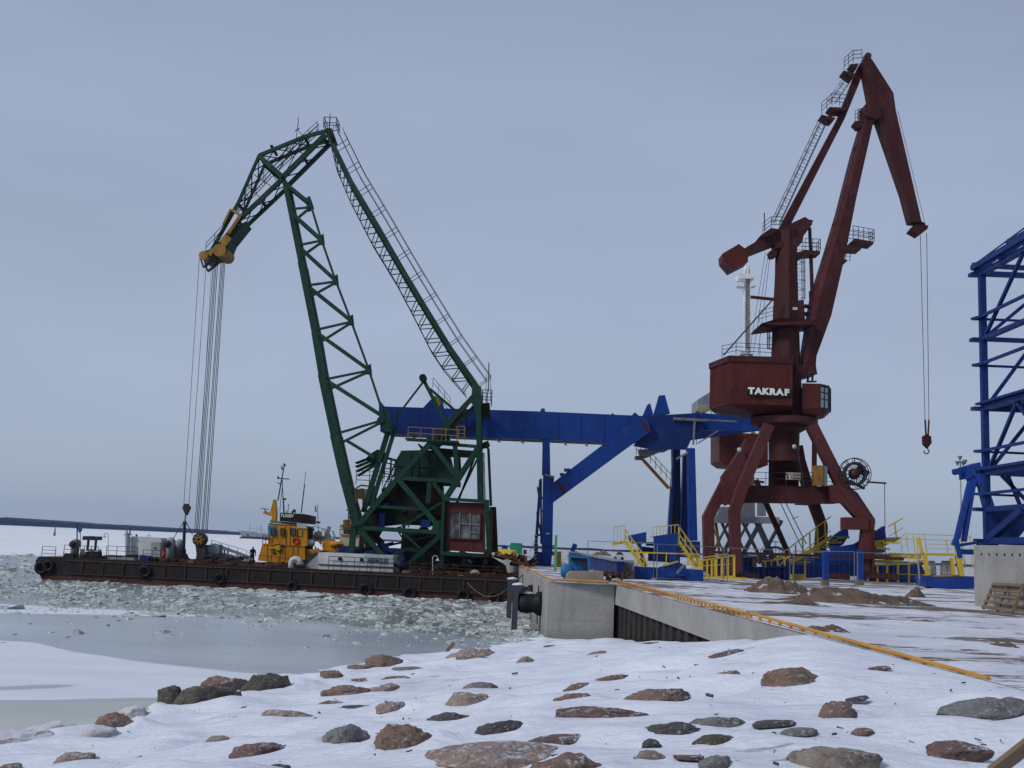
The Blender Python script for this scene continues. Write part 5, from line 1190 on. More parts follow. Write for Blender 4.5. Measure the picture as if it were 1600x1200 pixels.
for i in (2, 3):
    p, q_ = pc1[i], pc1[i+1]; nn = V(((q_-p).y, -(q_-p).x, 0)).normalized()*.05
    for z in (z2+.55, z2+1.3, z2+1.85, z1-.2): mb.beam(V((p.x, p.y, z))+nn, V((q_.x, q_.y, z))+nn, .07)
    for f_ in (0, .5, 1): c = p.lerp(q_, f_); mb.beam(V((c.x, c.y, z2+.5))+nn, V((c.x, c.y, z1))+nn, .07)
mb.build('glazing_bar', 'darksteel', gl)
mb = MB(); mb.out([(1244, 568), (1262, 570), (1275, 572), (1277, 584), (1262, 588), (1250, 590), (1242, 586)], YT-1.2, 2.2); mb.out([(1238, 588), (1252, 588), (1254, 650), (1236, 650)], YT-1.6, 2.6); mb.out([(1250, 606), (1260, 606), (1260, 645), (1250, 645)], YT-1, 2); mb.build('jib_foot', 'crane_red', rcn)
MB().mem(YT, [(1257, 586, 1271, 587, 1.6), (1256, 599, 1270, 599, 1.6), (1258, 586, 1257, 599, 1), (1265, 586, 1264, 599, 1)], 0, .5, (-1,)).build('cabin_railing', 'darksteel', ocb)
# hook and ropes
mb = MB(); mb.tube(A(1438, 367, YT), A(1445.5, 658, YT), .028, n=5, cap=False).tube(A(1448, 364, YT), A(1451.5, 658, YT), .028, n=5, cap=False).build('hoist_rope', 'rope', rcn)
hk = MB().mem(YT, [(1445.5, 656, 1447, 682, 2), (1451.5, 656, 1450, 682, 2)], 0, .12).out([(1443, 682), (1449, 678), (1455, 682), (1456, 692), (1450, 700), (1444, 694)], YT-.2, .45).build('hook_block', 'crane_red', rcn)
c = A(1447.5, 705, YT); pts = [A(1449, 698, YT), A(1449, 702, YT)]+[c+V((.22*math.cos(a), 0, .22*math.sin(a))) for a in np.linspace(.9, -3.3, 9)]
MB().tubes(pts, .05, 6).build('hook', 'darksteel', hk)

# ================================================================== GREY PORTAL CRANE BEHIND (X braces, red house, white mast)
YX = 118.
gx_ = E('portal_crane', (A(1175, 880, YX).x, YX, ZQ), 'grey X braced portal crane with red house and white mast behind the dark red crane', 'crane')
MB().out([(1112, 806), (1218, 808), (1218, 818), (1112, 817)], YX-3, 1.0).out([(1112, 806), (1218, 808), (1218, 818), (1112, 817)], YX+3, 1.0).build('portal_beam', 'whitegrey', gx_)
X_ = [(1118, 812, 1150, 885, 4), (1150, 812, 1112, 885, 6), (1182, 812, 1142, 885, 6), (1150, 812, 1186, 885, 4), (1172, 812, 1206, 888, 8), (1212, 814, 1176, 880, 4.5), (1110, 872, 1225, 876, 5)]
MB().mem(YX, X_, 0, .4, (-2.6,)).build('x_brace', 'greydark', gx_); MB().mem(YX, [(a, b_, c_, d_, w_*.6) for a, b_, c_, d_, w_ in X_[:4]], 0, .3, (3.4,)).build('rear_x_brace', 'greydark', gx_)
c = A(1212, 872, YX-3.5); R = 1.7; mb = MB().torus(c, R, .04, 'y', 32, 5).torus(c, R*.66, .12, 'y', 28, 6)
for i in range(12): a = 2*math.pi*i/12; mb.beam(c, c+V((math.cos(a)*R, 0, math.sin(a)*R)), .06)
mb.build('cable_reel', 'darksteel', gx_)
MB().out([(1124, 676), (1200, 678), (1200, 727), (1186, 732), (1134, 727), (1124, 720)], YX-3, 5).build('machinery_house', 'house_red', gx_)
MB().out([(1160, 730), (1178, 730), (1180, 806), (1158, 806)], YX-1, 2).out([(1186, 786), (1196, 786), (1197, 806), (1186, 806)], YX-2, 1).out([(1124, 792), (1150, 792), (1150, 806), (1122, 806)], YX-2, 3).out([(1152, 802), (1180, 803), (1180, 812), (1152, 812)], YX-3.2, .5).build('slewing_column', 'greypaint', gx_)
mb = MB(); mb.mem(YX, [(1163.2, 425, 1163, 550, 1.6), (1171.4, 425, 1172, 550, 1.6), (1167, 384, 1167, 430, 4)], 0, .6, (0,)); mb.out([(1164, 415), (1171, 415), (1171.5, 545), (1163.5, 545)], YX+.1, .6)
mb.build('white_mast', 'white_bright', gx_)
mb = MB(); mb.out([(1154, 428), (1180, 428), (1179, 435), (1155, 435)], YX-.6, 1.8); mb.out([(1153, 446), (1162, 441), (1163, 448)], YX-.5, 1.2); mb.out([(1174, 441), (1182, 446), (1173, 448)], YX-.5, 1.2); mb.build('lamp_platform', 'white_bright', gx_)
mb = MB(); mb.out([(1158, 548), (1174, 548), (1174, 553), (1158, 553)], YX-1, 1); mb.build('mast_foot', 'white', gx_)
MB().ladder(A(1168, 560, YX-.2), A(1168, 420, YX-.2), (1, 0, 0), .4, .5, .03).mem(YX, [(1160, 553, 1158, 680, 5), (1174, 553, 1178, 680, 5)], 0, .5, (.4,)).build('mast_ladder', 'greypaint', gx_)
MB().mem(YX, [(1208, 786, 1244, 862, 1.2), (1216, 786, 1248, 850, 1.2), (1227, 812, 1236, 808, 1)], 0, .06, (-3,)).build('stair', 'darksteel', gx_)
MB().mem(YX, [(1110, 800, 1118, 855, 4), (1116, 850, 1120, 872, 3)], 0, .4, (-2,)).build('yellow_stair', 'yellow_crane', gx_)

# ================================================================== BLUE GANTRY
YG = 105.; 
gg = E('gantry', (A(855, 885, YG).x, YG, ZQ), 'huge blue box girder gantry reaching over the water behind the green crane', 'gantry crane')
gird = MB().out([(592, 624), (601, 635), (850, 643), (1010, 650), (1092, 645), (1192, 652), (1192, 673), (1062, 672), (1010, 692), (952, 692), (850, 687), (750, 684), (600, 677), (594, 674), (594, 661), (589, 659), (589, 654), (592, 652)], YG, .5).build('girder', 'blue', gg)
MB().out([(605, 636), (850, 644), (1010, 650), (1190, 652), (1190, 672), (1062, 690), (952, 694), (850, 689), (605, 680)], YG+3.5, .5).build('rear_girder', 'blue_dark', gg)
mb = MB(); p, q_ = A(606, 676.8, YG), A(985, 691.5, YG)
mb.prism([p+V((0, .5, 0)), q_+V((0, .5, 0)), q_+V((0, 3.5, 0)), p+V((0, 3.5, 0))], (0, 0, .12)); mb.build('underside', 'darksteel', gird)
for x_ in (638, 775, 813, 848, 882, 916, 948): p = A(x_, 677+(x_-600)*.045, YG); MB().beam(p+V((0, .45, -.03)), p+V((.35, 3.6, -.03)), .22, .05, nrm=(0, 0, 1)).build('pale_strap', 'white', gird)
mb = MB(); mb.out([(1010, 652), (1092, 645), (1100, 672), (1085, 676), (1073, 702), (1020, 702), (990, 696), (1008, 676)], YG-.6, .6); mb.out([(1020, 674), (1046, 674), (1046, 702), (1020, 702)], YG-.2, 3.8)
mb.build('portal_head', 'blue_dark', gg)
for i_ in range(14):
    x_ = 620+i_*36; MB().mem(YG, [(x_, 637+(x_-605)*.030, x_, 675+(x_-600)*.040, .9)], 0, .06, (-.02,)).build('stiffener', 'blue', gird)
strut = MB().out([(863, 755), (1000, 650), (1012, 655), (1017, 674), (980, 700), (862, 787)], YG-1.1, 1.1).build('diagonal_strut', 'blue', gg)
MB().out([(868, 752), (872, 752), (886, 768), (882, 771), (877, 766)], YG-1.13, .02).out([(1000, 657), (1005, 657), (1015, 672), (1010, 675)], YG-1.13, .02).build('primer_patch', 'lifered' if False else 'house_red', strut)
MB().lathe([(.3, 0), (.3, .3)], A(886, 737, YG-1), 8).lathe([(.2, 0), (.2, .3)], A(878, 744, YG-1), 8).build('lug', 'blue', strut)
MB().out([(848, 686), (859, 687), (860, 742), (847, 742)], YG, .8).build('upper_leg', 'blue', gg)
ll = MB().out([(849, 742), (866, 745), (865, 758), (863, 862), (861, 884), (849, 884), (847, 862)], YG-.8, 1.2).build('lower_leg', 'blue', gg)
MB().out([(851, 740), (867, 744), (865, 747), (850, 743)], YG-.9, 1.4).build('leg_cap', 'greypaint', ll)
mb = MB(); mb.mem(YG, [(845, 748, 838, 850, 3.5), (838, 850, 838, 886, 5), (846, 750, 846, 850, 1.5), (843, 778, 848, 778, 3), (836, 838, 848, 834, 3), (840, 760, 847, 800, 1.2), (839, 800, 847, 840, 1.2)], 0, .5, (0, 2)); mb.out([(837, 862), (862, 864), (861, 886), (838, 886)], YG-.6, 1.8); mb.mem(YG, [(848, 852, 866, 853, 2)], 0, 1.4, (-.2,))
mb.build('leg_truss', 'blue_dark', gg)
mb = MB()
for i in range(9): mb.mem(YG, [(835, 838+i*6, 839, 836+i*6, 1.2)], 0, .6, (-.5,))
mb.mem(YG, [(836, 842, 828, 862, .8), (852, 834, 858, 834, 3)], 0, .1, (-.9,)); mb.build('service_gear', 'whitegrey', ll)
for nm, px in (('tall_lug', [(1021, 650), (1030, 618), (1039, 617), (1047, 646)]), ('lug', [(1004, 651), (1012, 632), (1016, 630), (1021, 648)]), ('lug', [(844, 643), (846, 638), (851, 638), (852, 643.5)]), ('lug', [(987, 649), (992, 644), (998, 649)]), ('lug', [(661, 637), (678, 619), (690, 622), (694, 638)]), ('lug', [(955, 648), (957, 645), (960, 648)])):
    MB().out(px, YG+.0, .6).build(nm, 'blue', gird)
mb = MB(); mb.mem(YG, [(1050, 655, 1148, 660, 2.5), (1050, 657, 1100, 660, 1), (1083, 660, 1081, 696, 2.5)], 0, .2, (-.8,)); mb.mem(YG, [(1120, 674, 1088, 694, 2), (1055, 718, 1076, 706, 3)], 0, .25, (-.7,)); mb.build('cable_tray', 'greypaint', gg)
MB().out([(1075, 700), (1086, 700), (1090, 845), (1078, 845)], YG-.9, 1.2).build('leg', 'blue', gg)
MB().out([(1051, 702), (1063, 702), (1064, 800), (1062, 845), (1055, 845)], YG+3, 1.2).out([(1052, 715), (1056, 718), (1048, 845), (1043, 845)], YG+1.4, .9).build('leg', 'blue_dark', gg)
MB().out([(1068, 712), (1075, 706), (1078, 800), (1076, 845), (1063, 845)], YG+4.6, .9).out([(1052, 845), (1094, 846), (1094, 872), (1050, 870)], YG-1.2, 1.6).build('leg', 'blue_dark', gg)
MB().out([(1050, 760), (1056, 772), (1062, 845), (1046, 845)], YG+2.2, .3).build('hanging_tarp', 'tarp', gg)
s_ = MB(); s_.out([(994, 712), (1006, 713), (1006, 718), (994, 717)], YG+1, 1.4).mem(YG, [(1008, 717, 1049, 762, 3)], 0, 1.0, (1.5,))
s_.build('stair_flight', 'yellow_crane', gg)
mb = MB(); mb.rail([A(1008, 715, YG+1.1), A(1049, 760, YG+1.1)], 1.1, .8, .03, 1); mb.rail([A(994, 711, YG+1), A(1008, 712, YG+1)], 1.1, .5, .03, 1); mb.build('stair_railing', 'yellow_pale', gg)
MB().out([(1000, 702), (1040, 702), (1012, 714), (1003, 712)], YG+.5, 2).build('grey_housing', 'greypaint', gg)
bb = A(1091, 622, YG+8); MB()
tag(MB().out([(1091, 624), (1110, 612), (1110, 640), (1091, 640)], YG+6, 4).build('winch_house', 'ship_grey', gg))
MB().rail([A(1086, 645, YG+1), A(1112, 647, YG+1)], .8, .6, .04, 2).build('railing', 'yellow_pale', gg)

# ================================================================== BLUE STEEL TOWER on the pedestal (axis aligned)
P0 = A(1543, 852, yb-.35)
tw2 = E('steel_tower', (P0.x+3, P0.y-3, ZB), 'open blue steel frame tower standing on the pale concrete block at the right edge', 'steel tower')
zt2 = A(1537, 428, P0.y).z; LX, LY = 7.0, 7.0
def zat(py, px=1541): return A(px, py, P0.y).z
mb = None
for dx in (0, LX):
    for dy in (0, -LY): MB().beam((P0.x+dx, P0.y+dy, ZB), (P0.x+dx, P0.y+dy, zt2), .27, .27).beam((P0.x+dx, P0.y+dy, ZB), (P0.x+dx, P0.y+dy, ZB+.1), .7, .7).build('post', 'blue_dark', tw2)
mb = MB()
for py in (497, 570, 705, 733, 772): 
    z = zat(py); mb.beam((P0.x-.2, P0.y+.25, z), (P0.x+LX+.3, P0.y+.25, z), .10, .10); mb.beam((P0.x-.2, P0.y+.35, z), (P0.x-.2, P0.y-LY-.5, z), .12, .12)
    mb.prism([(P0.x-.42, P0.y+.3, z-.06), (P0.x+.2, P0.y+.3, z-.06), (P0.x-.1, P0.y-.8, z-.06)], (0, 0, .12))
mb.build('wall_girt', 'blue_dark', tw2)
mb = MB()
for py, h_ in ((530, .18), (638, .24), (738, .26), (845, .28), (796, .22), (428, .22)):
    z = zat(py); 
    for dy in (0, -LY): mb.beam((P0.x, P0.y+dy, z), (P0.x+LX, P0.y+dy, z), h_, .25)
    for dx in (0, LX): mb.beam((P0.x+dx, P0.y, z), (P0.x+dx, P0.y-LY, z), .25, h_)
    mb.beam((P0.x-.45, P0.y+.25, z), (P0.x+.2, P0.y+.25, z), .16, .4)
mb.build('floor_beam', 'blue_dark', tw2)
z = zat(636); MB().box((P0.x-.3, P0.y-LY, z+.1), (P0.x+LX, P0.y+.3, z+.2)).build('floor_deck', 'blue_dark', tw2)
mb = MB()
def br(a, b_, w=.14): mb.beam((P0.x+a[0], P0.y+a[1], a[2]), (P0.x+b_[0], P0.y+b_[1], b_[2]), w)
br((0, 0, zat(530)), (LX*.5, 0, zat(428))); br((0, -.1, zat(530)), (0, -LY*.6, zat(428)))
for dy, fx in ((0, 1), ):
    br((.1, dy, zat(635)), (LX*.33, dy, zat(532))); br((LX*.33, dy, zat(532)), (LX*.66, dy, zat(635))); br((LX*.66, dy, zat(635)), (LX, dy, zat(532)))
    br((.1, dy, zat(738)), (LX*.33, dy, zat(642))); br((LX*.33, dy, zat(642)), (LX*.66, dy, zat(738))); br((LX*.1, dy, zat(742)), (LX*.5, dy, zat(840))); br((LX*.14, dy, zat(742)), (LX*.3, dy, zat(842)))
br((0, -.2, zat(738)), (0, -LY*.45, zat(642))); br((0, -LY*.45, zat(642)), (0, -LY*.9, zat(738))); br((0, -.2, zat(842)), (0, -LY*.5, zat(800)), .3)
mb.build('brace', 'blue_dark', tw2)
mb = MB(); zr = zat(426)
for dy in (.3, -LY*.33, -LY*.66, -LY): mb.beam((P0.x-.25, P0.y+dy, zr), (P0.x+4.5, P0.y+dy, zr+3.6), .2, .16)
for f_ in (0.0, .34, .68, 1.0): mb.beam((P0.x-.25+4.9*f_, P0.y+.4, zr+.3+3.6*f_), (P0.x-.25+4.9*f_, P0.y-LY-.5, zr+.3+3.6*f_), .2, .24)
for f_ in (0.0, .34, .68): mb.beam((P0.x-.25+4.9*f_, P0.y+.4, zr+.45+3.6*f_), (P0.x+9, P0.y+.4, zr+.3+3.6*f_), .2, .2)
mb.beam((P0.x-.3, P0.y+.5, zr+.35), (P0.x+4.5, P0.y+.9, zr+4.1), .07)
mb.build('roof_frame', 'blue_dark', tw2)
mb = MB(); mb.prism([(P0.x, P0.y-.2, zat(800)), (P0.x+2.3, P0.y-.2, zat(796)), (P0.x+1.2, P0.y-.2, zat(842)), (P0.x, P0.y-.2, zat(845))], (0, .1, 0)); mb.build('gusset', 'blue_dark', tw2)

# blue A frame trestle behind
YA = 74.
at2 = E('a_frame', A(1520, 875, YA), 'blue tubular A frame with a cross head, left of the blue steel tower', 'A frame')
MB().mem(YA, [(1518, 745, 1495, 842, 6.5), (1522, 748, 1506, 846, 5), (1535, 750, 1566, 842, 6), (1528, 745, 1552, 842, 6)], 0, .45).mem(YA, [(1490, 852, 1494, 842, 6), (1494, 842, 1500, 872, 4)], 0, .4).build('leg', 'blue', at2)
MB().out([(1512, 728), (1532, 722), (1536, 742), (1531, 760), (1522, 742), (1514, 748)], YA-.3, 1.6).mem(YA, [(1495, 737, 1520, 731, 9), (1532, 733, 1563, 734, 8)], 0, .6, (.4,)).lathe([(.22, -.35), (.22, .35)], A(1495, 737, YA+.4), 12, 'y').lathe([(.16, -.35), (.16, .35)], A(1564, 734, YA+.4), 12, 'y').build('cross_head', 'blue', at2)
MB().mem(YA, [(1498, 852, 1545, 845, 4), (1500, 862, 1560, 864, 8)], 0, .4).build('base_beam', 'blue_dark', at2)
lm = E('light_mast', G(1501, 886, ZQ+.0) if False else A(1502, 884, 150), 'tall thin pole with a ring of flood lamps beyond the blue A frame', 'light mast')
MB().tube(A(1503, 884, 150), A(1500.5, 722, 150), .14, .09).build('pole', 'whitegrey', lm)
mb = MB(); mb.mem(150, [(1494, 722, 1508, 722, 1.2)], 0, .8)
for x_, y_ in ((1496, 724), (1505, 724), (1500, 716), (1508, 722)): mb.lathe([(.1, -.3), (.35, .3)], A(x_, y_, 150), 8)
mb.build('lamp_head', 'greypaint', lm)
# ================================================================== QUAY EQUIPMENT
def gy(px, py): g = G(px, py, ZQ); return g.y
def solid(pix, y, th, name, mat, par=None, lab=None, cat=None, group=None):
    o = MB().out(pix, y, th).build(name, mat, par)
    return tag(o, lab, cat, group) if lab else o
# mooring bollard, U frame, pole
c = G(839, 884, ZQ); bo = E('mooring_bollard', c, 'yellow round headed mooring bollard near the waterside edge', 'bollard')
MB().lathe([(.32, 0), (.32, .15), (.2, .25), (.2, .5)], c, 14).build('base', 'darksteel', bo, True)
MB().lathe([(.05, -.5), (.36, -.45), (.42, -.35), (.42, .3), (.3, .4)], c+V((0, 0, .75)), 18, 'y').build('head', 'orange', bo, True)
y_ = gy(865, 884); uf = E('u_frame', G(864, 884, ZQ), 'upside down U shaped yellow steel frame standing on the snowy quay', 'steel frame')
MB().out([(851, 861), (877, 862), (877, 886), (869, 886), (869, 868), (858, 868), (858, 885.5), (851, 885.5)], y_-4.5, .8).build('frame', 'orange', uf)
y_ = gy(868, 893); tag(MB().mem(y_, [(867.5, 893, 869, 836, 4)], 0, .15).build('marker_pole', 'greenpole'), 'upright light green marker pole on the quay left of the light blue machine', 'pole')
# light blue machine
y_ = gy(900, 906)+.3; bm_ = E('motor_unit', G(900, 906, ZQ), 'light blue motor unit behind the beige concrete block', 'machine')
MB().out([(892, 872), (918, 872), (919, 906), (892, 906)], y_+.3, 1.6).out([(890, 868), (921, 870), (921, 873), (890, 871)], y_, 2.2).build('housing', 'blue_light', bm_)
MB().lathe([(.2, -.3), (.36, -.25), (.4, 0), (.36, .3), (.2, .35)], A(884, 892, y_), 16, 'x').build('fan_housing', 'blue_light', bm_, True)
MB().mem(y_, [(890, 870, 890, 906, 3), (919, 872, 920, 906, 3), (880, 903, 920, 905, 3)], 0, .3, (-.2,)).build('frame', 'blue_light', bm_)
MB().out([(908, 878), (916, 877), (917, 890), (910, 888)], y_+.1, .3).out([(893, 873), (917, 873.5), (917, 876), (893, 876)], y_+.1, .1).build('fittings', 'darksteel', bm_)
y2_ = gy(915, 909.5)
mb = MB().out([(885, 908.5), (885, 901), (888, 895), (893, 892.5), (943, 893), (943, 909.5)], y2_, 1.0); tag(mb.build('concrete_slab', 'concrete_block'), 'beige worn concrete block lying on the corner of the quay', 'concrete block')
mb = MB()
for i in range(26):
    c = A(random.uniform(943, 978), random.uniform(897, 909), y2_+random.uniform(.3, 1.5)); mb.beam(c, c+V((random.uniform(-.5, .5), random.uniform(-.3, .3), random.uniform(-.1, .4))), random.uniform(.05, .16))
tag(mb.build('scrap_metal', 'rusty'), 'tangled heap of rusty scrap steel right of the beige concrete block', 'scrap')
# tapered blue grey girder running away
ga, gb_ = G(963, 905, ZQ), G(888, 880, ZQ)
zA, zB_ = A(963, 876, ga.y).z, A(888, 862, gb_.y).z
mb = MB(); mb.prism([V((ga.x, ga.y, ZQ+.25)), V((gb_.x, gb_.y, ZQ+.1)), V((gb_.x, gb_.y, zB_)), V((ga.x, ga.y, zA))], (.5, .25, 0)); gd = E('box_girder', ga, 'long blue grey box girder lying on the quay behind the light blue machine', 'girder'); mb.build('web', 'blue_dark', gd)
MB().beam(V((ga.x+.2, ga.y, zA)), V((gb_.x+.2, gb_.y, zB_)), .08, .8, nrm=(1, 0, 0)).build('flange', 'ship_grey', gd)
MB().mem(gy(895, 878), [(894, 862, 899, 850, 7), (890, 863, 902, 863, 3)], 0, .5).build('end_bracket', 'blue_dark', gd)
y_ = gy(978, 905); wb = E('wrapped_crate', G(978, 905, ZQ), 'grey crate with torn plastic film beside the lying box girder', 'crate')
MB().out([(965, 875), (991, 876), (991, 905), (966, 905)], y_, 1.2).build('crate', 'greypaint', wb)
MB().out([(968, 879), (988, 880), (985, 899), (969, 899)], y_-.04, .04).build('film', 'film', wb)
# far clutter
for args in (([(797, 850), (799, 848), (816, 849), (816, 866), (797, 865)], 190, 6, 'container', 'container_green', 'green container with an open frame far along the quay', 'container'),
             ([(784, 853), (793, 853), (793, 866), (784, 866)], 200, 5, 'container', 'blue_dark', 'small dark blue container left of the green one', 'container'),
             ([(818, 859), (823, 859), (823, 866), (818, 866)], 185, 3, 'barrel_stack', 'darksteel', 'dark barrel stack right of the green container', 'barrels')):
    solid(args[0], args[1], args[2], args[3], args[4], None, args[5], args[6])
mb = MB()
for i in range(70):
    t_ = random.random(); px = 778+t_*50; py = 864+t_*18; g = G(px+random.uniform(-9, 6), py+4, ZQ); mb.beam(g+V((0, 0, .1)), g+V((random.uniform(-1.2, 1.2), random.uniform(-1, 1), random.uniform(0, .9))), random.uniform(.1, .35))
tag(mb.build('steel_scrap', 'rusty'), 'rusty heap of steel parts along the far quay edge by the barge end', 'scrap', kind='stuff')
for i, wd_ in enumerate(('first', 'second', 'third', 'fourth', 'fifth', 'sixth')):
    g = G(779+i*4.4, 868+i*1.1, ZQ); tag(MB().lathe([(.1, 0), (.62, .1), (.55, 1.1), (.1, 1.2)], g, 10).build('yellow_drum', 'yellow'), wd_+' yellow drum from the barge end in the far row on the quay', 'drum', 'row of yellow drums on the far quay')
# parked car, far
cc = A(967, 866, 190); car = E('parked_car', cc, 'tiny white car parked far away beyond the fence', 'car')
def rel(pts, y0, w): return MB().prism([(cc.x+a, cc.y+y0, ZQ+.02+b_) for a, b_ in pts], (0, w, 0))
rel([(-1, .3), (-.98, .75), (-.6, .95), (.9, .95), (1.0, .7), (1.0, .3)], 0, 1.7).build('body', 'white', car)
rel([(-.45, .951), (-.2, 1.4), (.5, 1.42), (.85, .951)], .1, 1.5).build('window', 'glass', car)
for s in (-.6, .6): MB().lathe([(.3, 0), (.3, .2)], (cc.x+s, cc.y-.02, ZQ+.32), 12, 'y').build('wheel', 'rubber', car, True)
car.scale = (1, 1, 1)
# sand heaps
def heap(px, py, wpx, hpx, lab, mat='sand', asp=.8, seed=0, peaks=2):
    g = G(px, py, ZQ); sc = g.y/F_PX; W = wpx*sc/2; Hh = hpx*sc; n = 60; vs = []; fs = []
    for j in range(n+1):
        for i in range(n+1):
            u, v = i/n*2-1, j/n*2-1; r = math.hypot(u, v); k = max(0, 1-r)**.85
            pk = 0; kk = max(0, 1-r*r)
            for q in range(peaks):
                pu = (q+.5)/peaks*1.3-.65+.1*math.sin(seed+q*3); hq = .62+.38*math.sin(seed*2+q*5.1); pk = max(pk, hq*math.exp(-((u-pu)/(.95/peaks))**2-(v*.9)**2))
            z = Hh*(kk**.8)*(.30+.78*pk)+(mnoise.noise((u*4*peaks**.5+seed, v*4, 1))*.22+mnoise.noise((u*11, v*9+seed, 2))*.13+mnoise.noise((u*25, v*20+seed, 4))*.06)*Hh*(kk**.5)
            if r > .97: z = -.06
            vs.append((g.x+u*W*(1+.12*mnoise.noise((v*3, seed, 0))), g.y+v*W*asp+W*asp*.5, ZQ+z))
    for j in range(n):
        for i in range(n): a = j*(n+1)+i; fs.append((a, a+1, a+n+2, a+n+1))
    mb = MB(); mb.add(vs, fs); return tag(mb.build('sand_heap', mat, smooth=True), lab, 'sand heap', 'heaps of sand on the quay')
heap(1222, 928, 112, 36, 'peaked brown sand heap in front of the blue girder', seed=3, asp=.6)
heap(1345, 943, 250, 22, 'long low brown sand heap in the middle of the yard', seed=1, asp=.3, peaks=3)
heap(1432, 934, 34, 16, 'small sand mound with a pale cap at the right end of the long heap', seed=8, asp=.6)
heap(1240, 946, 130, 8, 'low strip of bare sand left of the long heap', seed=5, asp=.3, peaks=3)
heap(1290, 988, 84, 12, 'low brown sand patch above the guard pipe', seed=11, asp=.4)
heap(1445, 974, 60, 7, 'small flat sand patch right of the guard pipe', seed=15, asp=.5); heap(1570, 1012, 54, 8, 'small flat sand patch below the concrete block at the right edge', seed=17, asp=.5)
heap(940, 868, 34, 9, 'far grey sand pile near the white car', 'sand', seed=21); 

# ---- first blue frame with two yellow platforms
def rel_rail(mb, pts, h, step, r=.03, mids=1): mb.rail(pts, h, step, r, mids)
y_ = gy(1045, 907)
sf = E('steel_assembly', G(1045, 907, ZQ), 'blue steel base with two yellow railed platforms and stairs, left of the yellow cage', 'steel assembly')
MB().out([(992, 885), (1020, 887), (1072, 889), (1099, 891), (1099, 909), (1072, 909), (1040, 906), (992, 903)], y_, 2.2).out([(1072, 889), (1099, 891), (1099, 910), (1072, 910)], y_-.5, 1).out([(1030, 886), (1062, 879), (1072, 884), (1072, 900), (1040, 902)], y_-.3, .2).build('base', 'blue', sf)
MB().out([(982, 837), (1010, 831), (1010, 849), (1002, 850), (1011, 885), (1003, 885), (1000, 862), (996, 850), (986, 849)], y_+1.5, .4).build('web_plate', 'blue', sf)
MB().out([(1022, 838), (1059, 832), (1060, 850), (1060, 885), (1046, 885), (1046, 866), (1023, 862)], y_+1.0, .4).build('web_plate', 'blue', sf)
MB().out([(1010, 847), (1024, 847), (1024, 853), (1010, 853)], y_+2.5, .3).mem(y_, [(1000, 862, 1070, 866, 2), (1060, 856, 1078, 858, 5), (1010, 858, 1046, 862, 8), (1020, 870, 1070, 874, 14)], 0, .4, (2.2,)).build('cross_beam', 'blue_dark', sf)
pz = MB().out([(959, 848), (976, 845), (976, 849), (960, 852)], y_+.6, 1.3).build('platform', 'yellow', sf)
mb = MB()
for yy in (y_+.6, y_+1.9): mb.rail([A(959, 848, yy), A(975, 845, yy)], 1.02, .22, .022, 0)
mb.build('railing', 'yellow_pale', pz)
pz2 = MB().out([(1020, 838), (1060, 833), (1060, 835), (1020, 840)], y_+1.5, 1.3).build('platform', 'yellow', sf)
mb = MB()
for yy in (y_+1.6, y_+2.8): mb.rail([A(1020, 838, yy), A(1060, 834, yy)], .62, .24, .022, 0)
mb.build('railing', 'yellow_pale', pz2)
def stair(name, a, b_, y0, w, par, mat='yellow', n=9, railh=1.0):
    st = MB(); 
    for yy in (y0, y0+w): st.beam(A(*a, yy), A(*b_, yy), .2, .06)
    for i in range(1, n):
        p = A(*a, y0).lerp(A(*b_, y0), i/n); st.beam(p, p+V((0, w, 0)), .26, .04, nrm=(0, 0, 1)) if False else st.box((p.x-.13, p.y, p.z-.02), (p.x+.13, p.y+w, p.z+.02))
    o = st.build(name, mat, par)
    mb = MB()
    for yy in (y0, y0+w): mb.rail([A(*a, yy), A(*b_, yy)], railh, .75, .035, 1)
    mb.build('handrail', mat, o); return o
stair('stair', (977, 846), (1006, 886), y_+.2, .9, sf, railh=.75); stair('stair', (1061, 846), (1089, 886), y_+.2, .9, sf, railh=.95)
MB().mem(y_, [(995, 863, 1091, 866, 2), (995, 863, 994, 885, 2), (1040, 865, 1039, 884, 1.5), (1004, 865, 1010, 884, 2), (1034, 884, 1058, 877, 2.5), (1074, 866, 1073, 884, 2), (1091, 866, 1089, 888, 2.2), (1076, 876, 1090, 877, 2), (1082, 866, 1081, 890, 2)], 0, .1, (-.4,)).build('guard_frame', 'yellow', sf)
MB().mem(y_, [(1054, 896, 1065, 883, 3)], 0, .2, (-.8,)).build('jack', 'steel', sf)
# ---- yellow cage lying on the snow
y_ = gy(1120, 905); cg = E('railing_cage', G(1120, 905, ZQ), 'bright yellow railing cage lying on the snow before the red crane legs', 'railing')
mb = MB()
for i, x_ in enumerate((1097, 1105, 1112, 1119, 1128, 1137, 1147)): mb.mem(y_, [(x_, 876-(x_-1097)*.16, x_, 904, 3.2 if i > 2 else 2.4)], 0, .14)
mb.mem(y_, [(1095, 876, 1148, 867.5, 2), (1096, 903, 1148, 901, 3.5), (1100, 905, 1120, 909, 3), (1120, 903, 1166, 904, 3)], 0, .14); mb.mem(y_, [(1095, 873, 1140, 866, 1.6), (1097, 885, 1147, 882, 1.4)], 0, .08, (1.4,))
for x_ in (1100, 1110, 1122, 1134): mb.mem(y_, [(x_, 875, x_, 900, 1.8)], 0, .08, (1.4,))
mb.build('railing', 'yellow', cg)
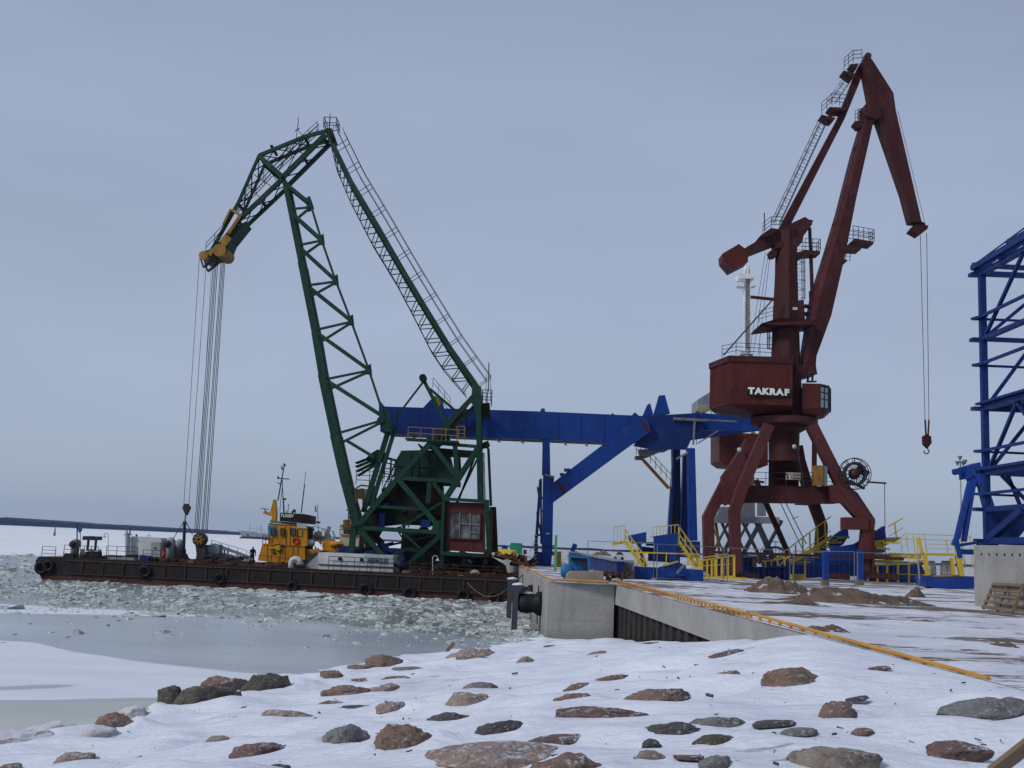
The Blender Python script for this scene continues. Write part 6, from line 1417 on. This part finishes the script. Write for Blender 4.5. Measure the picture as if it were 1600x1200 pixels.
# ---- blue girder lying with props
y_ = gy(1190, 905)+1.5; bg_ = E('plate_girder', G(1190, 905, ZQ), 'long blue plate girder lying behind the peaked sand heap', 'girder')
MB().out([(1148, 872), (1176, 871), (1178, 885), (1198, 887), (1198, 876), (1234, 878), (1234, 906), (1148, 901)], y_, .6).out([(1104, 874), (1148, 870), (1148, 898), (1104, 897)], y_+1.2, .5).build('web', 'blue', bg_)
mb = MB(); mb.mem(y_, [(1148, 872, 1178, 871, 2), (1197, 886, 1234, 884, 2), (1148, 902, 1234, 907, 3)], 0, 1.2, (-.3,)); 
for x_ in range(1156, 1232, 11): mb.mem(y_, [(x_, 886, x_, 904, 1.2)], 0, .3, (-.1,))
mb.build('flange', 'blue_dark', bg_)
MB().out([(1175, 872), (1187, 872), (1186, 880), (1182, 879), (1183, 887), (1179, 886), (1176, 884)], y_-.6, .3).build('timber_chock', 'wood', bg_)
MB().mem(y_, [(1188, 877, 1212, 874, 1.6), (1212, 874, 1232, 870, 1.6), (1194, 877, 1194, 887, 2), (1203, 876, 1203, 884, 1.6), (1212, 874, 1213, 884, 2.2), (1222, 865, 1224, 884, 2.4), (1207, 874, 1224, 862, 1.6), (1215, 884, 1232, 868, 1)], 0, .08, (-.5,)).build('railing', 'yellow', bg_)
# ---- yellow stair on blue wedge
y_ = gy(1245, 906)-.5; ys_ = E('stair_unit', G(1262, 906, ZQ), 'yellow stair unit climbing to the right on a blue wedge frame', 'stair')
stg = MB().mem(y_, [(1236, 880, 1300, 838, 5)], 0, .12).mem(y_, [(1250, 878, 1324, 838, 2)], 0, .12, (1.6,)).build('stringer', 'yellow', ys_)
mb = MB()
for i in range(7):
    p = A(1243+i*11, 880-i*7.2, y_); mb.box((p.x, p.y+.06, p.z-.10), (p.x+1.0, p.y+1.6, p.z-.02))
mb.build('tread', 'greypaint', ys_)
mb = MB()
for i in range(6): mb.mem(y_, [(1250+i*12, 878-i*7.5, 1268+i*12, 878-i*7.5, 2.2)], 0, .3, (.3,))
mb.mem(y_, [(1240, 880, 1239, 905, 2.2), (1258, 874, 1258, 903, 2.2), (1240, 898, 1258, 898, 1.5)], 0, .1); mb.out([(1240, 898), (1259, 898), (1259, 907), (1240, 906)], y_, 1.2); mb.build('lower_frame', 'yellow', ys_)
mb = MB(); mb.mem(y_, [(1232, 857, 1298, 807, 1.6), (1236, 876, 1298, 829, 1.2)], 0, .06)
for x_, a, b_ in ((1233, 857, 880), (1243, 851, 877), (1254, 842, 868), (1265, 832, 860), (1277, 825, 851), (1289, 815, 843)): mb.mem(y_, [(x_, a, x_+1, b_, 2.2)], 0, .08)
mb.mem(y_, [(1232, 857, 1214, 868, 1.4)], 0, .06); mb.build('handrail', 'yellow', ys_)
MB().out([(1299, 840), (1325, 822), (1326, 838), (1318, 850), (1300, 862), (1296, 850)], y_+1.7, .5).out([(1232, 880), (1300, 862), (1380, 850), (1384, 862), (1340, 878), (1340, 900), (1236, 904)], y_+2.4, .5).build('wedge', 'blue', ys_)
# ---- ramp
y_ = gy(1345, 912)+1.5; rp = E('ramp_unit', G(1345, 906, ZQ), 'blue ramp frame with a yellow platform jutting out to the right', 'ramp')
MB().out([(1300, 856), (1336, 850), (1382, 822), (1385, 842), (1350, 860), (1346, 878), (1300, 876)], y_, .5).build('wedge', 'blue', rp)
MB().out([(1360, 846), (1406, 840), (1404, 844), (1384, 852), (1360, 860)], y_-.6, 1.6).mem(y_, [(1372, 848, 1398, 848, 3), (1362, 856, 1384, 858, 3.2), (1355, 866, 1372, 864, 3)], 0, .3, (-.9,)).build('platform', 'yellow', rp)
MB().out([(1384, 841), (1407, 839), (1406, 842), (1385, 846)], y_-.7, 1.7).build('platform_deck', 'greypaint', rp)
MB().mem(y_, [(1383, 823, 1406, 810, 1.6), (1393, 818, 1396, 840, 2.2), (1384, 838, 1406, 825, 1.1)], 0, .06, (-.7,)).build('handrail', 'yellow', rp)
for x_, lab in ((1291, 'left one of two blue props standing on the snow under the ramp'), (1345, 'right one of two blue props standing on the snow under the ramp')):
    y0 = gy(x_, 915); pp = E('steel_prop', G(x_, 915, ZQ), lab, 'prop', 'blue props')
    MB().out([(x_-4.5, 860), (x_+4.5, 860), (x_+4, 906), (x_-4, 906)], y0, .4).build('post', 'blue', pp)
    MB().out([(x_-5, 906), (x_+5, 906), (x_+5, 916), (x_-5, 916)], y0-.06, .6).build('foot', 'wood', pp)
# dark tripod, small red crane track objects
tag(MB().mem(gy(1325, 900), [(1326, 834, 1324, 852, 1), (1326, 834, 1329, 852, 1), (1324, 834, 1334, 838, 2)], 0, .1, (3,)).build('survey_tripod', 'blue_dark'), 'small dark tripod with a pointed top between the two blue wedges', 'tripod')
# ---- lying railing and big platform
y_ = gy(1385, 912)+1; lr = E('loose_railing', G(1385, 912, ZQ), 'yellow railing panel lying in front of the blue tank, left of the trestle', 'railing')
mb = MB()
for x_ in (1356, 1371, 1386, 1403, 1420): mb.mem(y_, [(x_, 882, x_, 912, 3)], 0, .1)
mb.mem(y_, [(1353, 882, 1422, 881, 2.4), (1352, 910, 1448, 915, 3.5), (1354, 896, 1448, 898, 1.2), (1420, 880, 1444, 876, 3)], 0, .12); mb.mem(y_, [(1352, 878, 1420, 876, 4), (1400, 868, 1450, 870, 8)], 0, .3, (1.5,)); mb.build('railing', 'yellow', lr)
solid([(1352, 884), (1440, 882), (1448, 900), (1448, 912), (1354, 908)], y_+1.6, 1.5, 'blue_tank', 'blue_dark', None, 'dark blue steel tank behind the lying yellow railing panel', 'tank')
y_ = gy(1485, 921); pt = E('platform_trestle', G(1475, 921, ZQ), 'yellow trestle platform with tall railings on a dark blue steel base', 'platform')
MB().out([(1445, 900), (1466, 902), (1524, 901), (1524, 920), (1466, 920), (1448, 916)], y_, 2).build('base', 'blue', pt)
MB().mem(y_, [(1446, 866, 1450, 899, 5), (1496, 866, 1503, 900, 6), (1488, 872, 1491, 898, 3.5), (1501, 868, 1506, 900, 2)], 0, .3, (.1,)).mem(y_, [(1436, 840, 1442, 866, 4), (1491, 843, 1496, 864, 3)], 0, .2, (.1,)).build('leg', 'yellow', pt)
MB().out([(1442, 864), (1499, 865), (1499, 869), (1442, 868)], y_, 1.8).build('deck', 'yellow', pt)
mb = MB(); mb.mem(y_, [(1415, 834, 1520, 838, 1.4), (1408, 842, 1506, 845, 1.4), (1450, 850, 1492, 852, 1), (1450, 857, 1490, 858, 1), (1415, 834, 1408, 842, 1.2), (1518, 838, 1509, 847, 1.2), (1518, 838, 1522, 885, 1.6), (1506, 845, 1510, 886, 1.4), (1408, 842, 1412, 870, 1.4), (1418, 836, 1422, 880, 1.6), (1428, 836, 1433, 880, 1.8), (1446, 836, 1450, 864, 1.4), (1480, 843, 1483, 864, 1.6), (1498, 838, 1502, 866, 1.5), (1410, 856, 1418, 850, 1), (1412, 870, 1419, 865, 1), (1510, 862, 1520, 855, 1), (1506, 886, 1522, 886, 1.6), (1434, 838, 1438, 905, 2.2)], 0, .06, (.2,)); mb.build('railing', 'yellow_pale', pt)
mb = MB(); mb.mem(y_, [(1450, 900, 1506, 900, 2)], 0, .8, (.6,)); mb.build('sole_plate', 'orange', pt)
for x_, w, lab in ((1456, 13, 'left white wrapped bale inside the yellow trestle'), (1476, 12, 'middle white wrapped bale inside the yellow trestle'), (1484, 12, 'right white wrapped bale inside the yellow trestle')):
    y0 = y_+.7+random.random()*.3; b0 = A(x_, 900, y0); R = w/2*y0/F_PX; hh = A(x_, 876, y0).z-b0.z
    tag(MB().lathe([(R*.9, 0), (R*1.05, hh*.2), (R, hh*.5), (R*1.05, hh*.8), (R*.6, hh)], b0, 12).build('wrapped_bale', 'film_white', smooth=True), lab, 'bale')
MB
solid([(1360, 866), (1398, 866), (1398, 872), (1360, 872)], gy(1380, 896), 2, 'steel_plates', 'rusty', None, 'flat stack of rusty steel behind the lying railing panel', 'steel stack')
# long red machine beam behind blue things
# ---- site fence panels
def fpanel(x1, y1, x2, y2, ytop1, ytop2, lab):
    a, b_ = G(x1, y1, ZQ), G(x2, y2, ZQ); za, zb_ = A(x1, ytop1, a.y).z, A(x2, ytop2, b_.y).z; ta, tb = V((a.x, a.y, za)), V((b_.x, b_.y, zb_))
    r0 = E('fence_panel', a, lab, 'fence', 'site fence panels')
    MB().beam(a, ta, .05).beam(b_, tb, .05).beam(ta, tb, .05).beam(a+V((0, 0, .15)), b_+V((0, 0, .15)), .04).build('frame', 'steel', r0)
    mb = MB(); n = 12
    for i in range(1, n): f_ = i/n; mb.beam(a.lerp(b_, f_)+V((0, 0, .15)), ta.lerp(tb, f_), .004)
    for k in (.33, .66): mb.beam(a.lerp(ta, k), b_.lerp(tb, k), .004)
    mb.build('mesh', 'steel', r0)
    MB().box((b_.x-.15, b_.y-.35, ZQ), (b_.x+.15, b_.y+.35, ZQ+.12)).build('foot', 'concrete_block', r0)
fpanel(917, 899, 1021, 906, 845, 849, 'first fence panel from the left, before the box girder')
fpanel(1026, 907, 1131, 910, 850, 855, 'second fence panel from the left, before the blue steel base')
fpanel(1136, 910, 1234, 914, 856, 860, 'third fence panel from the left, before the sand heap')
fpanel(1240, 914, 1335, 918, 861, 862, 'fourth fence panel from the left, before the yellow stair unit')
fpanel(1340, 918, 1436, 921, 863, 867, 'fifth fence panel from the left, before the lying railing panel')

# ================================================================== TUG
YU = YB+BW+4.5
def U(px, py, off=0): return A(px, py, YU+off)
tug = E('tug_boat', V((A(480, 890, YU).x, YU+2.5, 0)), 'orange tug with a black bulwark and tall mast behind the barge', 'tug')
def tu(pix, off, th, name, mat, par=tug): return MB().out(pix, YU+off, th).build(name, mat, par)
hl = MB().out([(398, 884), (402, 879), (560, 886), (566, 893), (560, 917), (412, 912)], YU-1.2, 7).build('hull', 'barge_black', tug)
dk = tu([(403, 876), (410, 849), (476, 854), (477, 882), (450, 881), (403, 876)], 0, 4.5, 'deckhouse', 'tug_orange')
wh = tu([(419, 849), (420, 817), (428, 818), (476, 822), (480, 823), (480, 853), (440, 851)], .4, 3.7, 'wheelhouse', 'tug_orange')
tu([(431, 850.5), (444, 851), (444, 855.5), (431, 855)], -.05, .05, 'name_board', 'darksteel', dk)
tu([(418.5, 821), (432, 822), (432, 837.5), (419, 836)], .36, .2, 'front_panel', 'teal', wh)
for x1, x2 in ((423, 429), (438, 443.5), (454, 461)):
    w_ = tu([(x1, 826), (x2, 826.5), (x2, 836.5), (x1, 836)], .3, .1, 'window', 'glass', wh)
    MB().mem(YU, [(x1-.5, 825.6, x2+.5, 826.1, .9), (x1-.5, 836.6, x2+.5, 837, .9), (x1-.4, 826, x1-.4, 837, .9), (x2+.4, 826, x2+.4, 837, .9)], 0, .06, (.26,)).build('window_frame', 'rusty', w_)
MB().mem(YU, [(452, 823, 452, 852, .7), (444.5, 822, 446, 851, .7), (464, 827, 463, 838, .7), (472, 828, 471, 838, .7), (464, 838, 471, 838, .7)], 0, .05, (.38,)).build('door_seam', 'darksteel', wh)
mb = MB(); mb.mem(YU, [(418, 817.5, 475, 822, 1.2)], 0, 3.9, (2.3,)); mb.build('roof_edge', 'lifered', wh)
tu([(422, 813), (464, 817), (464, 821), (422, 816)], .8, 3, 'monkey_deck', 'container_green', wh)
bw = tu([(437, 801), (444, 801), (474, 803), (486, 806), (485, 819), (470, 817.5), (437, 814)], .6, 3.2, 'bulwark', 'barge_black', wh)
text('TUGEV', .44, U(448.5, 806, .56), 'textwhite', bw, 'boat_name', .015, .01)
tu([(464, 817), (479, 819), (479, 826), (464, 825)], .3, .2, 'white_board', 'white', wh)
c = U(462, 845, .3); MB().torus(c, .30, .075, 'y', 18, 6).build('life_ring', 'lifered', wh, True)
mb = MB(); mb.lathe([(.18, 0), (.18, .12), (.1, .16)], U(424, 858, -.05), 10, 'y'); mb.lathe([(.22, -.2), (.32, 0), (.2, .1)], U(435, 857, -.05), 12, 'y'); mb.mem(YU, [(420, 857, 440, 856, 1.4)], 0, .12, (-.1,)); mb.build('deck_fitting', 'yellow', dk)
MB().lathe([(.16, -.04), (.16, 0), (.05, .02)], U(428.5, 864, -.03), 12, 'y').build('porthole', 'darksteel', dk)
mb = MB()
for x_ in (418, 425, 438, 446, 458, 466): mb.mem(YU, [(x_, 853, x_-1, 877, .5)], 0, .03, (-.02,))
mb.mem(YU, [(412, 851, 476, 855, .6)], 0, .03, (-.02,)); mb.build('seam', 'rusty', dk)
MB().rail([U(404, 876, -.5), U(450, 881, -.5)], .55, .9, .025, 0).rail([U(410, 849, .2), U(420, 850, .2)], .8, .4, .03, 1).build('railing', 'darksteel', tug)
# mast
ms = MB().out([(423, 817), (425, 805), (423, 797), (427, 780), (430, 781), (432, 800), (431, 815)], YU+1.8, .7).mem(YU, [(405, 800, 424, 806, 3), (413, 803, 419, 797, 2), (409, 798, 412, 801, 2), (432, 804, 436, 812, 3)], 0, .3, (2,)).build('radar_mast', 'tug_orange', tug)
MB().mem(YU, [(401, 793, 414, 795, 1.2), (407, 795, 408, 800, 1.2)], 0, .15, (2,)).build('radar_scanner', 'darksteel', ms)
mb = MB(); mb.mem(YU, [(428, 781, 434.5, 745, 1.7), (434.5, 745, 438.5, 723, 1.4), (437, 800, 435, 748, .9), (427, 745, 446, 747, 1.5), (428, 742, 429, 747, 2), (427, 752, 432, 755, 1.4), (434, 726, 435, 732, 2), (437, 722, 440, 726, 2.4), (436, 778, 441, 779, 3), (437, 779, 438, 800, 1.2), (431, 798, 435, 760, .6), (442, 796, 442, 806, .8), (445, 786, 444, 800, .6)], 0, .12, (2,)); mb.build('upper_mast', 'darksteel', ms)
MB().mem(YU, [(465, 801, 470.5, 755, 1.5), (470.5, 755, 472, 735, .5)], 0, .1, (2,)).mem(YU, [(450, 800, 456, 796, 3), (453, 795, 456, 800, 2)], 0, .3, (2,)).build('whip_antenna', 'darksteel', tug)
MB().mem(YU, [(491, 787, 492.5, 840, .8)], 0, .06, (2,)).out([(492, 790), (494, 792), (494.5, 800), (492.5, 800)], YU+2, .03).mem(YU, [(489, 815, 495, 816, 3)], 0, .3, (2,)).build('flag_staff', 'darksteel', tug)
# aft deck: life raft, machinery, tow drum
mb = MB(); mb.lathe([(.25, -.5), (.36, -.4), (.36, .4), (.25, .5)], U(484, 848, 1), 12, 'x'); mb.lathe([(.25, -.4), (.36, -.3), (.36, .3), (.25, .4)], U(497, 836, 2.5), 12, 'x'); mb.out([(486, 835), (508, 838), (506, 845), (488, 843)], YU+2.5, 1.2); mb.build('life_raft', 'white', tug, True)
mb = MB(); mb.out([(476, 822), (484, 824), (484, 880), (476, 880)], YU+1, 2); mb.out([(477, 876), (477, 866), (520, 868), (520, 878)], YU+.5, 4); mb.build('casing', 'rusty', tug)
MB().out([(504, 843), (526, 846), (526, 862), (504, 862)], YU+1.4, 1.2).lathe([(.3, -.3), (.75, -.1), (.8, .1), (.5, .35)], U(526, 851, 1.5), 18).out([(478, 858), (510, 860), (510, 868), (478, 866)], YU+.6, 2.5).build('towing_gear', 'tug_orange', tug, False)
MB().mem(YU, [(510, 822, 506, 834, 5), (506, 834, 508, 845, 8), (486, 822, 512, 829, .8), (515, 829, 520, 842, 1)], 0, .5, (2,)).build('aft_crane', 'ship_grey', tug)
mb = MB()
for i in range(30): c = U(random.uniform(478, 518), random.uniform(828, 862), random.uniform(.5, 3)); mb.beam(c, c+V((random.uniform(-.4, .4), .2, random.uniform(-.4, .4))), random.uniform(.06, .22))
mb.build('deck_machinery', 'cream', tug)
# ---- cream vessel wheelhouse further back
YV = YU+14
vs_ = E('work_boat', V((A(560, 880, YV).x, YV+3, 0)), 'blue hulled work boat with cream tiered wheelhouse behind the crane foot', 'boat')
MB().out([(500, 862), (520, 852), (640, 858), (700, 860), (700, 905), (505, 902)], YV, 6).build('hull', 'blue_dark', vs_)
MB().out([(531, 834), (572, 836), (572, 855), (531, 853)], YV+1, 4).out([(534, 822), (570, 824), (570, 836), (534, 835)], YV+1.5, 3).build('wheelhouse', 'cream', vs_)
mb = MB()
for x_ in (537, 543, 549, 556, 563): mb.out([(x_, 827), (x_+4, 827), (x_+4, 834), (x_, 834)], YV+1.4, .1)
mb.build('window', 'glass', vs_)
MB().out([(533, 820), (571, 822), (571, 825), (533, 823)], YV+1.2, 3.6).out([(533, 835), (573, 837), (573, 839), (533, 837)], YV+.9, 4.2).out([(536, 812), (560, 812), (558, 822), (536, 821)], YV+2, 2).build('roof', 'yellow_crane', vs_)
MB().rail([A(531, 834, YV+.9), A(572, 836, YV+.9)], 1.0, 1.2, .04, 1).mem(YV, [(540, 822, 541, 798, 1.6), (537, 796, 545, 796, 2), (536, 820, 536, 811, 1)], 0, .12, (2,)).mem(YV, [(601, 770, 609, 720, 1), (604, 728, 613, 728, .8), (609, 716, 609, 745, 1)], 0, .1, (2,)).build('railing', 'darksteel', vs_)
# white and blue superstructure seen through the crane frame
MB().out([(583, 815), (596, 798), (598, 830), (583, 830)], YV+1, 1).out([(606, 776), (619, 764), (611, 782)], YV+1, 1).build('deck_crane_arm', 'white', vs_)
# ---- distant cargo ship
YS = G(395, 842, 0).y; sp_ = E('cargo_ship', V((A(410, 841, YS).x, YS, 0)), 'distant pale grey cargo ship with red waterline locked in the ice left of the tug', 'ship')
def so(pix, off, th, name, mat, par=sp_): return MB().out(pix, YS+off, th).build(name, mat, par)
so([(372.5, 829), (395, 831), (402, 833), (520, 838), (520, 848), (378, 838.5)], 0, 14, 'hull', 'ship_grey'); so([(374, 839.5), (378, 838), (520, 843.5), (520, 852), (374, 841)], -.6, 15, 'boot_top', 'barge_red')
so([(404, 833), (410, 829), (430, 832), (430, 838), (404, 836)], 2, 10, 'superstructure', 'white')
so([(386, 834.5), (388, 834.5), (388, 837), (386, 837)], -.7, .4, 'anchor', 'barge_red')
MB().mem(YS, [(388, 830, 388.5, 819, .8), (405, 832, 405.5, 820, .9), (388, 825, 420, 828, .5), (392, 831, 404, 826, .4), (398, 824, 405, 823, .4)], 0, .4, (6,)).build('derrick', 'ship_grey', sp_)
# ---- green conical buoy on the ice
g = G(85, 837, 0); by = E('navigation_buoy', g, 'small green pillar buoy frozen into the far ice', 'buoy')
MB().lathe([(.6, 0), (.5, .6), (.22, 3.4), (.1, 4.6)], g, 10).build('body', 'container_green', by, True)
MB().lathe([(.18, 4.5), (.2, 4.9), (.02, 5.1)], g, 8).build('top_mark', 'container_green', by, True)

# ================================================================== HAZE (even pale air)
m = bpy.data.materials.new('haze'); m.use_nodes = True; t = m.node_tree; t.nodes.clear()
o1 = t.nodes.new('ShaderNodeOutputMaterial'); pv = t.nodes.new('ShaderNodeVolumePrincipled')
pv.inputs['Color'].default_value = (.5, .68, 1, 1); pv.inputs['Density'].default_value = .00007; pv.inputs['Anisotropy'].default_value = .2
t.links.new(pv.outputs[0], o1.inputs['Volume']); M['haze'] = m
tag(MB().box((-4600, -80, -4), (4600, 4600, 90)).build('haze', 'haze', base=(0, 0, 0)), 'thin pale winter air over the bay', 'haze', kind='stuff')
